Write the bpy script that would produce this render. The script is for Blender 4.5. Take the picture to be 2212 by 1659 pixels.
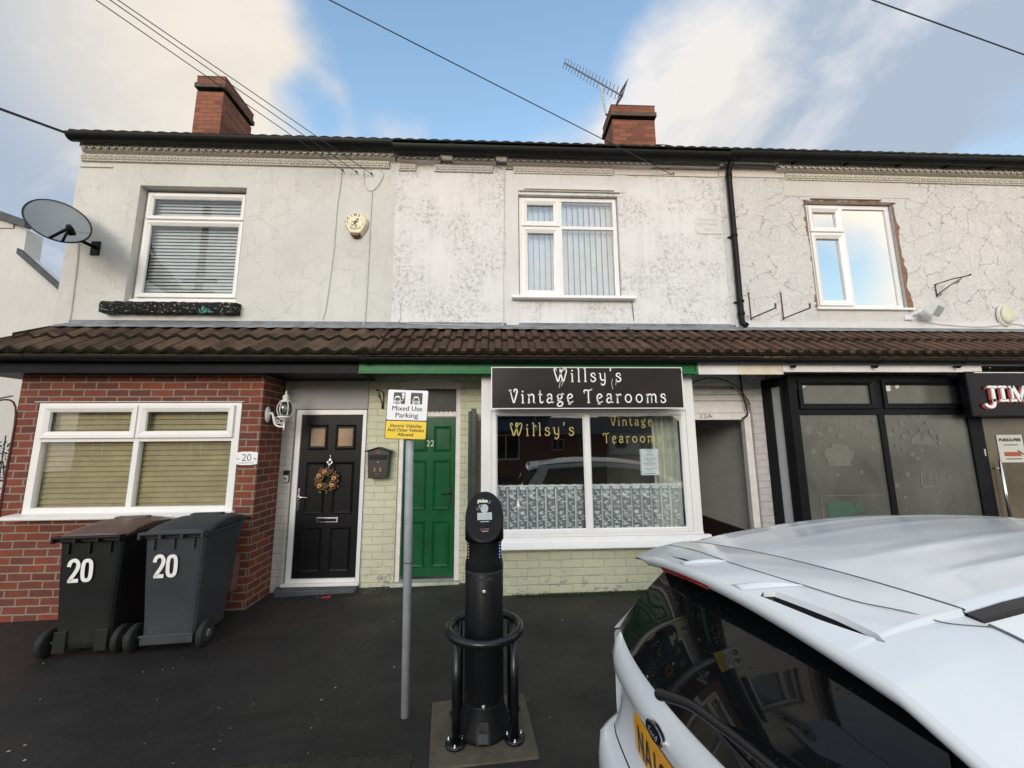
import bpy, bmesh, math, random
from mathutils import Vector, Matrix
random.seed(7)
R = math.radians
D = bpy.data
SC = bpy.context.scene
COL = SC.collection
for o in list(D.objects): D.objects.remove(o)

# ------------------------------------------------------------------ camera
FPX, CX, CY = 850.0, 1106.0, 829.5          # focal length and centre in a 2212 px wide frame
TILT, YAW, ROLL = R(8.5), R(2.6), R(-0.4)
CAM = Vector((0, 0, 1.57))
fw = Vector((math.sin(YAW)*math.cos(TILT), math.cos(YAW)*math.cos(TILT), math.sin(TILT)))
_r = Vector((math.cos(YAW), -math.sin(YAW), 0)); _u = _r.cross(fw)
rt = math.cos(ROLL)*_r + math.sin(ROLL)*_u
up = -math.sin(ROLL)*_r + math.cos(ROLL)*_u
cd = D.cameras.new('camera'); cam = D.objects.new('camera', cd); COL.objects.link(cam)
cd.sensor_width = 36; cd.lens = FPX/2212*36; cd.clip_start = 0.02; cd.clip_end = 2000
cam.matrix_world = Matrix(((rt.x, up.x, -fw.x, CAM.x), (rt.y, up.y, -fw.y, CAM.y), (rt.z, up.z, -fw.z, CAM.z), (0, 0, 0, 1)))
SC.camera = cam
def ray(px, py): return rt*((px-CX)/FPX) - up*((py-CY)/FPX) + fw
def at(px, py, Y):                            # survey: the point of a vertical plane at depth Y
    d = ray(px, py); return CAM + d*(Y/d.y)

# ------------------------------------------------------------------ world
SUN_EL, SUN_ROT = R(15), R(195)
wd = D.worlds.new("World"); SC.world = wd; wd.use_nodes = True
N = wd.node_tree.nodes; L = wd.node_tree.links; N.clear()
def wn(t, **k):
    n = N.new(t)
    for a, b in k.items(): setattr(n, a, b)
    return n
def wmath(op, a, b=None, clamp=False):
    n = wn('ShaderNodeMath', operation=op, use_clamp=clamp)
    for i, v in enumerate((a, b)):
        if v is None: continue
        if isinstance(v, (int, float)): n.inputs[i].default_value = v
        else: L.new(v, n.inputs[i])
    return n.outputs[0]
tc = wn('ShaderNodeTexCoord'); GEN = tc.outputs['Generated']
sky = wn('ShaderNodeTexSky', sky_type='NISHITA'); sky.sun_disc = False
sky.sun_elevation = SUN_EL; sky.sun_rotation = SUN_ROT; sky.air_density = 1.3; sky.dust_density = 0.6
bg_sky = wn('ShaderNodeBackground'); bg_sky.inputs[1].default_value = 0.15
hs = wn('ShaderNodeHueSaturation'); hs.inputs['Saturation'].default_value = 1.08; hs.inputs['Value'].default_value = 2.3
L.new(sky.outputs[0], hs.inputs['Color']); L.new(hs.outputs[0], bg_sky.inputs[0])
def wnoise(scale, detail, rough, dist=0.0, sq=(1, 1, 1.35), off=0):
    mp = wn('ShaderNodeMapping'); mp.inputs['Scale'].default_value = sq; mp.inputs['Location'].default_value = (off, off*.7, 0)
    L.new(GEN, mp.inputs[0])
    n = wn('ShaderNodeTexNoise'); n.inputs['Scale'].default_value = scale; n.inputs['Detail'].default_value = detail
    n.inputs['Roughness'].default_value = rough; n.inputs['Distortion'].default_value = dist
    L.new(mp.outputs[0], n.inputs['Vector']); return n.outputs['Fac']
def blob(px, py, rad, w=1.0):                 # a patch of sky round one direction, rad in degrees
    d = ray(px, py).normalized()
    dp = wn('ShaderNodeVectorMath', operation='DOT_PRODUCT'); L.new(GEN, dp.inputs[0]); dp.inputs[1].default_value = d
    mr = wn('ShaderNodeMapRange', interpolation_type='SMOOTHSTEP')
    mr.inputs['From Min'].default_value = math.cos(R(rad)); mr.inputs['From Max'].default_value = math.cos(R(rad*.15))
    mr.inputs['To Min'].default_value = 0; mr.inputs['To Max'].default_value = w
    L.new(dp.outputs['Value'], mr.inputs['Value']); return mr.outputs[0]
def add(*v):
    s = v[0]
    for q in v[1:]: s = wmath('ADD', s, q)
    return s
n1 = wnoise(2.1, 9, .58, .5); n2 = wnoise(5.5, 9, .66, .4, off=3)
cover = add(wmath('MULTIPLY', n1, 1.1), wmath('MULTIPLY', n2, .55), -.03)
def wblob(d, rad, w):
    dp = wn('ShaderNodeVectorMath', operation='DOT_PRODUCT'); L.new(GEN, dp.inputs[0]); dp.inputs[1].default_value = Vector(d).normalized()
    q = wn('ShaderNodeMapRange', interpolation_type='SMOOTHSTEP'); q.inputs['From Min'].default_value = math.cos(R(rad)); q.inputs['From Max'].default_value = 1; q.inputs['To Max'].default_value = w
    L.new(dp.outputs['Value'], q.inputs['Value']); return q.outputs[0]
hole = add(blob(960, 50, 19, .50), blob(780, 150, 12, .28), blob(645, 250, 5.5, .60), blob(1150, 110, 14, .42), blob(1340, 40, 10, .28), blob(2080, 330, 9, .2), blob(1010, 270, 9, .12), blob(40, 420, 14, .10))
hole = add(hole, wblob((.62, -.72, .30), 9, .5), wblob((.05, -.8, .6), 16, .45))
fill = add(blob(2150, 60, 13, .18), blob(400, 180, 20, .42), blob(1480, 230, 14, .36), blob(1750, 250, 17, .24), blob(880, 255, 5.5, .40), blob(60, 560, 18, .3), blob(60, 80, 16, .22), blob(1120, 290, 8, .2), blob(1980, 300, 3.5, .35))
cover = add(cover, wmath('MULTIPLY', hole, -1.0), fill)
mr = wn('ShaderNodeMapRange', interpolation_type='SMOOTHSTEP')
mr.inputs['From Min'].default_value = .34; mr.inputs['From Max'].default_value = .95; L.new(cover, mr.inputs['Value'])
cmask = mr.outputs[0]
# cloud colour: grey blue undersides, white crests, cream near the low sun's glow
cr = wn('ShaderNodeValToRGB'); e = cr.color_ramp.elements
e[0].position = .38; e[0].color = (.44, .53, .66, 1); e[1].position = .70; e[1].color = (.88, .87, .88, 1)
n3 = wnoise(3.4, 9, .62, .6, off=8); tone = add(wmath('MULTIPLY', n3, 1.25), -.10, blob(480, 230, 15, .26), blob(1480, 230, 12, .2), blob(1880, 130, 22, -.10), blob(30, 400, 24, -.26), blob(200, 30, 12, -.05), blob(2150, 420, 18, -.12))
L.new(tone, cr.inputs[0])
warm = add(blob(480, 170, 19, .75), blob(1530, 220, 9, .3), wblob((.55, -.75, .4), 45, 1.0)); warm = wmath('MINIMUM', warm, 1.0)
mx = wn('ShaderNodeMix', data_type='RGBA'); L.new(warm, mx.inputs[0]); L.new(cr.outputs[0], mx.inputs[6]); mx.inputs[7].default_value = (.93, .835, .70, 1)
# the half of the sky behind the viewer holds the low sun behind cloud and is brighter
sep = wn('ShaderNodeSeparateXYZ'); L.new(GEN, sep.inputs[0])
mb = wn('ShaderNodeMapRange', interpolation_type='SMOOTHSTEP'); L.new(sep.outputs[1], mb.inputs['Value'])
mb.inputs['From Min'].default_value = .25; mb.inputs['From Max'].default_value = -.6
mb.inputs['To Min'].default_value = 1.0; mb.inputs['To Max'].default_value = 1.6
bg_cl = wn('ShaderNodeBackground'); L.new(mx.outputs[2], bg_cl.inputs[0]); L.new(mb.outputs[0], bg_cl.inputs[1])
ms = wn('ShaderNodeMixShader'); L.new(cmask, ms.inputs[0]); L.new(bg_sky.outputs[0], ms.inputs[1]); L.new(bg_cl.outputs[0], ms.inputs[2])
wo = wn('ShaderNodeOutputWorld'); L.new(ms.outputs[0], wo.inputs[0])
# ------------------------------------------------------------------ sun behind cloud
sl = D.lights.new('sun', 'SUN'); sl.energy = 1.45; sl.angle = R(24); sl.color = (1, .955, .895)
so = D.objects.new('sun', sl); COL.objects.link(so)
_az = SUN_ROT
_sd = Vector((-.25, -.93, .27)).normalized()
so.rotation_euler = _sd.to_track_quat('Z', 'Y').to_euler()
SC.view_settings.view_transform = 'Standard'; SC.view_settings.look = 'None'
SC.view_settings.exposure = 0.0; SC.view_settings.gamma = 1
SC.cycles.max_bounces = 7; SC.cycles.transparent_max_bounces = 12; SC.cycles.use_denoising = True

# ------------------------------------------------------------------ materials
class NT:
    def __init__(s, name):
        s.m = D.materials.new(name); s.m.use_nodes = True; s.n = s.m.node_tree.nodes; s.l = s.m.node_tree.links
        s.b = s.n['Principled BSDF']; s.out = s.n['Material Output']
    def node(s, t, ins=None, **k):
        n = s.n.new(t)
        for a, b in k.items(): setattr(n, a, b)
        for a, b in (ins or {}).items(): s.put(n.inputs[a], b)
        return n
    def put(s, sock, v):
        if isinstance(v, bpy.types.NodeSocket): s.l.new(v, sock)
        elif isinstance(v, tuple) and len(v) == 3 and sock.type == 'RGBA': sock.default_value = (*v, 1)
        else: sock.default_value = v
    def set(s, **k):
        for a, b in k.items(): s.put(s.b.inputs[a.replace('_', ' ')], b)
    def obj(s): return s.node('ShaderNodeNewGeometry').outputs['Position']
    def uv(s): return s.node('ShaderNodeUVMap', uv_map='UVMap').outputs[0]
    def scaled(s, v, sc):
        return s.node('ShaderNodeMapping', {0: v, 'Scale': sc}).outputs[0]
    def noise(s, v, scale, detail=4, rough=.55, dist=0.0):
        return s.node('ShaderNodeTexNoise', {'Vector': v, 'Scale': scale, 'Detail': detail, 'Roughness': rough, 'Distortion': dist}).outputs['Fac']
    def ramp(s, fac, *st):
        r = s.node('ShaderNodeValToRGB', {0: fac}); el = r.color_ramp.elements
        while len(el) < len(st): el.new(.5)
        for q, (p, c) in zip(el, st):
            q.position = p; q.color = (*c, 1) if isinstance(c, tuple) else (c, c, c, 1)
        return r.outputs[0]
    def mix(s, f, a, b, mode='MIX'):
        n = s.node('ShaderNodeMix', data_type='RGBA', blend_type=mode)
        s.put(n.inputs[0], f); s.put(n.inputs[6], a); s.put(n.inputs[7], b); return n.outputs[2]
    def math(s, op, a, b=0.0, clamp=False):
        n = s.node('ShaderNodeMath', operation=op, use_clamp=clamp); s.put(n.inputs[0], a); s.put(n.inputs[1], b); return n.outputs[0]
    def bump(s, h, strength=.3, dist=.01, prev=None):
        n = s.node('ShaderNodeBump', {'Height': h, 'Strength': strength, 'Distance': dist})
        if prev: s.l.new(prev, n.inputs['Normal'])
        s.l.new(n.outputs[0], s.b.inputs['Normal']); return n.outputs[0]
MATS = {}
def simple(name, col, rough=.5, metal=0.0, var=.12, vs=6.0, bump=0.0, bs=60, coat=0.0, spec=.5, bd=.004):
    t = NT(name); p = t.obj()
    n = t.noise(p, vs, 5, .6)
    lo = tuple(c*(1-var) for c in col); hi = tuple(min(1, c*(1+var)) for c in col)
    t.set(Base_Color=t.ramp(n, (.3, lo), (.7, hi)), Roughness=rough, Metallic=metal, Coat_Weight=coat, Specular_IOR_Level=spec)
    if bump: t.bump(t.noise(p, bs, 3), bump, bd)
    MATS[name] = t.m; return t.m
M = lambda n: MATS[n]
simple('white_upvc', (.80, .79, .775), .28, var=.035, vs=3, bump=.03, bs=8)
simple('aged_white_paint', (.80, .75, .71), .5, var=.10, vs=9, bump=.15, bs=40)
simple('white_fascia', (.76, .72, .70), .45, var=.08, vs=4)
simple('cream_fascia', (.72, .63, .50), .5, var=.14, vs=5, bump=.1)
simple('black_upvc', (.0095, .010, .012), .45, var=.2, spec=.11)
simple('black_gutter', (.009, .010, .010), .45, var=.3, vs=12, bump=.08, bs=25, spec=.16)
simple('green_paint', (.010, .15, .04), .35, var=.25, vs=7, bump=.12, bs=20, spec=.2)
simple('green_door_paint', (.006, .088, .026), .25, var=.2, vs=5, bump=.08, bs=18, spec=.35)
simple('dark_green_paint', (.018, .035, .025), .45, var=.3, bump=.1)
simple('black_door_skin', (.005, .0055, .007), .4, var=.2, bump=.12, bs=90, spec=.2)
simple('sign_panel', (.016, .012, .012), .26, var=.25, vs=3, spec=.22)
simple('white_letter', (.86, .86, .84), .4, var=.03)
simple('gold_letter', (.50, .40, .12), .4, var=.1)
simple('yellow_sign', (.85, .58, .01), .35, var=.04)
simple('white_sign', (.80, .81, .84), .35, var=.03)
simple('black_letter', (.012, .012, .012), .4, var=.1)
simple('galvanised', (.44, .48, .50), .5, .15, var=.12, vs=14, bump=.05, bs=80)
simple('chrome', (.75, .75, .76), .15, 1.0, var=.05)
simple('rubber', (.013, .013, .013), .75, var=.3, vs=20, bump=.3, bs=80)
simple('lid_brown', (.11, .060, .050), .36, var=.2, vs=7, bump=.08)
simple('guard_black', (.006, .007, .009), .28, var=.2, vs=9, bump=.06)
simple('rust', (.16, .06, .03), .8, var=.4, vs=30, bump=.3)
simple('iron_rust', (.10, .055, .045), .75, var=.4, vs=30, bump=.3)
simple('lead', (.19, .20, .215), .6, .05, var=.35, vs=7, bump=.3, bs=9, bd=.01)
simple('white_metal', (.75, .76, .74), .35, var=.08)
simple('wire_black', (.02, .02, .022), .6)
simple('wire_white', (.55, .55, .52), .6)
simple('alarm_cream', (.72, .66, .45), .45, var=.15, vs=12)
simple('dark_red', (.10, .012, .015), .4)
simple('lamp_cream', (.62, .62, .44), .5)
simple('pine_cone', (.12, .055, .025), .7, var=.4, vs=60)
simple('dry_rose', (.62, .30, .12), .7, var=.25, vs=50)
simple('dry_leaf', (.20, .15, .06), .8, var=.4, vs=50)
simple('string', (.55, .45, .3), .9)
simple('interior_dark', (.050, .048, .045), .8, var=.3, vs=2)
simple('interior_cream', (.52, .50, .38), .8, var=.1)
simple('timber_pole', (.10, .07, .05), .85, var=.3, vs=9, bump=.3)
simple('blue_fascia', (.10, .17, .26), .4)
simple('slate', (.07, .075, .085), .6, var=.3, vs=5, bump=.2)
simple('foliage', (.035, .06, .02), .7, var=.5, vs=20)
simple('paper', (.72, .76, .80), .6, var=.04)
simple('paper_ink', (.30, .33, .36), .7)
simple('paper_red', (.40, .09, .05), .6)
simple('red_letter', (.45, .06, .06), .4)
simple('screen_grey', (.42, .45, .43), .3, var=.06)
simple('litter_pale', (.45, .42, .38), .8, var=.3, vs=40)
simple('litter_red', (.45, .02, .04), .5)
simple('car_black_trim', (.014, .013, .014), .4, var=.2, bump=.1)
simple('tail_red', (.35, .012, .015), .15, coat=.6)
simple('badge_blue', (.006, .008, .018), .2, coat=.6)
simple('blue_tape', (.05, .25, .25), .6)
def emis(name, col, st):
    t = NT(name); t.set(Base_Color=(.02, .02, .02), Emission_Color=col, Emission_Strength=st); MATS[name] = t.m
emis('led_blue', (.25, .35, 1.0), 1.6); emis('led_red', (1.0, .42, .34), .75); emis('warm_bulb', (1.0, .35, .08), 1.3)
# plate
t = NT('plate_yellow'); t.set(Base_Color=(.80, .36, .008), Roughness=.3); MATS['plate_yellow'] = t.m
t = NT('kerb_top'); p = t.obj(); n = t.noise(p, 7, 6, .7); n2 = t.noise(p, 45, 5, .8)
t.set(Base_Color=t.mix(t.math('MULTIPLY', t.ramp(n2, (.5, 0.0), (.65, 1.0)), .5), t.ramp(n, (.3, (.017, .016, .014)), (.7, (.034, .031, .026))), (.060, .056, .045)), Roughness=.7, Specular_IOR_Level=.3); t.bump(n2, .6, .006); MATS['kerb_top'] = t.m
# car paint with beads of water
t = NT('car_white'); p = t.obj()
vor = t.node('ShaderNodeTexVoronoi', {'Vector': p, 'Scale': 260.0}, feature='F1').outputs['Distance']
drops = t.ramp(vor, (.0, 1.0), (.28, 0.0)); msk = t.ramp(t.noise(p, 30, 3), (.47, 0.0), (.6, 1.0))
t.set(Base_Color=t.ramp(t.noise(p, 2.5, 5), (.3, (.70, .73, .75)), (.7, (.77, .795, .81))), Roughness=.25, Coat_Weight=.6, Coat_Roughness=.08)
t.bump(t.math('MULTIPLY', drops, msk), .22, .001); MATS['car_white'] = t.m
t = NT('car_glass'); p = t.obj()
vor = t.node('ShaderNodeTexVoronoi', {'Vector': p, 'Scale': 95.0}, feature='F1').outputs['Distance']
drops = t.ramp(vor, (.10, 1.0), (.24, 0.0)); msk = t.ramp(t.noise(p, 11, 3), (.5, 0.0), (.62, 1.0))
t.set(Base_Color=(.006, .007, .008), Roughness=.035, Specular_IOR_Level=.36)
t.bump(t.math('MULTIPLY', drops, msk), .5, .0016); MATS['car_glass'] = t.m

def scuffed(name, base, hi, rough=.5, spec=.3):
    t = NT(name); p = t.obj(); c = t.ramp(t.noise(p, 4, 6, .65), (.3, tuple(x*.75 for x in base)), (.7, tuple(x*1.2 for x in base)))
    a = t.ramp(t.noise(t.scaled(p, (1, 1, 5)), 22, 7, .8), (.60, 0.0), (.66, 1.0)); b = t.ramp(t.noise(t.scaled(p, (9, 9, 1)), 9, 6, .8), (.62, 0.0), (.70, 1.0))
    z = t.node('ShaderNodeSeparateXYZ', {0: p}).outputs[2]; lo = t.math('SUBTRACT', 1.0, t.math('MULTIPLY', z, 2.6, True), True)
    f = t.math('ADD', t.math('MULTIPLY', t.math('MAXIMUM', a, b), .30), t.math('MULTIPLY', lo, t.math('MULTIPLY', t.noise(p, 14, 5, .7), .5)), True)
    t.set(Base_Color=t.mix(f, c, hi), Roughness=rough, Specular_IOR_Level=spec); t.bump(t.noise(p, 110, 4), .2, .003); MATS[name] = t.m
scuffed('bin_black', (.0085, .0105, .011), (.045, .045, .042), .5, .25); scuffed('bin_grey', (.036, .040, .048), (.10, .10, .10), .5, .3); scuffed('charger_black', (.0062, .0068, .008), (.020, .021, .022), .42, .24)
def render_mat(name, base, mould=0.0, crack=0.0, grain=.25, gs=38, stipple=0.0, mcol=(.30, .30, .27), stain=.1):
    t = NT(name); p = t.obj(); n = t.noise(p, 1.3, 6, .6)
    c = t.ramp(n, (.3, tuple(x*(1-stain) for x in base)), (.7, base))
    h = t.noise(p, gs, 5, .65); nm = t.bump(h, grain, .012)
    nm = t.bump(t.noise(p, 3.2, 4, .5), .32, .05, nm)
    # vertical streaks of grime
    sp = t.scaled(p, (7, 7, .5)); st = t.ramp(t.noise(sp, 2.2, 5, .6), (.48, 0.0), (.75, 1.0))
    c = t.mix(t.math('MULTIPLY', st, .22), c, (.42, .41, .37))
    if mould:
        a = t.ramp(t.noise(p, 2.0, 6, .66), (.42, 0.0), (.58, 1.0))
        b = t.ramp(t.noise(p, 19, 9, .86), (.49, 0.0), (.585, 1.0))
        b2 = t.ramp(t.noise(t.scaled(p, (1, 1, 2.2)), 55, 5, .7), (.52, 0.0), (.64, 1.0))
        f = t.math('MULTIPLY', a, t.math('MAXIMUM', b, t.math('MULTIPLY', b2, .6)))
        c = t.mix(t.math('MULTIPLY', f, mould), c, mcol)
    if stipple:
        v = t.node('ShaderNodeTexNoise', {'Vector': t.scaled(p, (1, 1, .8)), 'Scale': 34.0, 'Detail': 3.0, 'Roughness': .7, 'Distortion': .2}).outputs['Fac']
        r = t.ramp(v, (.35, 0.0), (.52, 1.0)); nm = t.bump(r, stipple, .018, nm)
        pit = t.ramp(t.noise(p, 42, 3, .6, .5), (.66, 0.0), (.74, 1.0)); c = t.mix(t.math('MULTIPLY', pit, .6), c, (.35, .34, .30))
    if crack:
        w = t.node('ShaderNodeTexNoise', {'Vector': p, 'Scale': 3.5, 'Detail': 5.0, 'Roughness': .65}).outputs['Color']
        wv = t.node('ShaderNodeVectorMath', {0: w, 'Scale': .40}, operation='SCALE').outputs[0]
        pv = t.node('ShaderNodeVectorMath', {0: p, 1: wv}, operation='ADD').outputs[0]
        v = t.node('ShaderNodeTexVoronoi', {'Vector': t.scaled(pv, (1, .2, 1)), 'Scale': 3.5}, feature='DISTANCE_TO_EDGE').outputs['Distance']
        l = t.ramp(v, (.0, 1.0), (.005, .8), (.013, 0.0))
        gate = t.ramp(t.noise(p, 1.9, 4), (.38, 0.0), (.50, 1.0))
        f = t.math('MULTIPLY', l, gate); c = t.mix(t.math('MULTIPLY', f, crack), c, (.22, .21, .195))
        nm = t.bump(t.math('SUBTRACT', 1.0, f), .5, .01, nm)
    t.set(Base_Color=c, Roughness=.85); MATS[name] = t.m
render_mat('render_grey', (.63, .63, .605), grain=.3, crack=.05, stain=.13)
render_mat('render_mouldy', (.735, .725, .73), mould=.85, grain=.4, stain=.06, crack=.0)
render_mat('render_cracked', (.68, .665, .65), mould=.06, stipple=.45, crack=.9, grain=.35)
render_mat('render_smooth', (.62, .60, .565), grain=.12, stain=.08)
render_mat('render_pale', (.69, .68, .675), grain=.2, stain=.08, mould=.15)
render_mat('moulding_paint', (.70, .67, .63), grain=.3, gs=60, mould=.15)
render_mat('moulding_cream', (.66, .645, .585), grain=.3, gs=60, mould=.1)
render_mat('neighbour_render', (.68, .67, .64), grain=.15)
render_mat('soffit_grey', (.42, .42, .42), grain=.1)

def brick_mat(name, c1, c2, mortar, w=.232, h=.0775, mw=.011, painted=False, bump=.7, dirt=.0, bias=0.0, squash=.5):
    t = NT(name); uv = t.uv(); p = t.obj()
    wob = t.node('ShaderNodeTexNoise', {'Vector': p, 'Scale': 9.0, 'Detail': 2.0}).outputs['Color']
    wv = t.node('ShaderNodeVectorMath', {0: t.node('ShaderNodeVectorMath', {0: wob, 1: (.5, .5, .5)}, operation='SUBTRACT').outputs[0], 'Scale': .012 if not painted else .022}, operation='SCALE').outputs[0]
    uv = t.node('ShaderNodeVectorMath', {0: uv, 1: wv}, operation='ADD').outputs[0]
    b = t.node('ShaderNodeTexBrick', {'Vector': uv, 'Color1': c1, 'Color2': c2, 'Mortar': mortar, 'Scale': 1.0, 'Mortar Size': mw, 'Mortar Smooth': .35 if not painted else .8,
                                      'Bias': bias, 'Brick Width': w, 'Row Height': h}, offset=squash)
    col = b.outputs['Color']; fac = b.outputs['Fac']
    n = t.noise(p, 26, 6, .7); col = t.mix(.28 if not painted else .10, col, t.ramp(n, (.3, .22), (.75, .95)), 'MULTIPLY')
    n2 = t.noise(p, 2.0, 5, .6); col = t.mix(.35 if not painted else .18, col, t.ramp(n2, (.35, .45), (.65, 1.0)), 'MULTIPLY')
    if dirt:
        pl = t.ramp(t.noise(t.scaled(p, (1, 1, 1.5)), 10, 6, .7), (.56, 0.0), (.585, 1.0))
        z = t.node('ShaderNodeSeparateXYZ', {0: p}).outputs[2]
        lo = t.math('SUBTRACT', 1.0, t.math('MULTIPLY', t.math('SUBTRACT', z, .05), 4.2, True), True)
        col = t.mix(t.math('MULTIPLY', t.math('MULTIPLY', pl, lo, True), dirt), col, (.33, .31, .29))
    t.set(Base_Color=col, Roughness=.88 if not painted else .6)
    nm = t.bump(t.math('SUBTRACT', 1.0, fac), bump, .012); t.bump(t.noise(p, 60, 5, .7), .35, .006, nm)
    MATS[name] = t.m
brick_mat('red_brick', (.26, .062, .030), (.12, .042, .032), (.33, .255, .205), mw=.0095, bias=-.15)
brick_mat('green_brick', (.66, .665, .475), (.63, .635, .45), (.60, .61, .43), w=.235, h=.083, mw=.007, painted=True, bump=.6, dirt=.9)
brick_mat('white_brick', (.70, .66, .63), (.66, .62, .59), (.60, .57, .54), w=.235, h=.083, mw=.007, painted=True, bump=.6, dirt=.2)
brick_mat('alley_paint', (.84, .81, .77), (.80, .77, .73), (.74, .71, .67), w=.235, h=.083, mw=.006, painted=True, bump=.3)
brick_mat('grey_brick', (.58, .57, .53), (.55, .54, .50), (.48, .47, .44), w=.235, h=.083, mw=.007, painted=True, bump=.5)
brick_mat('chimney_brick', (.36, .115, .062), (.17, .062, .038), (.19, .12, .085), w=.235, h=.083, mw=.010, bump=1.0)
brick_mat('dark_brick', (.06, .022, .016), (.03, .015, .012), (.04, .03, .025))
brick_mat('far_brick', (.28, .08, .05), (.20, .06, .04), (.3, .25, .2))
def tile_mat(name, base):
    t = NT(name); p = t.obj()
    n = t.noise(p, 5, 6, .7); c = t.ramp(n, (.3, tuple(x*.5 for x in base)), (.7, base))
    sp = t.node('ShaderNodeSeparateXYZ', {0: p}); cell = t.node('ShaderNodeCombineXYZ', {0: t.math('FLOOR', t.math('DIVIDE', sp.outputs[0], .254)), 1: t.math('FLOOR', t.math('DIVIDE', t.math('SUBTRACT', sp.outputs[1], 4.49), .32)), 2: 0.0})
    wv = t.node('ShaderNodeTexWhiteNoise', {'Vector': cell.outputs[0]}).outputs['Value']; c = t.mix(.75, c, t.ramp(wv, (0.0, (.55, .55, .55)), (.5, (.85, .82, .8)), (1.0, (1.35, 1.25, 1.15))), 'MULTIPLY')
    m = t.ramp(t.noise(p, 38, 6, .75), (.56, 0.0), (.72, 1.0)); c = t.mix(t.math('MULTIPLY', m, .5), c, (.075, .065, .035))
    s = t.ramp(t.noise(p, 75, 2, .5), (.70, 0.0), (.73, 1.0)); c = t.mix(t.math('MULTIPLY', s, .6), c, (.28, .27, .24))
    t.set(Base_Color=c, Roughness=.85, Specular_IOR_Level=.2); t.bump(t.noise(p, 90, 5, .7), .5, .006); MATS[name] = t.m
tile_mat('tile_brown', (.115, .076, .052)); tile_mat('tile_red_brown', (.120, .070, .050)); simple('tile_edge', (.018, .016, .010), .9, var=.5, vs=30, bump=.4, spec=.1); tile_mat('tile_dark', (.035, .035, .03))  # tile_edge: dark moss tone with painted-in shade, for tile noses and grooves
# asphalt, damp
t = NT('asphalt'); p = t.obj()
n = t.noise(p, .9, 6, .6); c = t.ramp(n, (.3, (.0125, .0115, .011)), (.5, (.020, .0185, .0175)), (.7, (.030, .027, .024)))
g = t.ramp(t.noise(p, 170, 3, .8), (.5, 0.0), (.75, 1.0)); c = t.mix(t.math('MULTIPLY', g, .5), c, (.062, .060, .057))
g3 = t.ramp(t.noise(p, 62, 4, .8), (.46, 0.0), (.70, 1.0)); c = t.mix(t.math('MULTIPLY', g3, .4), c, (.052, .049, .046))
pat = t.ramp(t.noise(t.scaled(p, (1.2, 2.2, 1)), 3.2, 6, .7, .5), (.58, 0.0), (.70, 1.0)); g2 = t.ramp(t.noise(p, 48, 5, .8), (.45, 0.0), (.62, 1.0))
c = t.mix(t.math('MULTIPLY', t.math('MULTIPLY', pat, g2), .6), c, (.062, .055, .036))
red = t.ramp(t.noise(p, 2.6, 5, .7), (.58, 0.0), (.68, 1.0)); c = t.mix(t.math('MULTIPLY', red, .4), c, (.034, .022, .018))
gum = t.node('ShaderNodeTexVoronoi', {'Vector': t.scaled(p, (1, 1, 0)), 'Scale': 3.3, 'Randomness': 1.0}, feature='F1').outputs['Distance']
c = t.mix(t.math('MULTIPLY', t.ramp(gum, (.035, 1.0), (.06, 0.0)), .35), c, (.055, .052, .047))
stn = t.ramp(t.noise(t.scaled(p, (.6, 1.6, 1)), 1.4, 7, .7, .8), (.50, 0.0), (.62, 1.0)); c = t.mix(t.math('MULTIPLY', stn, .45), c, (.012, .0105, .0095))
wet = t.ramp(t.noise(p, 1.6, 4), (.35, .40), (.7, .72)); t.set(Base_Color=c, Roughness=wet, Specular_IOR_Level=.30)
nm = t.bump(t.noise(p, 190, 3, .8), .7, .006); t.bump(t.noise(p, 14, 5, .6), .35, .012, nm); MATS['asphalt'] = t.m
t = NT('concrete_slab'); p = t.obj()
c = t.ramp(t.noise(p, 6, 6, .7), (.3, (.055, .046, .030)), (.7, (.125, .105, .072))); g = t.ramp(t.noise(p, 120, 4, .8), (.5, 0.0), (.7, 1.0))
t.set(Base_Color=t.mix(t.math('MULTIPLY', g, .4), c, (.17, .15, .11)), Roughness=.75); t.bump(t.noise(p, 90, 5, .7), .7, .008); MATS['concrete_slab'] = t.m
# flaking black sill
t = NT('flaking_sill'); p = t.obj()
f = t.ramp(t.noise(t.scaled(p, (1, 1, 1.6)), 26, 6, .75), (.575, 0.0), (.61, 1.0)); f2 = t.ramp(t.noise(p, 3.6, 2), (.635, 0.0), (.67, 1.0))
c = t.mix(f, (.008, .009, .010), (.36, .34, .27)); c = t.mix(t.math('MULTIPLY', t.ramp(t.noise(p, 26, 5), (.5, 0.0), (.55, 1.0)), f2), c, (.06, .30, .26))
t.set(Base_Color=c, Roughness=.65, Specular_IOR_Level=.15); t.bump(t.noise(p, 30, 6, .7), .8, .02); MATS['flaking_sill'] = t.m
# glass: reflects by Fresnel, else see-through, tint
def glass(name, tint, ior=1.5, rough=.0, boost=1.0, wave=.0):
    t = NT(name); t.n.remove(t.b)
    fr = t.node('ShaderNodeFresnel', {'IOR': ior}).outputs[0]
    tr = t.node('ShaderNodeBsdfTransparent', {'Color': tint}); gl = t.node('ShaderNodeBsdfGlossy', {'Color': (1, 1, 1), 'Roughness': rough})
    if wave:
        b = t.node('ShaderNodeBump', {'Height': t.noise(t.obj(), 2.2, 2), 'Strength': wave, 'Distance': .01}); t.l.new(b.outputs[0], gl.inputs['Normal'])
    f = t.math('MULTIPLY', fr, boost, True)
    f = t.math('MULTIPLY', f, t.math('SUBTRACT', 1.0, t.node('ShaderNodeNewGeometry').outputs['Backfacing']))
    m = t.node('ShaderNodeMixShader', {0: f}); t.l.new(tr.outputs[0], m.inputs[1]); t.l.new(gl.outputs[0], m.inputs[2]); t.l.new(m.outputs[0], t.out.inputs[0])
    MATS[name] = t.m
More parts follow.
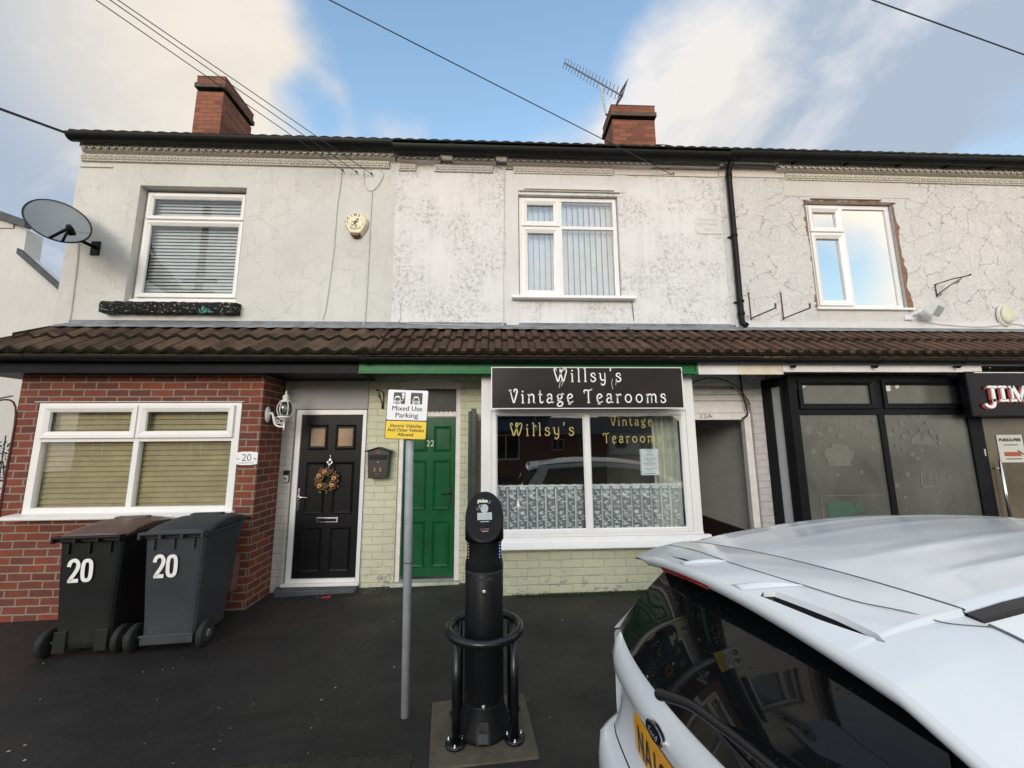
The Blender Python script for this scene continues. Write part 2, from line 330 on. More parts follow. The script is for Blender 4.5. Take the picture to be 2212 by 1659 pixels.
glass('glass_shop', (.94, .96, .95), 1.5, boost=3.4, wave=.05); glass('glass', (.94, .96, .95), 1.5, boost=1.7, wave=.05); glass('glass_upper', (.88, .91, .92), 1.5, boost=2.0, wave=.06); glass('glass_blue', (.88, .91, .93), 1.5, boost=5.5, wave=.06)
glass('glass_mirror', (.40, .42, .40), 1.6, boost=10.0, wave=.05); glass('glass_smoke', (.5, .5, .48), 1.5, boost=2.2, wave=.04)
# frosted, grubby shop glass
t = NT('frosted_glass'); p = t.obj()
c = t.ramp(t.noise(p, 1.6, 6, .65, .6), (.3, (.062, .066, .056)), (.7, (.135, .135, .115)))
s = t.ramp(t.noise(p, 16, 6, .8), (.60, 0.0), (.66, 1.0)); c = t.mix(t.math('MULTIPLY', s, .35), c, (.17, .165, .145))
t.set(Base_Color=c, Roughness=.22, Specular_IOR_Level=.6); MATS['frosted_glass'] = t.m
simple('glass_transfer', (.15, .145, .125), .5, var=.2, vs=30); simple('green_transfer', (.055, .105, .075), .4)
# blinds
def slat_mat(name, base, pitch, axis, dark=.45):
    t = NT(name); s = t.node('ShaderNodeSeparateXYZ', {0: t.obj()}).outputs[axis]
    f = t.math('FRACT', t.math('DIVIDE', s, pitch)); r = t.ramp(f, (0.0, dark), (.12, dark), (.2, 1.0), (.9, .85), (1.0, dark))
    t.set(Base_Color=t.mix(1.0, base, r, 'MULTIPLY'), Roughness=.6); MATS[name] = t.m
simple('blind_grey', (.74, .71, .67), .5); simple('blind_olive', (.36, .29, .16), .6, var=.15, vs=5); simple('blind_blue', (.80, .84, .88), .6); simple('curtain_pale', (.66, .66, .55), .8)
# lace: net part thin, motifs solid
t = NT('lace_net'); tr = t.node('ShaderNodeBsdfTransparent'); df = t.node('ShaderNodeBsdfDiffuse', {'Color': (.80, .84, .90)})
m = t.node('ShaderNodeMixShader', {0: .27}); t.l.new(tr.outputs[0], m.inputs[1]); t.l.new(df.outputs[0], m.inputs[2]); t.l.new(m.outputs[0], t.out.inputs[0]); MATS['lace_net'] = t.m
t = NT('lace_thread'); tr = t.node('ShaderNodeBsdfTransparent'); df = t.node('ShaderNodeBsdfDiffuse', {'Color': (.92, .93, .96)})
m = t.node('ShaderNodeMixShader', {0: .93}); t.l.new(tr.outputs[0], m.inputs[1]); t.l.new(df.outputs[0], m.inputs[2]); t.l.new(m.outputs[0], t.out.inputs[0]); MATS['lace_thread'] = t.m
t = NT('mesh_dish'); tr = t.node('ShaderNodeBsdfTransparent'); 
t.set(Base_Color=(.20, .225, .235), Roughness=.5); m = t.node('ShaderNodeMixShader', {0: .72}); t.l.new(tr.outputs[0], m.inputs[1]); t.l.new(t.b.outputs[0], m.inputs[2]); t.l.new(m.outputs[0], t.out.inputs[0]); MATS['mesh_dish'] = t.m

simple('door_glass', (.12, .105, .10), .12, var=.35, vs=5)
simple('dark_cap', (.085, .060, .048), .85, var=.4, vs=18, bump=.4)
simple('step_paint', (.42, .44, .36), .7, var=.25, vs=12, bump=.5, bs=30)
simple('fan_glass', (.030, .024, .020), .28, var=.4, vs=8, spec=.22)
simple('bare_render', (.235, .135, .085), .95, var=.35, vs=40, bump=.6)
simple('weed_green', (.10, .14, .03), .8, var=.4, vs=40)
simple('paper_cream', (.60, .60, .52), .5, var=.04); simple('curtain_white', (.62, .66, .66), .7, var=.08); simple('sign_black', (.007, .007, .011), .25, var=.3, spec=.15)
t = NT('frosted_warm'); p_ = t.obj(); c = t.ramp(t.noise(p_, 2.0, 5, .6), (.3, (.085, .068, .045)), (.7, (.17, .14, .095))); t.set(Base_Color=c, Roughness=.18); MATS['frosted_warm'] = t.m
simple('carved', (.50, .49, .47), .9)
simple('aerial_grey', (.16, .17, .19), .4, .6)
simple('gap_grey', (.10, .11, .115), .6)
simple('hub_grey', (.22, .23, .25), .5)
simple('logo_cream', (.75, .76, .55), .4); simple('charger_teal', (.2, .42, .48), .4); simple('print_orange', (.48, .26, .2), .5)
simple('brown_box', (.17, .095, .085), .5, var=.15)

# ------------------------------------------------------------------ object helpers
def tag(o, label=None, cat=None, group=None, kind=None):
    if label: o['label'] = label
    if cat: o['category'] = cat
    if group: o['group'] = group
    if kind: o['kind'] = kind
    return o
def thing(name, loc, label, cat, group=None, rz=0.0, M4=None):
    o = D.objects.new(name, None); o.empty_display_size = .1; COL.objects.link(o)
    o.location = loc; o.rotation_euler = (0, 0, rz)
    if M4: o.matrix_world = M4
    o['_o'] = 1; del o['_o']
    return tag(o, label, cat, group)
def origin(p):
    v = Vector((0, 0, 0))
    while p: v += p.location; p = p.parent
    return v
class MB:
    def __init__(s): s.bm = bmesh.new(); s.mi = 0
    def quad(s, *pts):
        try: f = s.bm.faces.new([s.bm.verts.new(p) for p in pts])
        except ValueError: return
        f.material_index = s.mi; return f
    def box(s, x0, x1, y0, y1, z0, z1, skip=''):
        if x0 > x1: x0, x1 = x1, x0
        if y0 > y1: y0, y1 = y1, y0
        if z0 > z1: z0, z1 = z1, z0
        v = [s.bm.verts.new(p) for p in ((x0,y0,z0),(x1,y0,z0),(x1,y1,z0),(x0,y1,z0),(x0,y0,z1),(x1,y0,z1),(x1,y1,z1),(x0,y1,z1))]
        for idx in ((0,3,2,1),(4,5,6,7),(0,1,5,4),(1,2,6,5),(2,3,7,6),(3,0,4,7)):
            s.bm.faces.new([v[i] for i in idx]).material_index = s.mi
        return s
    def prism(s, poly, f0, f1):                # poly of 2D points, f0 / f1 map (a, b) to 3D for the two caps
        a = [s.bm.verts.new(f0(*p)) for p in poly]; b = [s.bm.verts.new(f1(*p)) for p in poly]
        n = len(poly)
        for vs in (a, b[::-1]): s.bm.faces.new(vs).material_index = s.mi
        for i in range(n): s.bm.faces.new((a[i], b[i], b[(i+1) % n], a[(i+1) % n])).material_index = s.mi
        return s
    def xz(s, poly, y0, y1): return s.prism(poly, lambda a, b: (a, y0, b), lambda a, b: (a, y1, b))
    def yz(s, poly, x0, x1): return s.prism(poly, lambda a, b: (x0, a, b), lambda a, b: (x1, a, b))
    def xy(s, poly, z0, z1): return s.prism(poly, lambda a, b: (a, b, z0), lambda a, b: (a, b, z1))
    def tube(s, pts, r, n=8, cap=True, rs=None):
        pts = [Vector(p) for p in pts]; rings = []; last = None
        for i, p in enumerate(pts):
            d = (pts[min(i+1, len(pts)-1)] - pts[max(i-1, 0)]).normalized()
            a = last if last else (Vector((0, 0, 1)) if abs(d.z) < .9 else Vector((1, 0, 0)))
            a = (a - d*a.dot(d)).normalized(); last = a; b = d.cross(a); rr = rs[i] if rs else r
            rings.append([s.bm.verts.new(p + a*rr*math.cos(2*math.pi*k/n) + b*rr*math.sin(2*math.pi*k/n)) for k in range(n)])
        for q, w in zip(rings, rings[1:]):
            for k in range(n): f = s.bm.faces.new((q[k], q[(k+1) % n], w[(k+1) % n], w[k])); f.material_index = s.mi; f.smooth = n > 5
        if cap: s.bm.faces.new(rings[0][::-1]).material_index = s.mi; s.bm.faces.new(rings[-1]).material_index = s.mi
        return s
    def lathe(s, prof, c, n=24, axis=(0, 0, 1), cap=True):
        ax = Vector(axis).normalized(); a = Vector((1, 0, 0)) if abs(ax.x) < .9 else Vector((0, 1, 0)); a = (a - ax*a.dot(ax)).normalized(); b = ax.cross(a); c = Vector(c)
        rings = [[s.bm.verts.new(c + ax*h + (a*math.cos(2*math.pi*k/n) + b*math.sin(2*math.pi*k/n))*max(r, 1e-4)) for k in range(n)] for r, h in prof]
        for q, w in zip(rings, rings[1:]):
            for k in range(n): f = s.bm.faces.new((q[k], q[(k+1) % n], w[(k+1) % n], w[k])); f.material_index = s.mi; f.smooth = True
        if cap: s.bm.faces.new(rings[0][::-1]).material_index = s.mi; s.bm.faces.new(rings[-1]).material_index = s.mi
        return s
    def grid(s, rows, smooth=True, close=False):
        vs = [[s.bm.verts.new(p) for p in r] for r in rows]
        for a, b in zip(vs, vs[1:]):
            for k in range(len(a)-1): f = s.bm.faces.new((a[k], a[k+1], b[k+1], b[k])); f.material_index = s.mi; f.smooth = smooth
        return vs
    def ball(s, c, r, n=10, sq=(1, 1, 1)):
        rows = []
        for i in range(n+1):
            th = math.pi*i/n; rows.append([(c[0]+sq[0]*r*math.sin(th)*math.cos(2*math.pi*k/(2*n)), c[1]+sq[1]*r*math.sin(th)*math.sin(2*math.pi*k/(2*n)), c[2]+sq[2]*r*math.cos(th)) for k in range(2*n+1)])
        s.grid(rows); return s
    def text(s, body, P, bold=0.0, align='CENTER', h=None, w=None, depth=.002, ital=0.0, spacing=1.0):
        """lettering laid on a surface: P(a, b, d) gives the point, h = cap height, w = fitted width"""
        c = D.curves.new('t', 'FONT'); c.body = body; c.size = 1; c.offset = bold; c.shear = ital; c.space_character = spacing; c.resolution_u = 3; c.space_line = .85
        o = D.objects.new('t', c); COL.objects.link(o); bpy.context.view_layer.update()
        me = D.meshes.new_from_object(o.evaluated_get(bpy.context.evaluated_depsgraph_get()))
        D.objects.remove(o); D.curves.remove(c)
        if not me.vertices: return s
        xs = [v.co.x for v in me.vertices]; ys = [v.co.y for v in me.vertices]
        x0, x1 = min(xs), max(xs); sy = h/.729 if h else 1; sx = w/(x1-x0) if w else sy
        ofs = (x0+x1)/2 if align == 'CENTER' else x0
        vs = [s.bm.verts.new(P((v.co.x-ofs)*sx, v.co.y*sy, 0)) for v in me.vertices]
        for pl in me.polygons:
            try: s.bm.faces.new([vs[i] for i in pl.vertices]).material_index = s.mi
            except ValueError: pass
        D.meshes.remove(me); return s
    def ribbon(s, pts, w, P, closed=False):     # a painted stroke of width w along 2D points
        n = len(pts); L2 = []; R2 = []
        for i, p in enumerate(pts):
            a = pts[max(i-1, 0)]; b = pts[min(i+1, n-1)]
            if closed: a = pts[(i-1) % n]; b = pts[(i+1) % n]
            dx, dy = b[0]-a[0], b[1]-a[1]; l = math.hypot(dx, dy) or 1; ww = w[i] if isinstance(w, list) else w
            L2.append((p[0]-dy/l*ww/2, p[1]+dx/l*ww/2)); R2.append((p[0]+dy/l*ww/2, p[1]-dx/l*ww/2))
        vl = [s.bm.verts.new(P(*q, 0)) for q in L2]; vr = [s.bm.verts.new(P(*q, 0)) for q in R2]
        for i in range(n if closed else n-1):
            j = (i+1) % n; s.bm.faces.new((vl[i], vr[i], vr[j], vl[j])).material_index = s.mi
        return s
    def poly(s, pts, P): 
        s.bm.faces.new([s.bm.verts.new(P(*q, 0)) for q in pts]).material_index = s.mi; return s
    def disc(s, cx, cy, r, P, n=14, ry=None): return s.poly([(cx+r*math.cos(2*math.pi*k/n), cy+(ry or r)*math.sin(2*math.pi*k/n)) for k in range(n)], P)
    def build(s, name, mats, parent=None, bevel=0.0, local=False, solid=0.0, fixn=True, seg=2, smooth=False):
        bm = s.bm
        if fixn: bmesh.ops.recalc_face_normals(bm, faces=bm.faces)
        bm.normal_update()
        uvl = bm.loops.layers.uv.new('UVMap')
        for f in bm.faces:
            n = f.normal; h = math.hypot(n.x, n.y)
            for l in f.loops:
                c = l.vert.co
                l[uvl].uv = (c.x, c.y) if h < .35 else ((-n.y*c.x + n.x*c.y)/h, c.z)
        if not local:
            of = origin(parent)
            if of.length > 0: bmesh.ops.translate(bm, verts=bm.verts, vec=-of)
        me = D.meshes.new(name); bm.to_mesh(me); bm.free()
        if isinstance(mats, str): mats = [mats]
        for m in mats: me.materials.append(MATS[m])
        o = D.objects.new(name, me); COL.objects.link(o); o.parent = parent
        if smooth:
            for p in me.polygons: p.use_smooth = True
        if bevel: b = o.modifiers.new('b', 'BEVEL'); b.width = bevel; b.segments = seg; b.limit_method = 'ANGLE'; b.angle_limit = R(40)
        if solid: b = o.modifiers.new('s', 'SOLIDIFY'); b.thickness = solid; b.offset = 0
        return o
def cr(pts, n=6, closed=False):                 # Catmull-Rom through points of any dimension
    k = len(pts); out = []
    rng = range(k if closed else k-1)
    g = (lambda i: pts[i % k]) if closed else (lambda i: pts[max(0, min(k-1, i))])
    for i in rng:
        p0, p1, p2, p3 = g(i-1), g(i), g(i+1), g(i+2)
        for j in range(n):
            t = j/n; out.append(tuple(.5*((2*b)+(c-a)*t+(2*a-5*b+4*c-d)*t*t+(3*b-a-3*c+d)*t**3) for a, b, c, d in zip(p0, p1, p2, p3)))
    if not closed: out.append(tuple(pts[-1]))
    return out
def front(y): return lambda a, b, d: (a, y - d, b)
def plane(cx, cz, y, rot=0.0):
    c, s_ = math.cos(rot), math.sin(rot)
    return lambda a, b, d=0: (cx + a*c - b*s_, y - d, cz + a*s_ + b*c)

W, B = 4.85, 4.4                                # depth of the house wall and of the shop bays
def zg(x): return -.012 + (.028*x if x < 0 else .012*x)
# ------------------------------------------------------------------ ground
KERB = 2.09
m = MB(); xs = [-60, -30, -15] + [-8+.25*i for i in range(75)] + [15, 30, 60]; ys = [KERB, KERB+.004, 2.4, 3, 4, 5, 6, 8, 14, 60]
def gbump(x, y): return .006*math.sin(x*1.7+y*2.1)*min(1, max(0, y-2.3)) if abs(x) < 8 else 0
m.grid([[(x, y, zg(x) + gbump(x, y)) for x in xs] for y in ys])
tag(m.build('pavement', 'asphalt', fixn=False), kind='structure')
m = MB(); m.grid([[(x, y, zg(x) - z) for x in xs] for y, z in ((KERB, 0), (KERB-.012, .012), (KERB-.012, .13))], smooth=False)
tag(m.build('kerb', 'kerb_top'), kind='structure')
m = MB(); random.seed(8); kx = [-6+.06*i for i in range(94)]
m.grid([[(x, KERB+.004, zg(x)+.005) for x in kx], [(x, 2.325+random.uniform(-.007, .007), zg(x)+.005) for x in kx]], smooth=False)
tag(m.build('kerb_strip', 'kerb_top'), kind='structure')
m = MB()
for i in range(700):
    x = random.choice([random.uniform(-3.4, -.4), random.gauss(-1.2, .5)]); y = 2.331 + random.gauss(0, .006); a = random.uniform(0, 6.28); r = random.uniform(.003, .009); h = random.uniform(.002, .008)
    m.quad((x, y, zg(x)+.004), (x+r*math.cos(a), y+r*.6*math.sin(a), zg(x)+.004), (x+r*math.cos(a+.6), y+r*.6*math.sin(a+.6), zg(x)+h), (x+r*.3, y, zg(x)+h))
tag(m.build('joint_moss', 'foliage', fixn=False), 'broken line of moss in the joint along the kerb strip', 'moss', kind='stuff')
m = MB(); m.grid([[(x, y, zg(x) - .12) for x in xs] for y in (-60, -12, -6, -3, 0, KERB)])
tag(m.build('road', 'asphalt', fixn=False), kind='structure')
# small litter and pale chips trodden into the tarmac
m = MB()
for i in range(120):
    x = random.uniform(-4.6, 1.6); y = random.uniform(2.3, 4.3); r = random.choice([.003, .004, .005, .006, .010]); z = zg(x) + gbump(x, y) + .003; a0 = random.random()*6
    m.poly([(x + r*random.uniform(.5, 1.1)*math.cos(a0+k*1.05), y + r*random.uniform(.4, .9)*math.sin(a0+k*1.05)) for k in range(6)], lambda a, b, d: (a, b, z))
for i in range(60):
    x = random.uniform(-2.4, -.9); y = 4.8 - abs(random.gauss(0, .10)); r = random.uniform(.003, .010); z = zg(x) + .006
    m.poly([(x + r*math.cos(k*1.2), y + r*.7*math.sin(k*1.2)) for k in range(5)], lambda a, b, d: (a, b, z))
tag(m.build('pavement_grit', 'litter_pale', fixn=False), 'pale chips and crumbs scattered over the dark pavement', 'grit', kind='stuff')
p = at(706, 1296, 4.6); z = zg(p.x) + .012
m = MB(); m.xy([(p.x-.05, 4.58), (p.x+.04, 4.60), (p.x+.05, 4.575), (p.x-.04, 4.555)], z, z+.006)
tag(m.build('wrapper', 'litter_red'), 'small red and white sweet wrapper on the tarmac before the black door', 'wrapper')
m = MB(); random.seed(3)
for i in range(900):
    x = random.uniform(.2, 1.75); y = B - .02 - abs(random.gauss(0, .03)); h = random.uniform(.006, .02)
    a = random.uniform(0, 6.28); m.quad((x, y, zg(x)), (x+.006*math.cos(a), y+.006*math.sin(a), zg(x)), (x+.01*math.cos(a+.5), y+.01*math.sin(a), zg(x)+h), (x+.003, y-.004, zg(x)+h*.8))
tag(m.build('moss', 'foliage', fixn=False), 'thin line of moss and dirt along the foot of the pale green wall', 'moss', kind='stuff')

# ------------------------------------------------------------------ windows
def frame_mb(x0, x1, z0, z1, y, t=.055, d=.06, bars=(), m=None):
    """outer frame rails butted end to end; bars = extra (x0,x1,z0,z1) members"""
    m = m or MB()
    m.box(x0, x0+t, y, y+d, z0, z1); m.box(x1-t, x1, y, y+d, z0, z1)
    m.box(x0+t, x1-t, y+.001, y+d, z0, z0+t); m.box(x0+t, x1-t, y+.001, y+d, z1-t, z1)
    for a in bars: m.box(a[0], a[1], y+.002, y+d, a[2], a[3])
    return m
def sash(m, x0, x1, z0, z1, y, t=.045, d=.03):
    """a chamfered opening sash ring standing proud of the frame"""
    for (a, b) in ((0, 1),):
        o = [(x0, z0), (x1, z0), (x1, z1), (x0, z1)]; i = [(x0+t, z0+t), (x1-t, z0+t), (x1-t, z1-t), (x0+t, z1-t)]
        c = t*.45; q = [(x0+c, z0+c), (x1-c, z0+c), (x1-c, z1-c), (x0+c, z1-c)]
        for k in range(4):
            l = (k+1) % 4
            m.quad((o[k][0], y, o[k][1]), (o[l][0], y, o[l][1]), (o[l][0], y-d, o[l][1]), (o[k][0], y-d, o[k][1]))
            m.quad((o[k][0], y-d, o[k][1]), (o[l][0], y-d, o[l][1]), (q[l][0], y-d, q[l][1]), (q[k][0], y-d, q[k][1]))
            m.quad((q[k][0], y-d, q[k][1]), (q[l][0], y-d, q[l][1]), (i[l][0], y-d*.25, i[l][1]), (i[k][0], y-d*.25, i[k][1]))
            m.quad((i[k][0], y-d*.25, i[k][1]), (i[l][0], y-d*.25, i[l][1]), (i[l][0], y+.02, i[l][1]), (i[k][0], y+.02, i[k][1]))
def pane(par, x0, x1, z0, z1, y, mat='glass'):
    m = MB(); m.box(x0, x1, y, y+.006, z0, z1); return m.build('pane', mat, par)
def wall_with_holes(m, x0, x1, z0, z1, y, holes, depth=.12, f=None):
    """front sheet of a wall at depth y pierced by openings, with their reveals"""
    f = f or (lambda x, z: (x, y, z))
    X = sorted({x0, x1, *[h[0] for h in holes], *[h[1] for h in holes]}); Z = sorted({z0, z1, *[h[2] for h in holes], *[h[3] for h in holes]})
    for a, b in zip(X, X[1:]):
        for c, d in zip(Z, Z[1:]):
            cx, cz = (a+b)/2, (c+d)/2
            if any(h[0] < cx < h[1] and h[2] < cz < h[3] for h in holes): continue
            m.quad((a, y, c), (b, y, c), (b, y, d), (a, y, d))
    for h in holes:
        a, b, c, d = h[:4]
        m.quad((a, y, c), (a, y+depth, c), (a, y+depth, d), (a, y, d)); m.quad((b, y, c), (b, y, d), (b, y+depth, d), (b, y+depth, c))
        m.quad((a, y, d), (a, y+depth, d), (b, y+depth, d), (b, y, d)); m.quad((a, y, c), (b, y, c), (b, y+depth, c), (a, y+depth, c))
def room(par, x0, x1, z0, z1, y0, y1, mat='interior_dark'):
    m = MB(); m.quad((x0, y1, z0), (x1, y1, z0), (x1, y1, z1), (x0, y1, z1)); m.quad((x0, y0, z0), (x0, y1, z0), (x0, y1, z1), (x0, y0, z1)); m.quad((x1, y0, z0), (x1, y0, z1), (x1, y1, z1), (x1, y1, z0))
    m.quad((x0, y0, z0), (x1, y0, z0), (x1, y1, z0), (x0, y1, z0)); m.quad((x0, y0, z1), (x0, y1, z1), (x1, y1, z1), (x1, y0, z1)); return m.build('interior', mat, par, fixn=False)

# ------------------------------------------------------------------ terrace: shared profiles
XA, XB, XC, XD = -5.35, -1.30, 3.15, 9.5         # party lines
ZT, ZE = 5.50, 3.03                               # top of wall, top of lean-to
def cornice(par, segs, mat, dz=0.0):
    """egg and dart row over a row of flowers, pressed into the render; pieces missing where they have fallen off"""
    m = MB()
    for x0, x1, egg, flo in segs:
        if egg:
            m.prism([(W, 5.30), (W-.075, 5.318), (W-.075, 5.345), (W-.062, 5.35), (W-.085, 5.392), (W-.11, 5.395), (W-.11, 5.425), (W, 5.425)], lambda a, b: (x0, a, b), lambda a, b: (x1, a, b))
            n = max(1, round((x1-x0)/.092)); s = (x1-x0)/n
            for i in range(n):
                c = x0+(i+.5)*s
                arc = [(c+.040*math.cos(a), W-.095-.012*math.sin(-a), 5.39+.066*math.sin(a)) for a in [math.pi+math.pi*k/8 for k in range(9)]]
                m.tube(arc, .0095, 5)
                m.ball((c, W-.085, 5.372), .026, 5, (1, 1, 1.35)); m.tube([(c+s/2, W-.095, 5.40), (c+s/2, W-.08, 5.332)], .006, 4)
        if flo:
            a, b = flo
            m.box(a, b, W-.030, W, 5.205, 5.300); n = max(1, round((b-a)/.082)); s = (b-a)/n
            for i in range(n):
                c = a+(i+.5)*s
                for k in range(5): m.ball((c+.025*math.cos(k*1.256+.3), W-.038, 5.252+.025*math.sin(k*1.256+.3)), .0155, 4)
                m.ball((c, W-.05, 5.252), .009, 4); m.tube([(c+s/2, W-.038, 5.285), (c+s/2-.008, W-.036, 5.252), (c+s/2, W-.038, 5.22)], .006, 4)
    bmesh.ops.translate(m.bm, verts=m.bm.verts, vec=(0, 0, dz))
    return m.build('cornice', mat, par)
def gutter(par, x0, x1, y, z, r=.058, name='gutter', mat='black_gutter', joints=(), brk=()):
    m = MB(); pr = [(math.cos(a), math.sin(a)) for a in [math.pi+math.pi*k/10 for k in range(11)]]
    poly = [(y+r*a, z+r*b) for a, b in pr] + [(y+(r-.006)*a, z+(r-.006)*b) for a, b in pr[::-1]]
    m.yz(poly, x0, x1)
    for j in joints:
        q = [(y+(r+.006)*a, z+(r+.006)*b) for a, b in pr] + [(y+(r-.001)*a, z+(r-.001)*b) for a, b in pr[::-1]]; m.yz(q, j-.03, j+.03)
        m.box(j-.034, j-.028, y-r-.008, y-r+.004, z-.004, z+.012); m.box(j+.028, j+.034, y-r-.008, y-r+.004, z-.004, z+.012)
    for j in brk:
        q = [(y+(r+.004)*a, z+(r+.004)*b) for a, b in pr] + [(y+(r-.001)*a, z+(r-.001)*b) for a, b in pr[::-1]]; m.yz(q, j-.009, j+.009); m.box(j-.006, j+.006, y-r-.007, y-r+.004, z-.002, z+.010)
    return m.build(name, mat, par)
def down_bracket(m, j, y, z): m.prism([(y+.05, z-.05), (y+.11, z-.05), (y+.02, z-.085), (y-.01, z-.06)], lambda a, b: (j-.012, a, b), lambda a, b: (j+.012, a, b))
def main_roof(par, x0, x1):
    """tiled slope from the eaves to the ridge and down the back; rounded tile ends show over the gutter"""
    m = MB(); pitch = .155; n = round((x1-x0)/pitch*6); sl = math.tan(R(33))
    def prof(x): return .022*abs(math.cos(math.pi*x/pitch))**.7
    xs = [x0+(x1-x0)*i/n for i in range(n+1)]; rows = []
    for k in range(9):
        y = 4.615 + k*.34; z = 5.475 + (y-4.615)*sl
        rows.append([(x, y, z-.02+prof(x)) for x in xs]); rows.append([(x, y+.335, z+.335*sl-.02+prof(x)+.016) for x in xs])
    rows.insert(0, [(x, 4.618, 5.45) for x in xs]); m.grid(rows, smooth=False)
    yr = 4.615+9*.34; zr = 5.462+9*.34*sl
    m.quad((x0, yr-.01, zr-.02), (x1, yr-.01, zr-.02), (x1, yr+3, zr-2), (x0, yr+3, zr-2))
    m.tube([(x0, yr, zr), (x1, yr, zr)], .09, 8)
    return m.build('roof', 'tile_dark', par)
def leanto(par, x0, x1, style, mat, hipleft=0.0):
    """two courses of interlocking tiles from the wall down to the shop fascia"""
    m = MB(); y0, z0, y1, z1 = 4.145, 2.512, 4.80, 2.985
    pitch = .198 if style == 'wave' else .150; per = 14
    n = round((x1-x0)/pitch*per); nx = {}
    def prof(x):
        f = (x/pitch) % 1.0
        if style == 'wave': return .042*(.5+.5*math.cos(2*math.pi*f)) - .012*(1 if f > .93 else 0)
        return .033*min(1, max(0, (min(f, .56-f)+.02)/.07)) if f < .56 else 0.0
    for c in range(2):
        ta, tb = (-.02, .47) if c == 0 else (.445, 1.0); lift = .042
        xs = [x0+(x1-x0)*i/n for i in range(n+1)]
        def pt(x, t, h):
            xx = x
            if hipleft and x < x0+hipleft: xx = x
            cx = x + 0
            jig = .006*math.sin(int(x/pitch/2)*12.9+c*5)
            return (cx, y0+(y1-y0)*t, z0+(z1-z0)*t+h+jig*.5)
        rows = [[pt(x, ta+.05, -.02) for x in xs], [pt(x, ta+.006, prof(x)+lift-.030) for x in xs], [pt(x, ta, prof(x)+lift-.006) for x in xs], [pt(x, ta+.008, prof(x)+lift) for x in xs]] + [[pt(x, ta+(tb-ta)*q, prof(x)+lift*(1-q)+.006*q) for x in xs] for q in (.03, .35, .7, 1.0)]
        if hipleft:
            for r in rows:
                for i, (px, py, pz) in enumerate(r):
                    t = (py-y0)/(y1-y0); lim = x0 + max(0, t)*hipleft
                    if px < lim: r[i] = (lim, py, pz)
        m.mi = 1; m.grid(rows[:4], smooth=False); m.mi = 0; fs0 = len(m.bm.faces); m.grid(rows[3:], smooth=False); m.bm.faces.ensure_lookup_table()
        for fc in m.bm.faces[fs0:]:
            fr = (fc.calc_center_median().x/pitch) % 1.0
            if (style == 'rib' and (.555 < fr < .64 or fr > .955)) or (style == 'wave' and fr > .93): fc.material_index = 1  # rib sides and joints take the dark edge colour, shade painted in
    # tile joints cast as fine steps, soffit board beneath
    m.quad((x0+hipleft*.05, y0, z0-.02), (x1, y0, z0-.02), (x1, y1, z1-.03), (x0+hipleft, y1, z1-.03))
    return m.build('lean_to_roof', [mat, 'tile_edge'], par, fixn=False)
def flashing(par, x0, x1, amp=.022, mat='lead'):
    m = MB(); n = int((x1-x0)/.03); xs = [x0+(x1-x0)*i/n for i in range(n+1)]
    k = [random.uniform(-1, 1) for _ in range(n+9)]
    def w(i): return amp*(math.sin(xs[i]*31)+.6*k[i//7]+.3*k[i//3])
    m.grid([[(x, W-.004, 3.085) for i, x in enumerate(xs)], [(x, W-.012, 3.045) for x in xs], [(x, 4.70, 2.985+.22*w(i)) for i, x in enumerate(xs)], [(x, 4.655+w(i)*.6, 2.948+.3*w(i)) for i, x in enumerate(xs)]])
    return m.build('flashing', mat, par, solid=.004, fixn=False)
def chimney(par, x0, x1, y0, y1, z0, z1):
    m = MB(); m.box(x0, x1, y0, y1, z0, z1-.30); m.box(x0+.004, x1-.004, y0+.004, y1-.004, z1-.30, z1-.30)
    m.box(x0-.012, x1+.012, y0-.012, y1+.012, z1-.14, z1-.01)
    o = m.build('chimney', 'chimney_brick', par)
    m = MB(); m.box(x0-.035, x1+.035, y0-.035, y1+.035, z1-.235, z1-.145)
    m.build('chimney_band', 'dark_cap', o, bevel=.006)
    m = MB(); m.box(x0-.02, x1+.02, y0-.02, y1+.02, z1-.009, z1+.008); m.build('chimney_cap', 'slate', o, bevel=.006)
    m = MB(); k = [random.uniform(.0, .07) for _ in range(12)]
    m.prism([(x0-.05, z0-.4), (x1+.05, z0-.4), (x1+.05, z0+.06)] + [(x1-(x1-x0)*i/10, z0+.03+k[i]) for i in range(11)] + [(x0-.05, z0+.05)], lambda a, b: (a, y0-.02, b), lambda a, b: (a, y1+.02, b))
    m.build('chimney_flashing', 'lead', o)
    return o

# ------------------------------------------------------------------ house number 20
h20 = thing('terraced_house', (-3.3, W, zg(-3.3)), 'end terrace with smooth grey render above and a red brick bay window below', 'house')
m = MB(); win = (-4.56, -3.225, 3.33, 4.89)
wall_with_holes(m, XA, XB, 2.3, ZT, W, [win], .14)
m.quad((XA, W, -.3), (XA, W, ZT), (XA, 9.5, ZT), (XA, 9.5, -.3))
m.prism([(W, ZT), (9.5, ZT), (7.2, 7.15)], lambda a, b: (XA, a, b), lambda a, b: (XA+.2, a, b))
m.build('wall', 'render_grey', h20, fixn=False)
m = MB(); m.box(XA+.02, XA+.42, W-.018, W, 5.125, 5.14); m.build('string_course', 'moulding_cream', h20)
cornice(h20, [(XA+.07, XB-.02, 1, (XA+.03, XB-.10))], 'moulding_cream', 0)
rf = main_roof(h20, XA+.05, XB)
chimney(rf, -5.37, -4.90, 6.5, 7.32, 6.55, 8.20)
gutter(h20, XA+.03, XB, 4.665, 5.432, .075, joints=(-2.0,), brk=(-4.9, -4.0, -3.0))
m = MB(); m.box(XA+.03, XB, 4.70, W, 5.475, 5.49); m.build('soffit', 'black_gutter', h20)
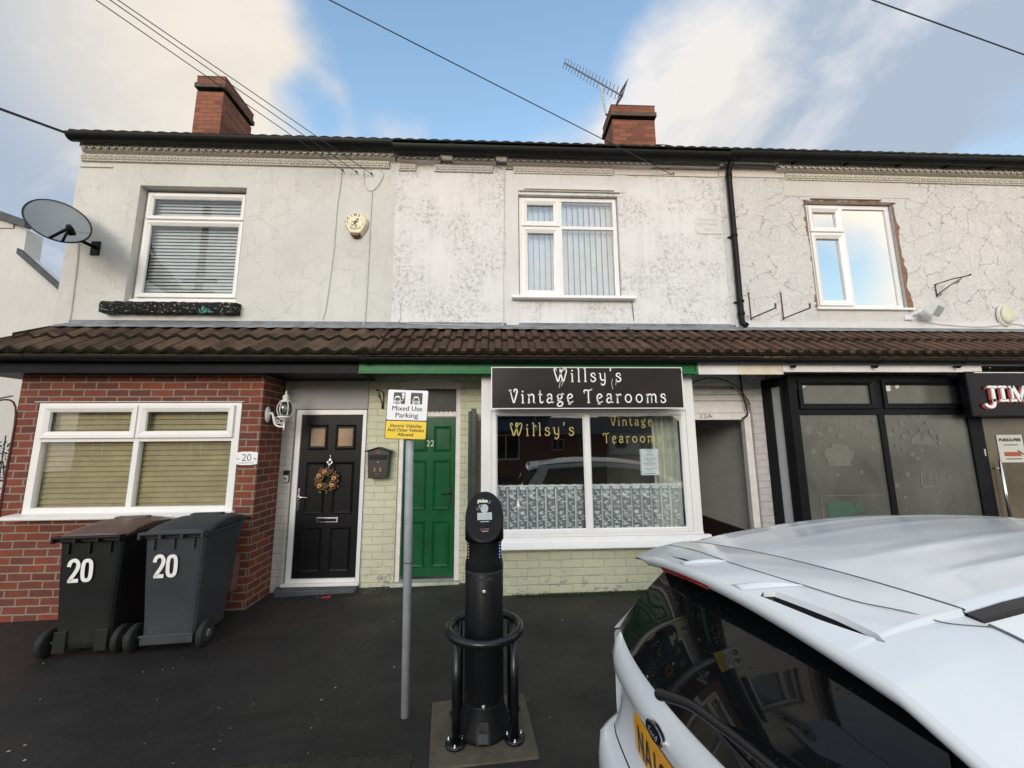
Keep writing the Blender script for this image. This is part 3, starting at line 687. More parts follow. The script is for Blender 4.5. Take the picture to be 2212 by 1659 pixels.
# upper window
x0, x1, z0, z1 = win; y = W+.10; zt = z1-.06-.36
m = frame_mb(x0+.015, x1-.015, z0+.03, z1-.03, y, .05, .06, [(x0+.065, x1-.065, zt-.03, zt+.02)])
sash(m, x0+.055, x1-.055, zt+.005, z1-.07, y, .055, .03); sash(m, x0+.055, x1-.055, z0+.085, zt-.02, y, .06, .03)
m.box(x0+.005, x1-.005, y-.05, y, z0+.005, z0+.05)
wf = m.build('window', 'white_upvc', h20, bevel=.004)
pane(wf, x0+.10, x1-.10, zt+.05, z1-.11, y+.01, 'glass_upper'); pane(wf, x0+.10, x1-.10, z0+.13, zt-.07, y+.01, 'glass_upper')
m = MB(); zz = z0+.1
while zz < z1-.08:
    m.quad((x0+.08, y+.075, zz), (x1-.08, y+.075, zz), (x1-.08, y+.095, zz+.040), (x0+.08, y+.095, zz+.040)); zz += .046
m.build('venetian_blind', 'blind_grey', wf, fixn=False); room(h20, x0, x1, z0, z1, y+.1, y+1.5)
m = MB(); n = 40; k = [random.uniform(-.006, .006) for _ in range(50)]; a0, a1 = -4.73, -3.15
m.grid([[(a0+(a1-a0)*i/n, yy, 3.155+zz+k[(i*3+j*7) % 50]) for i in range(n+1)] for j, (yy, zz) in enumerate(((W, -.0), (4.745, 0), (4.735, .05), (4.735, .095), (4.75, .135), (W+.10, .155)))], smooth=False)
m.quad((a0, W, 3.155), (a0, 4.74, 3.155), (a0, 4.74, 3.28), (a0, W, 3.30)); m.quad((a1, W, 3.155), (a1, 4.74, 3.155), (a1, 4.74, 3.28), (a1, W, 3.30))
m.build('window_sill', 'flaking_sill', h20, fixn=False)
m = MB(); m.box(x0, x1, W+.02, W+.12, 3.30, 3.335); m.build('sub_sill', 'black_gutter', h20)
# lean-to
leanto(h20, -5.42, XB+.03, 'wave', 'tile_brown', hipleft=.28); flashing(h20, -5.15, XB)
gutter(h20, -5.45, -1.42, 4.135, 2.476, .05, 'lower_gutter', joints=(-1.5,), brk=(-4.75, -3.9, -3.1, -2.3))
m = MB(); m.box(-5.45, -1.46, 4.215, 4.235, 2.345, 2.52); m.box(-5.45, -1.46, 4.20, 4.2145, 2.318, 2.345); m.box(-5.45, -1.46, 4.236, W-.002, 2.330, 2.344)
m.build('fascia', 'black_upvc', h20)
m = MB(); m.box(-5.40, -4.6, 4.17, 4.20, 2.475, 2.515); m.build('verge_mortar', 'moulding_paint', h20)
# brick bay
m = MB(); bw = (-4.845, -2.735, .865, 2.035)
wall_with_holes(m, -5.06, -2.53, -.4, 2.34, B, [bw], .06)
m.quad((-2.53, B, -.4), (-2.53, W, -.4), (-2.53, W, 2.34), (-2.53, B, 2.34)); m.quad((-5.06, B, -.4), (-5.06, B, 2.34), (-5.06, W+.5, 2.34), (-5.06, W+.5, -.4))
m.build('bay_wall', 'red_brick', h20, fixn=False)
x0, x1, z0, z1 = bw; y = B-.005; xm = -3.80; zt = 1.655
m = frame_mb(x0+.01, x1-.01, z0, z1-.012, y, .075, .065, [(xm-.028, xm+.028, z0+.075, z1-.087), (x0+.085, xm-.028, zt-.045, zt+.012), (xm+.028, x1-.085, zt-.045, zt+.012)])
sash(m, x0+.07, xm-.008, zt-.005, z1-.04, y, .07, .028); sash(m, xm+.008, x1-.07, zt-.005, z1-.04, y, .07, .028)
wf = m.build('bay_window', 'white_upvc', h20, bevel=.004)
for a, b in ((x0+.09, xm-.03), (xm+.03, x1-.09)):
    pane(wf, a, b, z0+.075, zt-.045, y+.035, 'glass'); pane(wf, a+.04, b-.04, zt+.06, z1-.10, y+.025, 'glass')
m = MB(); m.prism([(4.27, .868), (4.27, .842), (4.285, .832), (B+.05, .832), (B+.05, .892), (4.30, .878)], lambda a, b: (x0-.06, a, b), lambda a, b: (x1+.02, a, b)); m.build('window_sill', 'white_upvc', wf, bevel=.003)
m = MB(); m.box(x0-.03, x1+.02, B-.02, B-.001, z1-.004, z1+.004); m.build('lintel_trim', 'wire_white', wf)
for a, b in ((x0+.05, xm-.01), (xm+.01, x1-.05)):
    m = MB(); zz = z0+.05
    while zz < z1-.06:
        m.quad((a, B+.068, zz), (b, B+.068, zz), (b, B+.082, zz+.052), (a, B+.082, zz+.052)); zz += .055
    m.build('roller_blind', 'blind_olive', wf, fixn=False)
room(h20, x0, x1, z0, z1, B+.2, B+.4)
# wall round the black door
m = MB(); wall_with_holes(m, -2.53, -1.52, -.3, 2.335, W-.002, [(-2.395, -1.535, .0, 1.985)], .10)
m.build('porch_wall', 'grey_brick', h20, fixn=False)
m = MB(); m.box(-2.37, -1.535, W-.016, W-.004, 1.99, 2.33); m.build('door_head_panel', 'soffit_grey', h20)
m = MB(); m.prism([(-2.47, W), (-2.47+.06, 4.70), (-1.54, 4.70), (-1.54, W)], lambda a, b: (a, b, -.2), lambda a, b: (a, b, -.015)); m.build('doorstep', 'slate', h20, bevel=.012)
y = W+.03
m = MB(); fx0, fx1, fz0, fz1 = -2.375, -1.545, .0, 1.98
m.box(fx0, fx0+.06, y-.03, y+.03, fz0, fz1); m.box(fx1-.045, fx1, y-.03, y+.03, fz0, fz1); m.box(fx0+.06, fx1-.045, y-.029, y+.03, fz1-.06, fz1); m.box(fx0+.06, fx1-.045, y-.035, y+.03, fz0, fz0+.055); m.box(fx0-.02, fx1+.01, y-.09, y-.036, fz0-.012, fz0+.018)
dr = m.build('door_frame', 'white_upvc', h20, bevel=.004)
def panel_mould(m, a, b, c, d, y, t=.03, raise_=.012):
    o = [(a, c), (b, c), (b, d), (a, d)]; i = [(a+t, c+t), (b-t, c+t), (b-t, d-t), (a+t, d-t)]; j = [(a+t*.4, c+t*.4), (b-t*.4, c+t*.4), (b-t*.4, d-t*.4), (a+t*.4, d-t*.4)]
    for k in range(4):
        l = (k+1) % 4
        m.quad((o[k][0], y, o[k][1]), (o[l][0], y, o[l][1]), (j[l][0], y-raise_, j[l][1]), (j[k][0], y-raise_, j[k][1]))
        m.quad((j[k][0], y-raise_, j[k][1]), (j[l][0], y-raise_, j[l][1]), (i[l][0], y-.001, i[l][1]), (i[k][0], y-.001, i[k][1]))
    m.quad(*[(p[0], y-.001-raise_*.0, p[1]) for p in i])
m = MB(); lx0, lx1, lz0, lz1 = fx0+.062, fx1-.047, .057, fz1-.062
m.box(lx0, lx1, y-.012, y+.02, lz0, lz1); xm = (lx0+lx1)/2; ph = [(.12, .62), (.76, 1.36), (1.50, 1.80)]
for c, d in ph:
    for a, b in ((lx0+.085, xm-.045), (xm+.045, lx1-.075)): panel_mould(m, a, b, c, d, y-.0125, .03 if d < 1.5 else .022, .010)
dl = m.build('door', 'black_door_skin', h20, fixn=True)
for a, b in ((lx0+.085, xm-.045), (xm+.045, lx1-.075)):
    m = MB(); m.box(a+.035, b-.035, y-.02, y-.0145, 1.545, 1.755); m.build('door_pane', 'door_glass', dl)
m = MB(); m.box(xm-.12, xm+.13, y-.022, y-.013, .665, .725); m.build('letterbox', 'chrome', dl, bevel=.004)
m = MB(); m.box(xm-.10, xm+.11, y-.026, y-.0225, .68, .71); m.build('letter_flap', 'black_door_skin', dl, bevel=.003)
m = MB(); m.box(lx0+.008, lx0+.036, y-.022, y-.012, .80, 1.06); m.build('handle_plate', 'chrome', dl, bevel=.008)
m = MB(); m.tube([(lx0+.02, y-.02, .965), (lx0+.02, y-.055, .965), (lx0+.035, y-.06, .963), (lx0+.14, y-.06, .955)], .008, 8); m.build('door_handle', 'chrome', dl)
m = MB(); kx = xm+.005; kz = 1.385
m.lathe([(.0, .06), (.006, .05), (.004, .035), (.018, .02), (.026, .0), (.022, -.03), (.012, -.05), (.0, -.06)], (kx, y-.03, kz), 10); m.tube([(kx-.02, y-.03, kz+.01), (kx-.03, y-.04, kz-.03), (kx, y-.045, kz-.065), (kx+.03, y-.04, kz-.03), (kx+.02, y-.03, kz+.01)], .006, 6)
m.build('door_knocker', 'chrome', dl)

# ------------------------------------------------------------------ things fixed round number 20
m0 = thing('wreath', (xm-.02, y-.05, 1.15), 'round pine cone wreath with dried roses hanging on the black door', 'wreath')
random.seed(11); m = MB(); wx, wy, wz = xm-.012, y-.055, 1.155
for i in range(46):
    a = random.uniform(0, 6.28); r = random.uniform(.075, .125); c = Vector((wx+r*math.cos(a), wy+random.uniform(-.02, .01), wz+r*math.sin(a)))
    for j in range(5): 
        d = Vector((random.uniform(-1, 1), random.uniform(-1, .2), random.uniform(-1, 1))).normalized()
        m.ball(c+d*.012, .013, 3, (1, .6, 1))
m.build('cones', 'pine_cone', m0, fixn=False)
m = MB()
for a in (1.75, 3.9, 5.6, 2.6, .2):
    c = Vector((wx+.095*math.cos(a), wy-.03, wz+.095*math.sin(a)))
    for j in range(7): m.ball(c+Vector((.016*math.cos(j*.9), -.004*j, .016*math.sin(j*.9))), .013-.001*j, 4, (1, .5, 1))
m.build('roses', 'dry_rose', m0, fixn=False)
m = MB()
for i in range(110):
    a = random.uniform(0, 6.28); r = random.uniform(.05, .15); p = Vector((wx+r*math.cos(a), wy+random.uniform(-.02, .015), wz+r*math.sin(a))); q = Vector((random.uniform(-1, 1), random.uniform(-.4, .1), random.uniform(-1, 1))).normalized()*.03; s_ = Vector((q.z, 0, -q.x))*.25
    m.quad(p, p+q*.5+s_, p+q, p+q*.5-s_)
m.build('leaves', 'dry_leaf', m0, fixn=False)
m = MB(); m.tube([(kx, y-.04, kz-.06), (wx, wy, wz+.11)], .003, 5); m.build('cord', 'string', m0)
# lantern
lp = Vector((-2.40, B+.12, 1.92))
base = at(590, 897, B+.09); gl = at(623, 885, B-.16)
t0 = thing('wall_lantern', (base.x, B+.1, base.z), 'white coach lantern on a scrolled bracket at the corner of the brick bay', 'lantern')
c = Vector((-2.36, B+.10, 1.90))
m = MB(); m.lathe([(.0, 0), (.052, .004), (.05, .016), (.03, .022), (.02, .03), (0, .032)], (-2.53, B+.10, 1.90), 18, (1, 0, 0)); bp = m.build('wall_plate', 'white_metal', t0); bp.scale = (1, 1, 1)
for v in bp.data.vertices: v.co.z = (v.co.z-(1.90-base.z))*1.75+(1.90-base.z)
m = MB(); arm = cr([(-2.50, B+.10, 1.91), (-2.47, B+.10, 1.91), (-2.455, B+.10, 1.86), (-2.43, B+.10, 1.79), (-2.38, B+.10, 1.765), (-2.335, B+.10, 1.77)], 6); m.tube(arm, .011, 8)
def spiral(cx, cz, r, a0, turns, n=14): return [(cx+r*(1-k/n*.75)*math.cos(a0+turns*6.28*k/n), B+.10, cz+r*(1-k/n*.75)*math.sin(a0+turns*6.28*k/n)) for k in range(n+1)]
m.tube(spiral(-2.405, 1.815, .028, 3.6, -1.3), .005, 6); m.tube(spiral(-2.44, 1.855, .022, 3.6, -1.3), .004, 6); m.tube(spiral(-2.365, 1.800, .018, 3.2, -1.2), .004, 6)
m.build('bracket', 'white_metal', t0)
lx, ly, lz = -2.335, B+.10, 1.80
m = MB(); m.lathe([(0, -.075), (.010, -.07), (.006, -.055), (.014, -.04), (.010, -.03), (.013, .03), (.05, .045), (.062, .06), (.075, .068), (.075, .078), (.055, .082), (0, .083)], (lx, ly, lz+.0), 12)
m.build('cup', 'white_metal', t0)
bp_ = [(.055, .085), (.074, .13), (.078, .165), (.070, .205), (.052, .235)]
m = MB(); m.lathe(bp_, (lx, ly, lz), 18); m.build('globe', 'glass_smoke', t0)
m = MB()
for k in range(6):
    a = k*math.pi/3+.3; m.tube([(lx+(r+.003)*math.cos(a), ly+(r+.003)*math.sin(a), lz+h) for r, h in cr(bp_, 3)], .0055, 6)
m.lathe([(.056, .235), (.062, .238), (.062, .248), (.034, .262), (.032, .29), (.038, .293), (.03, .31), (.012, .325), (.010, .335), (.014, .345), (.006, .36), (0, .375)], (lx, ly, lz), 12)
m.build('cage', 'white_metal', t0)
m = MB(); m.ball((lx, ly, lz+.15), .03, 6, (1, 1, 1.2)); m.build('bulb', 'lamp_cream', t0)
# house number plate 20
p = at(533, 990, B-.02); t0 = thing('number_plate', (p.x, B-.02, p.z), 'clear curved door number plate reading 20 beside the bay window', 'number plate')
m = MB(); pl = []
w_, h_ = .112, .060
pl = cr([(-w_, -h_), (0, -h_-.012), (w_, -h_), (w_+.004, 0), (w_, h_), (0, h_+.012), (-w_, h_), (-w_-.004, 0)], 1, True)
m.xz([(p.x+a, p.z+b) for a, b in [(-w_, -h_), (-.05, -h_-.01), (.05, -h_-.01), (w_, -h_), (w_, h_), (.05, h_+.01), (-.05, h_+.01), (-w_, h_)]], B-.022, B-.016); m.build('plate', 'white_sign', t0)
m = MB(); m.text('20', plane(p.x, p.z-.028, B-.0235), h=.078, bold=-.012); m.text('Lutterworth Road', plane(p.x, p.z-.052, B-.0235), w=.15, h=.012); m.build('numerals', 'black_letter', t0, fixn=False)
m = MB(); [m.lathe([(.011, 0), (.011, .008), (0, .009)], (p.x+s_*.088, B-.022, p.z), 10, (0, -1, 0)) for s_ in (-1, 1)]; m.build('studs', 'chrome', t0)
# doorbell
p = at(618, 1029, W-.02); t0 = thing('video_doorbell', (p.x, W, p.z), 'small black and grey video doorbell on the white painted brick', 'doorbell')
m = MB(); m.box(p.x-.034, p.x+.034, W-.028, W-.002, p.z-.068, p.z+.068); m.build('case', 'black_letter', t0, bevel=.006)
m = MB(); m.box(p.x-.032, p.x+.032, W-.031, W-.0285, p.z-.065, p.z+.012); f_ = m.build('face', 'galvanised', t0, bevel=.002)
m = MB(); m.lathe([(.017, 0), (.017, .004), (.012, .005), (0, .005)], (p.x, W-.031, p.z-.018), 16, (0, -1, 0)); m.build('button', 'chrome', f_)
m = MB(); m.lathe([(.009, 0), (.008, .004), (0, .006)], (p.x, W-.028, p.z+.04), 14, (0, -1, 0)); m.build('camera_lens', 'sign_panel', t0)
# alarm box
p = at(771, 487, W-.02); q = at(768, 487, W)
t0 = thing('alarm_box', (p.x, W, p.z), 'cream bell shaped burglar alarm box with CRIME PROTECTED lettering', 'alarm')
m = MB(); hexa = [(-.085, .155), (.085, .155), (.150, .075), (.150, -.01), (.075, -.150), (-.075, -.150), (-.150, -.01), (-.150, .075)]
m.prism([(p.x+a, p.z+b) for a, b in hexa], lambda a, b: (a, W-.005, b), lambda a, b: (p.x+(a-p.x)*.86, W-.075, p.z+(b-p.z)*.86)); cs = m.build('case', 'alarm_cream', t0, bevel=.012)
m = MB(); m.prism([(p.x-.062, p.z-.135), (p.x+.062, p.z-.135), (p.x+.040, p.z-.175), (p.x-.040, p.z-.175)], lambda a, b: (a, W-.008, b), lambda a, b: (a, W-.07, b+.004)); m.build('strobe', 'dark_red', t0, bevel=.008)
m = MB(); F_ = W-.0765
def arcword(word, r, a0, da, h, cx, cz, flip=1):
    for i, ch in enumerate(word):
        a = a0+i*da; m.text(ch, plane(cx+r*math.cos(a), cz+r*math.sin(a), F_, a-math.pi/2 if flip > 0 else a+math.pi/2), h=h, bold=.02)
arcword('CRIME', .095, R(172), R(-27), .034, p.x-.005, p.z+.005); arcword('PROTECTED', .105, R(228), R(10.5), .020, p.x, p.z+.015, -1)
P_ = plane(p.x-.005, p.z-.01, F_)
m.disc(.028, .062, .015, P_, 10); m.poly([(.02, .045), (.0, .05), (-.02, .01), (-.005, -.01), (.022, .015)], P_); m.ribbon([(.0, -.005), (.02, -.02), (.005, -.05)], .014, P_); m.ribbon([(-.012, .0), (-.03, -.025), (-.05, -.012)], .012, P_); m.ribbon([(.012, .04), (.035, .025), (.045, .04)], .010, P_); m.ribbon([(-.005, .04), (-.03, .03), (-.045, .01)], .009, P_)
m.build('lettering', 'black_letter', t0, fixn=False)
m = MB(); [m.lathe([(.006, 0), (.005, .005), (0, .006)], (p.x+s_*.092, F_, p.z-.012), 8, (0, -1, 0)) for s_ in (-1, 1)]; m.build('screws', 'dark_red', t0)
# satellite dish
dc = at(124, 475, 4.42); t0 = thing('satellite_dish', (-5.0, W, 3.98), 'grey mesh satellite dish on the left corner of the rendered wall', 'satellite dish')
ctr = at(124, 475, 4.40); ea = at(197, 503, 4.40)-ctr; eb = at(139, 440, 4.66)-ctr; nd = ea.cross(eb).normalized()
if nd.y > 0: nd = -nd
m = MB(); rows = []
for i in range(9):
    r = i/8; rows.append([tuple(ctr - nd*.085*(1-r*r) + ea*r*math.cos(2*math.pi*k/40) + eb*r*math.sin(2*math.pi*k/40)) for k in range(41)])
m.grid(rows); m.build('reflector', 'mesh_dish', t0, solid=.004, fixn=False)
m = MB(); m.tube([tuple(ctr + ea*math.cos(2*math.pi*k/40) + eb*math.sin(2*math.pi*k/40)) for k in range(41)], .008, 6, cap=False); m.build('rim', 'black_upvc', t0)
lnb = at(150, 492, 4.08)
m = MB(); m.tube([tuple(ctr - eb*.97), tuple(lnb)], .014, 8); m.build('feed_arm', 'black_upvc', t0)
m = MB(); m.tube([tuple(lnb-nd*.07), tuple(lnb-nd*.01), tuple(lnb+nd*.03)], .03, 10, rs=[.036, .033, .02]); m.tube([tuple(lnb), tuple(lnb+Vector((-.07, .02, -.15)))], .012, 8); m.build('receiver', 'black_upvc', t0)
m = MB(); bk = ctr - nd*.09; m.tube([tuple(bk), tuple(bk - nd*.05), (-4.98, W-.02, 4.02)], .02, 8); m.box(-5.03, -4.93, W-.02, W-.002, 3.92, 4.10)
for s_ in (-.07, .07): m.tube([tuple(bk+ea*s_*2), (-4.98, W-.02, 4.02)], .008, 6)
m.build('mount', 'black_upvc', t0)

# ------------------------------------------------------------------ house number 22, the tearooms
h22 = thing('tearoom_house', (.9, W, 0), 'middle terrace with mouldy white render over a green and white tearoom shopfront', 'house')
win2 = (.322, 1.672, 3.41, 4.875)
m = MB(); wall_with_holes(m, XB, XC-.05, 2.3, ZT, W-.004, [win2], .09); m.quad((XB, W-.004, 2.3), (XB, W, 2.3), (XB, W, ZT), (XB, W-.004, ZT)); m.build('wall', 'render_mouldy', h22, fixn=False)
m = MB(); a, b, c, d = .155, 1.835, 4.935, 5.185
m.xz([(.155, 3.05), (.315, 3.05), (.315, 4.92), (1.68, 4.92), (1.80, 4.93), (1.80, 5.19), (.155, 5.19)], W-.012, W-.0045)
m.build('window_surround', 'render_pale', h22, bevel=.006)
m = MB(); m.box(.33, 1.70, W-.03, W-.0125, 4.915, 4.93); m.box(.40, 1.62, W-.05, W-.0125, 4.93, 4.95); m.build('drip_mould', 'moulding_paint', h22, bevel=.004)
cornice(h22, [(-1.28, -.72, 1, (-1.28, -1.05)), (-.70, -.62, 0, None), (-.56, .02, 1, (-.80, -.02)), (.17, 1.55, 1, (.26, 1.62)), (1.55, 2.15, 1, None)], 'moulding_paint', -.03)
m = MB(); m.box(2.15, 3.10, W-.075, W-.005, 5.30, 5.36); m.box(1.64, 3.10, W-.02, W-.005, 5.19, 5.28); m.box(2.15, 3.10, W-.10, W-.005, 5.361, 5.45); m.box(-1.0, 3.1, W-.04, W-.005, 5.45, 5.49); m.build('plain_cornice', 'moulding_paint', h22, bevel=.004)
rf = main_roof(h22, XB, XC)
chimney(rf, 2.22, 3.03, 6.5, 7.05, 6.55, 7.88)
gutter(h22, XB, XC, 4.665, 5.385, .080, joints=(-.55,), brk=(.35, 1.3, 2.3))
m = MB(); m.box(XB, XC, 4.70, W-.006, 5.455, 5.475); m.build('soffit', 'black_gutter', h22)
x0, x1, z0, z1 = win2; y = W+.045; xm = x0+.545; zt = z1-.43
m = frame_mb(x0+.01, x1-.01, z0+.02, z1-.012, y, .05, .06, [(xm-.01, xm+.045, z0+.07, z1-.062), (x0+.06, xm-.01, zt-.04, zt+.01), (xm+.045, x1-.06, zt-.035, zt+.01)])
sash(m, x0+.045, xm+.005, zt-.005, z1-.045, y, .075, .028); sash(m, x0+.045, xm+.005, z0+.055, zt-.025, y, .075, .028)
wf = m.build('window', 'white_upvc', h22, bevel=.004)
for a, b, c, d in ((x0+.11, xm-.06, zt+.06, z1-.11), (x0+.11, xm-.06, z0+.12, zt-.09), (xm+.04, x1-.055, zt+.005, z1-.057), (xm+.04, x1-.055, z0+.065, zt-.03)): pane(wf, a, b, c, d, y+.02, 'glass_blue')
m = MB(); xx = x0+.06
while xx < x1-.06: m.quad((xx, y+.10, z0+.06), (xx+.072, y+.125, z0+.06), (xx+.072, y+.125, z1-.06), (xx, y+.10, z1-.06)); xx += .078
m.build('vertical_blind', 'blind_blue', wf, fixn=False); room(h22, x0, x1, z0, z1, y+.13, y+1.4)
m = MB(); m.prism([(W+.05, z0+.035), (W-.09, z0+.02), (W-.10, z0-.02), (W-.085, z0-.025), (W+.05, z0-.02)], lambda a, b: (x0-.10, a, b), lambda a, b: (x1+.15, a, b)); m.build('window_sill', 'white_upvc', wf, bevel=.004)
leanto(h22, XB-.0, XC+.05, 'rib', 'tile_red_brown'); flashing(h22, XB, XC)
gutter(h22, -1.42, XC, 4.135, 2.468, .046, 'lower_gutter', joints=(-1.36,), brk=(-.28, .55, 1.43, 2.3))
m = MB(); m.box(-1.455, 2.235, 4.215, 4.238, 2.335, 2.50); m.box(-1.455, 2.235, 4.200, 4.2145, 2.312, 2.336); m.box(-1.455, 3.2, 4.24, W-.006, 2.42, 2.43); m.box(2.236, 2.262, 4.20, 4.30, 2.31, 2.47)
m.build('fascia', 'green_paint', h22, bevel=.004)
m = MB(); m.box(2.264, 2.73, 4.212, 4.24, 2.335, 2.462); m.box(2.264, 2.73, 4.198, 4.2115, 2.305, 2.334); m.build('passage_fascia', 'white_fascia', h22, bevel=.003)
m = MB(); m.box(2.731, 3.235, 4.212, 4.24, 2.335, 2.462); m.box(2.731, 3.235, 4.198, 4.2115, 2.305, 2.334); m.build('passage_fascia', 'cream_fascia', h22, bevel=.003)
# front wall round the green door
gx0, gx1 = -1.155, -.415; dz0 = .0
m = MB(); wall_with_holes(m, -1.52, -.12, -.3, 2.43, W-.006, [(gx0, gx1, -.02, 2.30)], .14); m.build('door_wall', 'green_brick', h22, fixn=False)
m = MB(); ar = [(gx0-.01, 2.285)] + [(gx0+(gx1-gx0)*k/12, 2.295+.065*math.sin(math.pi*k/12)) for k in range(13)] + [(gx1+.01, 2.285)]
m.grid([[(gx0-.02+(gx1-gx0+.04)*k/16, W-.010, 2.28) for k in range(17)], [(gx0-.02+(gx1-gx0+.04)*k/16, W-.010, 2.292+.07*math.sin(math.pi*k/16)) for k in range(17)], [(gx0-.02+(gx1-gx0+.04)*k/16, W+.01, 2.296+.07*math.sin(math.pi*k/16)) for k in range(17)]], smooth=False); m.build('door_arch', 'aged_white_paint', h22)
y = W+.07
m = MB(); t_ = .055
m.box(gx0, gx0+t_, y-.05, y+.05, -.02, 2.30); m.box(gx1-t_, gx1, y-.05, y+.05, -.02, 2.30); m.box(gx0+t_, gx1-t_, y-.049, y+.05, 2.24, 2.30); m.box(gx0+t_, gx1-t_, y-.051, y+.05, 1.895, 1.955)
df = m.build('door_frame', 'aged_white_paint', h22, bevel=.005)
m = MB(); 
for k in range(11): m.box(gx0+.09+k*.055, gx0+.098+k*.055, y-.056, y-.0515, 1.935, 1.96)
m.build('dentils', 'black_letter', df)
m = MB(); m.box(gx0+t_, gx1-t_, y, y+.006, 1.955, 2.24); m.build('fanlight', 'fan_glass', df)
m = MB(); lx0, lx1 = gx0+t_+.003, gx1-t_-.003; yl = y+.005; m.box(lx0, lx1, yl, yl+.035, .035, 1.89); xm = (lx0+lx1)/2
for c, d in ((.13, .66), (.78, 1.37), (1.47, 1.78)):
    for a, b in ((lx0+.06, xm-.04), (xm+.04, lx1-.06)): panel_mould(m, a, b, c, d, yl-.0005, .035, .013)
dl = m.build('door', 'green_door_paint', h22)
m = MB(); m.text('22', plane(xm, 1.535, yl-.0035), h=.075, bold=-.014); m.build('door_numerals', 'white_letter', dl, fixn=False)
m = MB(); m.box(lx1-.075, lx1-.045, yl-.012, yl-.001, .86, 1.04); m.tube([(lx1-.06, yl-.01, .98), (lx1-.06, yl-.05, .98), (lx1-.07, yl-.055, .978), (lx1-.16, yl-.055, .972)], .008, 8); m.build('door_handle', 'black_letter', dl)
m = MB(); m.box(gx0-.03, gx1+.02, W-.05, W+.10, -.2, .0); m.build('doorstep', 'step_paint', h22, bevel=.012)
# tearoom bay
bx0, bx1 = -.13, 2.25
m = MB(); m.box(bx0, bx1-.0, B, W, -.3, .47); m.build('stall_riser', 'green_brick', h22, bevel=.008)
m = MB(); m.box(-.145, -.035, B-.02, B+.09, .57, 2.335); m.box(2.175, 2.275, B-.02, B+.09, .57, 2.335); m.box(-.030, -.012, B-.032, B-.0, 1.925, 2.335); m.box(2.160, 2.172, B-.028, B-.0, 1.925, 2.335)
m.box(-.03, 2.172, B-.01, B+.06, 1.935, 2.42)
m.build('shopfront_post', 'white_upvc', h22, bevel=.004)
m = MB(); y = B; xm = 1.035; z0, z1 = .60, 1.93
m.box(-.034, .02, y-.012, y+.05, z0, z1); m.box(2.12, 2.174, y-.012, y+.05, z0, z1); m.box(.02, 2.12, y-.011, y+.05, z1-.05, z1); m.box(.02, 2.12, y-.011, y+.05, z0, z0+.035); m.box(xm-.03, xm+.03, y-.016, y+.05, z0+.035, z1-.05)
m.box(-.034, 2.174, y-.030, y-.012, z1-.008, z1+.010)
for a, b in ((.02, xm-.03), (xm+.03, 2.12)):
    m.quad((a, y-.012, z0+.035), (a+.014, y+.012, z0+.049), (a+.014, y+.012, z1-.064), (a, y-.012, z1-.05)); m.quad((b, y-.012, z0+.035), (b-.014, y+.012, z0+.049), (b-.014, y+.012, z1-.064), (b, y-.012, z1-.05))
    m.quad((a, y-.012, z1-.05), (b, y-.012, z1-.05), (b-.014, y+.012, z1-.064), (a+.014, y+.012, z1-.064)); m.quad((a, y-.012, z0+.035), (b, y-.012, z0+.035), (b-.014, y+.012, z0+.049), (a+.014, y+.012, z0+.049))
sw = m.build('shop_window', 'white_upvc', h22, bevel=.003)
for a, b in ((.03, xm-.035), (xm+.035, 2.11)): pane(sw, a, b, z0+.04, z1-.055, y+.014, 'glass_shop')
m = MB(); m.prism([(B-.13, .505), (B-.145, .50), (B-.15, .478), (B-.135, .470), (B+.02, .470), (B+.02, .57), (B-.03, .57), (B-.035, .525)], lambda a, b: (-.17, a, b), lambda a, b: (2.36, a, b)); m.box(-.15, 2.28, B-.026, B+.05, .571, .599)
m.build('window_sill', 'white_upvc', sw, bevel=.004)
# bay return beside the passage: post, side glass
m = MB(); m.box(2.20, 2.26, B+.09, W, .47, .60); m.box(2.20, 2.26, B+.09, W, 1.90, 2.42); m.box(2.20, 2.26, W-.06, W-.001, .601, 1.899); m.build('side_frame', 'white_upvc', h22, bevel=.003)
m = MB(); m.box(2.228, 2.234, B+.09, W-.06, .60, 1.90); m.build('side_pane', 'glass', h22)
m = MB(); m.box(-.13, -.05, B+.09, W, .47, 2.42); m.build('side_panel', 'aged_white_paint', h22)
# interior of the tearoom with its side walls and drapes
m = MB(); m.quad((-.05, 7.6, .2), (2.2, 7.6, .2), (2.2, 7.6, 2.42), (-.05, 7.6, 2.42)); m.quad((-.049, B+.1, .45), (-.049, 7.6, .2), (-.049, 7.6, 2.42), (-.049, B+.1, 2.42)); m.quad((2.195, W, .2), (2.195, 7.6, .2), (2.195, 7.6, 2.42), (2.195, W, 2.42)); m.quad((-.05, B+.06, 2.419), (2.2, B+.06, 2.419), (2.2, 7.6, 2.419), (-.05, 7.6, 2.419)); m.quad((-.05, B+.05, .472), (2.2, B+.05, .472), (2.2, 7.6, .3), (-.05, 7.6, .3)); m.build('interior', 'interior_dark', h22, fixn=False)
m = MB()
def drape(m, x0, x1, y, z0, z1, amp, k):
    n = 60; m.grid([[(x0+(x1-x0)*i/n, y+amp*math.sin(k*i/n*6.28)+.3*amp*math.sin(2.3*k*i/n*6.28+z), z) for i in range(n+1)] for z in (z0, (z0+z1)/2, z1)])
drape(m, 1.90, 2.17, B+.30, .5, 1.93, .03, 4); m.build('side_curtain', 'curtain_pale', h22, fixn=False)
m = MB(); px_ = at(1157, 905, B+.4); m.tube([(px_.x, B+.45, 2.4), (px_.x, B+.45, 1.80)], .004, 6); m.lathe([(.012, .0), (.03, -.03), (.032, -.06), (.022, -.10), (.006, -.13)], (px_.x, B+.45, 1.82), 12); m.build('pendant_lamp', 'glass_mirror', h22)
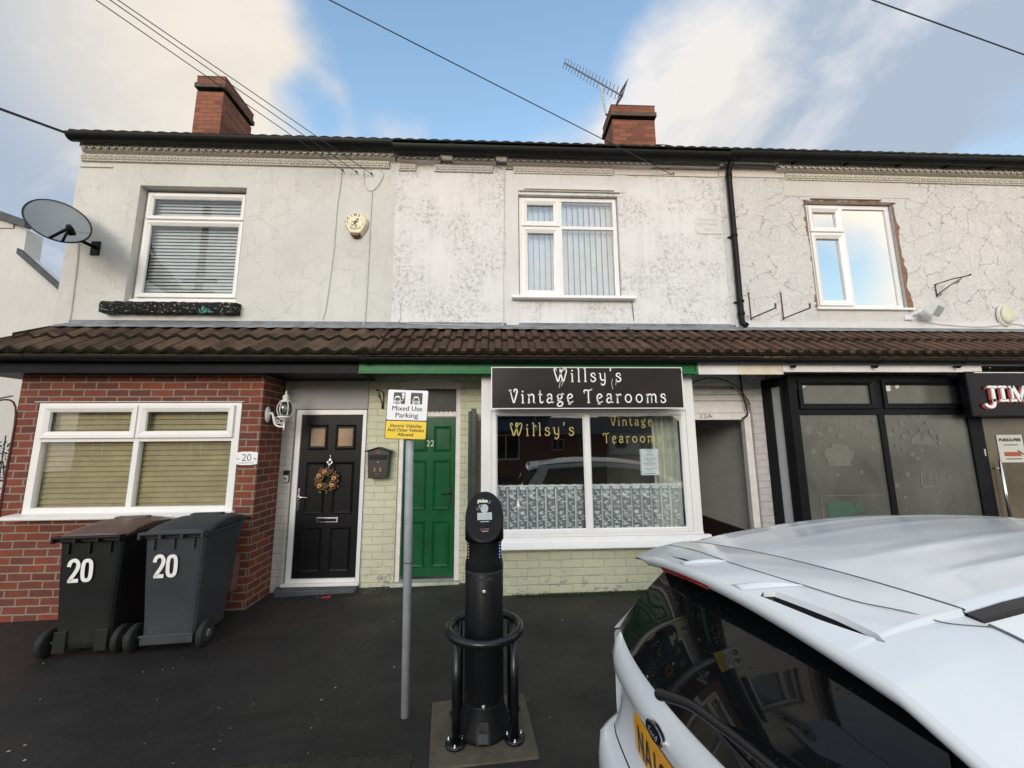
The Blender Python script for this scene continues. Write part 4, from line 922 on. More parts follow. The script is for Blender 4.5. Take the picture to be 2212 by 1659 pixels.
# lace curtains: net, thread columns, leaf sprays and butterflies
def lace(x0, x1, name, label):
    t0 = thing(name, ((x0+x1)/2, B+.10, .64), label, 'curtain', 'lace cafe curtains in the shop window')
    zt, zb = 1.105, .60; pitch = .118
    def fy(x): return B+.10 + .018*math.sin((x-x0)/pitch*6.283*1.0) + .006*math.sin((x-x0)*37)
    m = MB(); n = int((x1-x0)/.012); xs = [x0+(x1-x0)*i/n for i in range(n+1)]
    m.grid([[(x, fy(x), z) for x in xs] for z in (zb, (zb+zt)/2, zt-.03)]); m.build('net', 'lace_net', t0, fixn=False)
    P = lambda a, b, d=0: (a, fy(a)-.003, b)
    m = MB(); k = 0; x = x0+.012
    m.ribbon([(xx, zt-.012+.004*math.sin(xx*330)) for xx in xs], .022, P); m.ribbon([(xx, zb+.004) for xx in xs], .012, P)
    while x < x1-.02:
        wv = pitch*random.uniform(.8, 1.05)
        m.ribbon([(x, zb), (x+.003, (zb+zt)/2), (x, zt-.03)], .009, P); m.ribbon([(x+.013, zb), (x+.014, zt-.03)], .004, P)
        m.poly([(x+.02, zt-.024), (x+wv-.012, zt-.024), (x+wv-.022, zt-.055), (x+.03, zt-.055)], P)
        cx = x+wv/2+.005
        def leaf(a, b, ang, l, wd=.32):
            c, s_ = math.cos(ang), math.sin(ang)
            q = [(0, 0), (.3, wd*.5), (.65, wd*.42), (1, 0), (.65, -wd*.28), (.3, -wd*.35)]; m.poly([(a+l*(u*c-v*s_), b+l*(u*s_+v*c)) for u, v in q], P)
        def spray(zb_, h, s_):
            st = cr([(cx-s_*.028, zb_), (cx-s_*.008, zb_+h*.25), (cx+s_*.022, zb_+h*.45), (cx+s_*.01, zb_+h*.7), (cx-s_*.02, zb_+h)], 5); m.ribbon(st, .0035, P)
            for q, (a, b) in enumerate(st[2::3]): leaf(a, b, 1.2*s_*(1 if q % 2 else -1)+1.3, random.uniform(.036, .052), .26); leaf(a, b, 1.57+(.9 if q % 2 else -1.0)*s_, random.uniform(.024, .036), .26)
            m.ribbon([(cx+s_*.022+.014*math.cos(t_*.7)*(1-t_/12), zb_+h*.55+.014*math.sin(t_*.7)*(1-t_/12)) for t_ in range(9)], .003, P)
        def fly(a, b, r): 
            leaf(a, b, .9, r*1.3, .75); leaf(a, b, 2.4, r*1.3, .75); leaf(a, b, -.5, r, .7); leaf(a, b, 3.7, r, .7)
        def bells(a, b):
            m.ribbon([(a-.025, b+.01), (a, b+.018), (a+.03, b+.006)], .003, P)
            for q in (-.018, -.002, .014, .026): m.ribbon([(a+q, b+.014), (a+q-.003, b)], .002, P); m.disc(a+q-.003, b-.003, .0055, P, 7)
        if k % 2 == 0: fly(cx-.005, zb+.035, .027); spray(zb+.075, .13, 1); bells(cx, zb+.26); fly(cx, zb+.235-.04, .023); spray(zb+.28, .13, -1)
        else: spray(zb+.01, .12, -1); bells(cx+.005, zb+.165); spray(zb+.17, .14, 1); fly(cx-.01, zb+.375, .024); spray(zb+.34, .08, -1); bells(cx, zb+.415)
        x += wv; k += 1
    m.build('lace_pattern', 'lace_thread', t0, fixn=False); return t0
random.seed(21)
lace(.03, 1.00, 'lace_curtain', 'white lace cafe curtain in the left half of the tearoom window')
lace(1.07, 2.11, 'lace_curtain', 'white lace cafe curtain in the right half, below the taped notice')
# notice in the window
a_ = at(1383, 970, B+.03); b_ = at(1424, 1026, B+.03)
t0 = thing('notice', ((a_.x+b_.x)/2, B+.03, b_.z), 'typed white notice in a plastic wallet behind the right shop window glass', 'notice')
cx, cz = (a_.x+b_.x)/2, (a_.z+b_.z)/2
m = MB(); m.box(a_.x, b_.x, B+.024, B+.026, b_.z, a_.z); m.build('sheet', 'paper', t0)
m = MB(); m.box(a_.x-.012, a_.x-.001, B+.024, B+.026, b_.z, a_.z); m.build('punched_edge', 'screen_grey', t0)
m = MB(); P_ = plane(cx, cz, B+.0225)
for i, w_ in enumerate((.10, .06, .05, .08, .0, .13, .13, .05, .14, .12, .0, .13, .07, .0, .12)):
    if w_: m.poly([(-w_/2, .13-i*.0185), (w_/2, .13-i*.0185), (w_/2, .136-i*.0185), (-w_/2, .136-i*.0185)], P_)
m.build('typing', 'paper_ink', t0, fixn=False)

# ------------------------------------------------------------------ drawn lettering of the tearoom (round art nouveau hand)
G = {
 'W': (.98, [[(.14, .84), (.13, .95), (.04, .98), (-.01, .88), (.05, .62), (.14, .32), (.26, .0), (.42, .45), (.56, .82), (.56, .97), (.46, .97), (.43, .82), (.50, .5), (.64, .0), (.80, .42), (.90, .80), (.84, .97), (.73, .97), (.71, .85)]]),
 'V': (.62, [[(-.04, .90), (.02, .93), (.10, .93)], [(.05, .92), (.16, .45), (.30, .0), (.44, .42), (.55, .80), (.50, .96), (.38, .98), (.32, .88), (.37, .80)]]),
 'T': (.62, [[(-.04, .72), (-.06, .84), (.02, .92), (.18, .90), (.34, .90), (.52, .98)], [(.26, .90), (.26, .0)], [(.17, .0), (.35, .0)]]),
 'i': (.22, [[(-.03, .57), (.08, .60)], [(.08, .60), (.08, .0)], [(-.01, .0), (.18, .0)], 'dot']),
 'l': (.22, [[(-.03, .97), (.08, 1.0)], [(.08, 1.0), (.08, .0)], [(-.01, .0), (.18, .0)]]),
 's': (.42, [[(.33, .47), (.30, .59), (.17, .62), (.05, .55), (.06, .42), (.20, .34), (.33, .24), (.33, .08), (.18, -.01), (.04, .04), (.01, .15)]]),
 'y': (.48, [[(-.04, .60), (.04, .60), (.05, .30), (.12, .12), (.26, .10), (.38, .22)], [(.38, .62), (.39, .20), (.36, -.10), (.26, -.25), (.12, -.24), (.09, -.14)]]),
 "'": (.20, [[(.08, 1.05), (.06, .78)]]),
 'n': (.52, [[(-.03, .58), (.06, .60)], [(.06, .60), (.06, .0)], [(-.02, .0), (.14, .0)], [(.06, .40), (.16, .57), (.30, .61), (.40, .50), (.41, .20), (.39, .05), (.48, .0)]]),
 't': (.34, [[(.10, .86), (.10, .25), (.14, .03), (.26, .01), (.32, .08)], [(-.02, .60), (.26, .60)]]),
 'a': (.50, [[(.06, .48), (.10, .60), (.25, .62), (.35, .52), (.35, .15), (.38, .02), (.47, .03)], [(.35, .36), (.18, .34), (.04, .22), (.05, .06), (.17, -.01), (.30, .05), (.35, .15)]]),
 'g': (.50, [[(.20, .62), (.06, .54), (.05, .38), (.17, .28), (.32, .34), (.36, .48), (.28, .60), (.18, .62)], [(.33, .58), (.42, .66), (.48, .62)], [(.15, .28), (.05, .20), (.12, .12), (.30, .08), (.40, -.04), (.34, -.20), (.16, -.26), (.02, -.18), (.06, -.04), (.22, .02)]]),
 'e': (.46, [[(.04, .28), (.22, .34), (.37, .44), (.32, .58), (.18, .62), (.05, .48), (.03, .25), (.10, .06), (.25, .0), (.40, .08)], [(.16, .02), (.11, -.08), (.20, -.12)]]),
 'r': (.38, [[(-.03, .58), (.07, .60)], [(.07, .60), (.07, .0)], [(-.01, .0), (.16, .0)], [(.07, .38), (.15, .55), (.28, .61), (.34, .54)]]),
 'o': (.56, ['o']),
 'm': (.80, [[(-.03, .58), (.06, .60)], [(.06, .60), (.06, .0)], [(-.02, .0), (.14, .0)], [(.06, .40), (.15, .57), (.27, .61), (.36, .50), (.36, .0)], [(.36, .40), (.45, .57), (.58, .61), (.67, .50), (.68, .20), (.66, .05), (.75, .0)]]),
 ' ': (.34, []),
}
def script(m, word, P, h, w, sw=.085):
    tot = sum(G[c][0] for c in word); gap = (w/h - tot)/max(1, len(word)-1); x = -w/h/2
    for c in word:
        adv, st = G[c]
        for s_ in st:
            if s_ == 'dot': m.disc((x+.08)*h, .82*h, .065*h, P, 10)
            elif s_ == 'o': m.ribbon([((x+.25+.22*math.cos(k*.2856))*h, (.305+.29*math.sin(k*.2856))*h) for k in range(22)], sw*h, P, closed=True)
            else:
                pts = cr(s_, 6) if len(s_) > 2 else s_
                n = len(pts); ws = [sw*h*(1.0 if n < 4 else (.72+.40*math.sin(math.pi*i/(n-1)))) for i in range(n)]
                m.ribbon([((x+a)*h, b*h) for a, b in pts], ws, P)
                if n >= 4:
                    for e_ in (pts[0], pts[-1]): m.disc((x+e_[0])*h, e_[1]*h, sw*h*.52, P, 8)
        x += adv+gap
SY = 4.222; _a = at(1063, 838, SY-.05); _b = at(1474, 842, SY-.05); SX0, SX1 = _a.x, _b.x; SZ0, SZ1 = at(1268, 881, SY-.05).z, at(1268, 795, SY-.05).z
sg = thing('shop_sign', (1.07, SY-.05, 1.945), "black fascia board lettered Willsy's Vintage Tearooms in white", 'shop sign')
m = MB(); m.box(SX0, SX1, SY-.050, SY-.034, SZ0, SZ1); m.build('board', 'sign_panel', sg)
m = MB(); m.box(SX0-.010, SX0-.0005, SY-.052, SY-.03, SZ0-.01, SZ1+.01); m.box(SX1+.0005, SX1+.01, SY-.052, SY-.03, SZ0-.01, SZ1+.01); m.box(SX0-.0005, SX1+.0005, SY-.052, SY-.03, SZ0-.01, SZ0-.0005); m.box(SX0-.0005, SX1+.0005, SY-.052, SY-.03, SZ1+.0005, SZ1+.01)
for x_ in (SX0+.06, (SX0+SX1)/2, SX1-.06): m.box(x_-.02, x_+.02, SY-.0335, B-.011, SZ0+.02, SZ0+.06)
m.build('edge_trim', 'white_upvc', sg)
F_ = SY-.0515
a_ = at(1198, 824, F_); b_ = at(1343, 824, F_); c_ = at(1270, 796, F_)
m = MB(); script(m, "Willsy's", plane((a_.x+b_.x)/2, a_.z, F_), (c_.z-a_.z)/.98, b_.x-a_.x, .092)
a_ = at(1101, 870, F_); b_ = at(1440, 870, F_); c_ = at(1270, 841, F_)
script(m, "Vintage Tearooms", plane((a_.x+b_.x)/2, a_.z, F_), (c_.z-a_.z)/.98, b_.x-a_.x, .092)
m.build('lettering', 'white_letter', sg, fixn=False)
m = MB(); P_ = lambda a, b, d=0: (a, F_-.0004, b)
for pts_ in (((1213, 822), (1209, 828), (1208, 838)), ((1216, 826), (1212, 834)), ((1323, 818), (1321, 828), (1324, 841)), ((1331, 822), (1330, 832))): m.ribbon([(lambda q: (q.x, q.z))(at(*q_, F_)) for q_ in pts_], .007, P_)
m.build('paint_drips', 'screen_grey', sg, fixn=False)
m = MB()
for px, py in ((1212, 796), (1342, 801), (1470, 804)):
    q = at(px, py, F_); m.lathe([(.012, 0), (.010, .008), (0, .009)], (q.x, F_, q.z), 10, (0, -1, 0))
m.build('screw_caps', 'black_letter', sg)
F_ = B+.010
wl = thing('window_lettering', (.55, F_, 1.6), "gold painted Willsy's on the left window pane", 'lettering', 'gold lettering on the shop window')
m = MB(); a_ = at(1103, 941, F_); b_ = at(1241, 941, F_); c_ = at(1170, 914, F_); script(m, "Willsy's", plane((a_.x+b_.x)/2, a_.z, F_), (c_.z-a_.z)/.98, b_.x-a_.x, .085); m.build('word', 'gold_letter', wl, fixn=False)
wl = thing('window_lettering', (1.6, F_, 1.6), 'gold painted Vintage Tearooms on the right window pane', 'lettering', 'gold lettering on the shop window')
m = MB(); a_ = at(1319, 919, F_); b_ = at(1409, 919, F_); c_ = at(1360, 900, F_); script(m, "Vintage", plane((a_.x+b_.x)/2, a_.z, F_), (c_.z-a_.z)/.98, b_.x-a_.x, .075); m.build('word', 'gold_letter', wl, fixn=False)
m = MB(); a_ = at(1305, 956, F_); b_ = at(1430, 956, F_); c_ = at(1360, 935, F_); script(m, "Tearooms", plane((a_.x+b_.x)/2, a_.z, F_), (c_.z-a_.z)/.98, b_.x-a_.x, .085); m.build('word', 'gold_letter', wl, fixn=False)
# open gate leaf beside the bay
t0 = thing('gate', (-.25, 4.68, 0), 'narrow dark green board gate folded back between the green door and the shopfront', 'gate')
m = MB()
for i in range(3): m.box(-.296+.004*i, -.262, 4.50+.11*i, 4.60+.11*i, .12, 1.93)
m.build('boards', 'dark_green_paint', t0, bevel=.004)
m = MB(); m.box(-.262, -.205, 4.50, 4.535, .10, 1.96); m.box(-.262, -.225, 4.536, 4.83, 1.88, 1.95); m.box(-.262, -.225, 4.536, 4.83, .2, .27); m.build('stile', 'dark_green_paint', t0, bevel=.004)
# old post box
p = at(819, 1000, W-.08)
t0 = thing('letter_box', (p.x, W, p.z-.16), 'black steel post box with a pitched lid and copper number tiles on pale green brick', 'post box')
m = MB(); c = p; bw_, tw_, hh = .105, .125, .15
m.prism([(c.x-bw_, c.z-hh-.02), (c.x+bw_, c.z-hh-.02), (c.x+tw_, c.z+hh-.02), (c.x, c.z+hh+.025), (c.x-tw_, c.z+hh-.02)], lambda a, b: (a, W-.135, b), lambda a, b: (a, W-.001, b)); bd = m.build('body', 'black_letter', t0, bevel=.004)
m = MB(); 
for s_ in (-1, 1): m.prism([(c.x, c.z+hh+.036), (c.x, c.z+hh+.026), (c.x+s_*.152, c.z+hh-.022), (c.x+s_*.152, c.z+hh-.012)], lambda a, b: (a, W-.165, b), lambda a, b: (a, W-.001, b))
m.build('lid', 'charger_black', t0, bevel=.002)
m = MB(); m.box(c.x-.10, c.x+.10, W-.150, W-.136, c.z+.045, c.z+.095); m.build('flap', 'charger_black', bd, bevel=.004)
m = MB(); m.lathe([(.010, 0), (.009, .004), (0, .005)], (c.x, W-.136, c.z+.01), 12, (0, -1, 0)); m.build('lock', 'chrome', bd)
for nm_, mt_, a, b, y_, e_, f_ in (('number_tile', 'rust', -.062, -.002, .139, -.10, -.045), ('number_tile', 'rust', .002, .062, .139, -.10, -.045), ('name_strip', 'rust', -.028, .034, .139, -.132, -.112), ('name_strip', 'rust', -.03, .03, .139, .105, .135), ('tile_centre', 'black_letter', -.055, -.009, .1405, -.094, -.051), ('tile_centre', 'black_letter', .009, .055, .1405, -.094, -.051)):
    m = MB(); m.box(c.x+a, c.x+b, W-y_, W-y_+(.0035 if y_ < .14 else .001), c.z+e_, c.z+f_); m.build(nm_, mt_, bd)
m = MB(); m.text('2', plane(c.x-.032, c.z-.09, W-.142), h=.036, bold=.01); m.text('2', plane(c.x+.032, c.z-.09, W-.142), h=.036, bold=.01); m.build('numerals', 'litter_pale', bd, fixn=False)
# rusty bracket by the green pillar, wires, hooks
def scroll_bracket(loc, dirx, l, h, label, mat, group=None):
    t0 = thing('hanging_bracket', loc, label, 'bracket', group); x, y, z = loc
    def P(a, b): return (x+dirx[0]*a, y+dirx[1]*a, z+b)
    m = MB(); m.tube([P(0, 0), P(0, -h)], .009, 6); m.tube([P(-.005, 0), P(l*.5, .012), P(l, 0)], .008, 6); m.tube([P(l, 0), P(l+.012, .015)], .012, 6); m.build('arm', mat, t0)
    m = MB(); m.tube([P(.01, -h*.85), P(l*.45, -h*.35), P(l*.78, -.012)], .007, 6)
    for a, b, r in ((.03, -h*.92, .022), (l*.62, -h*.30, .026)): m.tube([P(a+r*(1-k/16)*math.cos(k*.7), b+r*(1-k/16)*math.sin(k*.7)) for k in range(12)], .005, 5)
    m.build('scroll', mat, t0); return t0
p = at(829, 848, W-.01); scroll_bracket((p.x, W-.012, p.z), (-.12, -.99), .20, .20, 'rusty iron hanging bracket on the pale green brick pillar', 'iron_rust')
p = at(2022, 615, W-.01); scroll_bracket((p.x-.02, W-.012, p.z), (.35, -.93), .33, .17, 'thin rusty scroll bracket high on the cracked wall right of the window', 'iron_rust')
# ------------------------------------------------------------------ covered passage beside number 22
psg = thing('passage', (2.8, W, 0), 'arched white painted entry with a boarded head numbered 22A and a dark alley behind', 'passage')
m = MB(); ax, az, ar_ = 2.77, 1.87, .50
X = [2.2, 3.62]; arc = [(ax+ar_*math.cos(math.pi*k/20), az+ar_*math.sin(math.pi*k/20)) for k in range(21)]
for (a, b), (c, d) in zip(arc, arc[1:]): m.quad((a, W-.001, b), (c, W-.001, d), (c, W-.001, 2.43), (a, W-.001, 2.43)); m.quad((a, W-.001, b), (a, W+.12, b), (c, W+.12, d), (c, W-.001, d))
m.quad((ax+ar_, W-.001, -.3), (X[1], W-.001, -.3), (X[1], W-.001, 2.43), (ax+ar_, W-.001, 2.43)); m.quad((ax+ar_, W-.001, -.3), (ax+ar_, W+.12, -.3), (ax+ar_, W+.12, az), (ax+ar_, W-.001, az)); m.quad((X[0], W-.001, -.3), (ax-ar_, W-.001, -.3), (ax-ar_, W-.001, 2.43), (X[0], W-.001, 2.43))
m.build('arch_wall', 'white_brick', psg, fixn=False)
m = MB(); m.tube([(a-(a-ax)*-.0, W-.012, b) for a, b in arc[2:-1]], .006, 5); m.build('arch_crack', 'black_gutter', psg)
y = W+.06
m = MB(); m.box(3.175, 3.262, y-.03, y+.05, -.2, 1.84); m.box(2.27, 3.262, y-.031, y+.05, 1.8405, 1.925); m.build('door_frame', 'aged_white_paint', psg, bevel=.005)
m = MB(); zz = 1.93
for h in (.155, .08, .075):
    hw = math.sqrt(max(0, ar_**2-(zz+h-az)**2)); hw0 = math.sqrt(max(0, ar_**2-(zz-az)**2)); m.xz([(ax-hw0, zz), (ax+hw0-.01, zz), (ax+hw-.01, zz+h-.006), (ax-hw, zz+h-.006)], y-.02, y+.0); zz += h
pts = [(a, b) for a, b in arc if b > zz]; m.xz(pts, y-.02, y); m.build('head_boards', 'aged_white_paint', psg, bevel=.003)
m = MB(); m.box(2.16, 3.40, W+.125, W+.14, 1.86, 2.6); m.build('head_backing', 'aged_white_paint', psg)
p = at(1519, 891, y-.033); m = MB(); m.text('22A', plane(p.x+.03, 1.862, y-.0325), h=.056, w=.17, bold=-.006); m.build('number', 'black_letter', psg, fixn=False)
m = MB(); m.quad((3.27, W+.12, -.3), (3.27, 11, -.3), (3.27, 11, 2.2), (3.27, W+.12, 2.2)); m.quad((2.15, W, -.3), (2.15, 11, -.3), (2.15, 11, 2.2), (2.15, W, 2.2)); m.quad((2.15, 11, -.3), (3.27, 11, -.3), (3.27, 11, 2.2), (2.15, 11, 2.2)); m.quad((2.15, W+.12, 2.05), (3.27, W+.12, 2.05), (3.27, 11, 2.05), (2.15, 11, 2.05)); m.build('alley_walls', 'alley_paint', psg, fixn=False)
m = MB(); m.box(3.22, 3.268, W+.12, 11, -.3, .43); m.box(2.16, 3.2, W+.13, 11, -.3, -.0); m.build('alley_base', 'dark_brick', psg)
m = MB(); m.tube(cr([(2.35, W+.14, 1.84), (2.52, W+.3, 1.80), (2.55, W+.5, 1.55), (2.48, W+.45, 1.35), (2.30, W+.3, 1.28)], 5), .008, 5); m.tube(cr([(2.52, W+.3, 1.80), (2.8, W+.2, 1.77), (2.95, W+.2, 1.72), (3.15, W+.15, 1.82)], 5), .006, 5); m.tube(cr([(3.14, W-.02, 2.43), (3.15, W-.02, 2.2), (3.18, W-.02, 2.0), (3.19, W-.02, 1.90), (3.12, W-.02, 1.85)], 5), .011, 6)
tag(m.build('passage_cable', 'wire_black'), 'black cables drooping across the head of the arched passage', 'cable')

# ------------------------------------------------------------------ Jim's chip shop house
h24 = thing('takeaway_house', (6.2, W, 0), 'terrace with cracked stippled render above a black framed takeaway shopfront', 'house')
win3 = (4.30, 5.56, 3.30, 4.845)
m = MB(); wall_with_holes(m, XC-.05, XD, 2.3, ZT, W-.008, [win3], .10); m.quad((XD, W, -.3), (XD, 9.5, -.3), (XD, 9.5, ZT), (XD, W, ZT)); m.quad((XC-.05, W-.008, 2.3), (XC-.05, W, 2.3), (XC-.05, W, ZT), (XC-.05, W-.008, ZT)); m.build('wall', 'render_cracked', h24, fixn=False)
for q in ((4.02, 5.85, 4.93, 5.19), (4.30, 5.50, 3.06, 3.26)): m = MB(); m.box(q[0], q[1], W-.013, W-.0085, q[2], q[3]); m.build('smooth_patch', 'render_smooth', h24, bevel=.004)
random.seed(5)
def ragged(m, x0, x1, z0, z1, y, vert, side):
    n = 26; k = [random.uniform(.15, 1) for _ in range(n+1)]
    if vert:
        a = [(x0, z0+(z1-z0)*i/n) for i in range(n+1)]; b = [(x0+side*(x1-x0)*(.25+.75*k[i]*k[(i*5) % n]), z0+(z1-z0)*i/n) for i in range(n+1)]
    else:
        a = [(x0+(x1-x0)*i/n, z0) for i in range(n+1)]; b = [(x0+(x1-x0)*i/n, z0+(z1-z0)*(.3+.7*k[i])) for i in range(n+1)]
    m.grid([[(p[0], y, p[1]) for p in a], [(p[0], y, p[1]) for p in b]], smooth=False)
m = MB(); ragged(m, 5.55, 5.66, 3.28, 4.86, W-.011, True, 1); ragged(m, 4.305, 4.36, 4.35, 4.88, W-.011, True, -1); ragged(m, 4.305, 4.37, 3.28, 3.50, W-.011, True, -1); ragged(m, 4.305, 4.33, 3.5, 4.35, W-.011, True, -1); ragged(m, 4.28, 5.62, 4.84, 4.885, W-.011, False, 1)
m.build('bare_edge', 'bare_render', h24, fixn=False)
m = MB(); m.box(4.38, 5.40, W-.045, W-.0135, 4.885, 4.90); m.build('drip_mould', 'moulding_paint', h24)
x0, x1, z0, z1 = win3; y = W+.03; xm = x0+.525; zt = z1-.42
m = frame_mb(x0+.015, x1-.015, z0+.02, z1-.015, y, .055, .06, [(xm-.01, xm+.045, z0+.075, z1-.07), (x0+.07, xm-.01, zt-.04, zt+.01)])
sash(m, x0+.05, xm+.005, zt-.005, z1-.05, y, .075, .03); sash(m, x0+.05, xm+.005, z0+.06, zt-.025, y, .075, .03)
m.box(x0-.02, x1+.06, W-.05, y-.001, z0-.012, z0+.018)
wf = m.build('window', 'white_upvc', h24, bevel=.004)
for a, b, c, d in ((x0+.12, xm-.065, zt+.065, z1-.12), (x0+.12, xm-.065, z0+.13, zt-.095), (xm+.04, x1-.065, z0+.07, z1-.065)): pane(wf, a, b, c, d, y+.02, 'glass_mirror')
room(h24, x0, x1, z0, z1, y+.09, y+.6, 'interior_cream')
cornice(h24, [(3.92, XD-.1, 1, (4.06, XD-.1))], 'moulding_cream', -.035)
m = MB(); m.box(XC-.04, 3.90, W-.07, W-.009, 5.385, 5.43); m.box(XC-.04, 3.88, W-.03, W-.009, 5.345, 5.38); m.box(XC-.04, 4.05, W-.02, W-.009, 5.20, 5.30); m.box(XC-.04, XD, W-.04, W-.009, 5.45, 5.49); m.build('plain_cornice', 'moulding_paint', h24, bevel=.004)
main_roof(h24, XC, XD)
gutter(h24, XC, XD, 4.665, 5.412, .080, joints=(3.32,), brk=(4.15, 4.9, 5.65, 6.35, 7.0))
m = MB(); m.box(XC, XD, 4.70, W-.009, 5.475, 5.495)
for j in (4.1, 4.85, 5.6, 6.3, 6.95): down_bracket(m, j, 4.665, 5.40)
m.build('soffit', 'black_gutter', h24)
m = MB(); m.tube([(3.225, 4.69, 5.37), (3.222, 4.76, 5.28), (3.22, 4.785, 5.2), (3.205, 4.785, 3.16), (3.20, 4.77, 3.08), (3.215, 4.72, 3.03)], .036, 12)
m.lathe([(.030, 0), (.043, .01), (.043, .05), (.03, .06)], (3.206, 4.785, 3.18), 12); m.lathe([(.040, 0), (.042, .03), (.040, .05)], (3.2205, 4.785, 5.16), 12)
for z in (4.28, 3.36): m.lathe([(.037, 0), (.043, .002), (.043, .028), (.037, .03)], (3.213, 4.785, z), 12); m.box(3.15, 3.27, 4.815, W-.009, z+.008, z+.022)
m.build('downpipe', 'black_gutter', h24)
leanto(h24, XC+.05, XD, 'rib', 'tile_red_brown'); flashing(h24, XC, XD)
m = MB(); n = 90; k = [random.uniform(0, .03) for _ in range(n+1)]; xx = [XC+(XD-XC)*i/n for i in range(n+1)]
m.grid([[(x, W-.018, 3.03) for x in xx], [(x, W-.018, 3.115+k[i]) for i, x in enumerate(xx)]], smooth=False); m.build('flashing_fillet', 'render_pale', h24, fixn=False, solid=.012)
gutter(h24, XC, XD, 4.135, 2.463, .043, 'lower_gutter', brk=(3.37, 4.32, 5.3, 6.2))
m = MB()
for j in (3.33, 4.28, 5.26, 6.16): down_bracket(m, j, 4.135, 2.455)
m.build('gutter_bracket', 'black_gutter', h24)
m = MB(); m.box(3.238, 5.60, 4.205, 4.24, 2.335, 2.50); m.box(5.60, XD, 4.205, 4.24, 2.41, 2.50); fs = m.build('fascia', 'white_fascia', h24, bevel=.003)
m = MB(); 
for i in range(6): m.lathe([(.009, 0), (.008, .004), (0, .005)], (3.35+.47*i, 4.205, 2.385), 8, (0, -1, 0))
m.build('fascia_screws', 'galvanised', fs)
random.seed(15); m = MB()
for cx_ in (3.05, 3.10, 3.02, 2.35, 1.9, 3.16):
    for i in range(16):
        a = random.uniform(0, 6.28); b = Vector((cx_+random.gauss(0, .04), 4.12+random.gauss(0, .012), 2.455)); c_ = b+Vector((.03*math.cos(a), .02*math.sin(a), random.uniform(.01, .045))); s_ = Vector((.004, 0, 0)); m.quad(b-s_, b+s_, c_+s_*.3, c_-s_*.3)
tag(m.build('gutter_weeds', 'weed_green', fixn=False), 'small tufts of weed and moss growing out of the lower gutter', 'weeds', kind='stuff')
# black shopfront
jx0, jx1 = 3.42, 5.62; y = B
m = MB(); m.box(jx0, jx0+.10, y-.01, y+.09, .45, 2.335); m.box(jx1-.06, jx1+.06, y-.01, y+.09, .0, 2.335); m.box(jx0+.10, jx1-.06, y-.009, y+.08, 2.26, 2.335)
m.box(4.475, 4.545, y-.006, y+.07, .55, 2.26); m.box(jx0+.10, 4.475, y-.007, y+.07, 1.865, 1.93); m.box(4.545, jx1-.06, y-.007, y+.07, 1.865, 1.93); m.box(jx0+.10, 4.475, y-.007, y+.07, .50, .56); m.box(4.545, jx1-.06, y-.007, y+.07, .50, .56)
sash(m, jx0+.11, 4.47, 1.935, 2.275, y-.004, .06, .022); sash(m, 4.55, jx1-.065, 1.935, 2.275, y-.004, .06, .022)
m.box(jx0-.07, jx1+.06, y-.05, y-.011, .45, .50)
jf = m.build('shop_window', 'black_upvc', h24, bevel=.004)
for a, b in ((jx0+.10, 4.475), (4.545, jx1-.06)):
    m = MB(); m.box(a, b, y+.015, y+.022, .56, 1.865); m.build('pane', 'frosted_glass', jf)
    m = MB(); m.box(a+.04, b-.04, y+.012, y+.018, 1.97, 2.24); m.build('pane', 'frosted_glass', jf)
m = MB(); m.box(jx0, jx0+.10, B+.09, W, .40, 2.33); m.build('side_frame', 'black_upvc', h24) if False else m.bm.free()
m = MB(); m.box(jx0-.005, jx0+.06, B+.091, B+.13, .45, 2.33); m.box(jx0-.006, jx0+.06, B+.30, W-.001, .45, 2.335); m.box(jx0-.007, jx0+.05, B+.13, B+.30, .45, .56); m.box(jx0-.007, jx0+.05, B+.13, B+.30, 2.22, 2.33); m.box(jx0-.05, jx0+.0, B-.04, W, .40, .449); m.build('side_frame', 'black_upvc', h24, bevel=.003)
m = MB(); m.box(jx0+.018, jx0+.024, B+.131, B+.299, .561, 2.219); m.build('side_blind', 'curtain_white', h24)
room(h24, jx0+.07, jx1-.03, .45, 2.33, B+.095, B+.30) if False else None
m = MB(); m.box(jx0+.075, jx1-.03, B+.12, B+.14, .46, 2.32); m.build('window_back', 'interior_dark', h24)
m = MB(); m.box(jx0, jx1, B, W, -.3, .449); m.build('stall_riser', 'black_upvc', h24)
m = MB(); m.box(jx1+.06, XD, B+.06, B+.10, -.3, .06); m.box(6.66, 6.80, B-.01, B+.10, -.3, 2.33); m.box(jx1+.061, 6.66, B-.004, B+.09, 1.94, 2.33); m.box(6.8, XD, B, B+.1, -.3, 2.33); m.build('door_frame', 'black_upvc', h24, bevel=.003)
m = MB(); m.box(jx1+.065, 6.655, B+.03, B+.05, .06, 1.935); gd = m.build('glass_door', 'frosted_warm', h24)
m = MB(); m.box(jx1+.062, jx1+.135, B+.01, B+.03, .06, 1.935); m.box(6.59, 6.656, B+.01, B+.03, .06, 1.935); m.box(jx1+.136, 6.589, B+.011, B+.03, 1.86, 1.934); m.build('door_rails', 'black_upvc', gd, bevel=.003)
m = MB(); hx = 5.80; m.tube([(hx, B-.05, 1.33), (hx, B-.05, .50)], .016, 10); [m.tube([(hx, B-.05, z), (hx-.03, B+.01, z)], .009, 8) for z in (1.24, .64)]; m.build('door_handle', 'chrome', gd)
m = MB(); m.box(5.705, 5.725, B+.004, B+.0095, 1.38, 1.46); m.build('lock', 'chrome', gd)
m = MB(); m.box(5.85, 6.15, B+.024, B+.0295, 1.20, 1.206); m.build('strip_reflection', 'warm_bulb', gd) if False else m.bm.free()
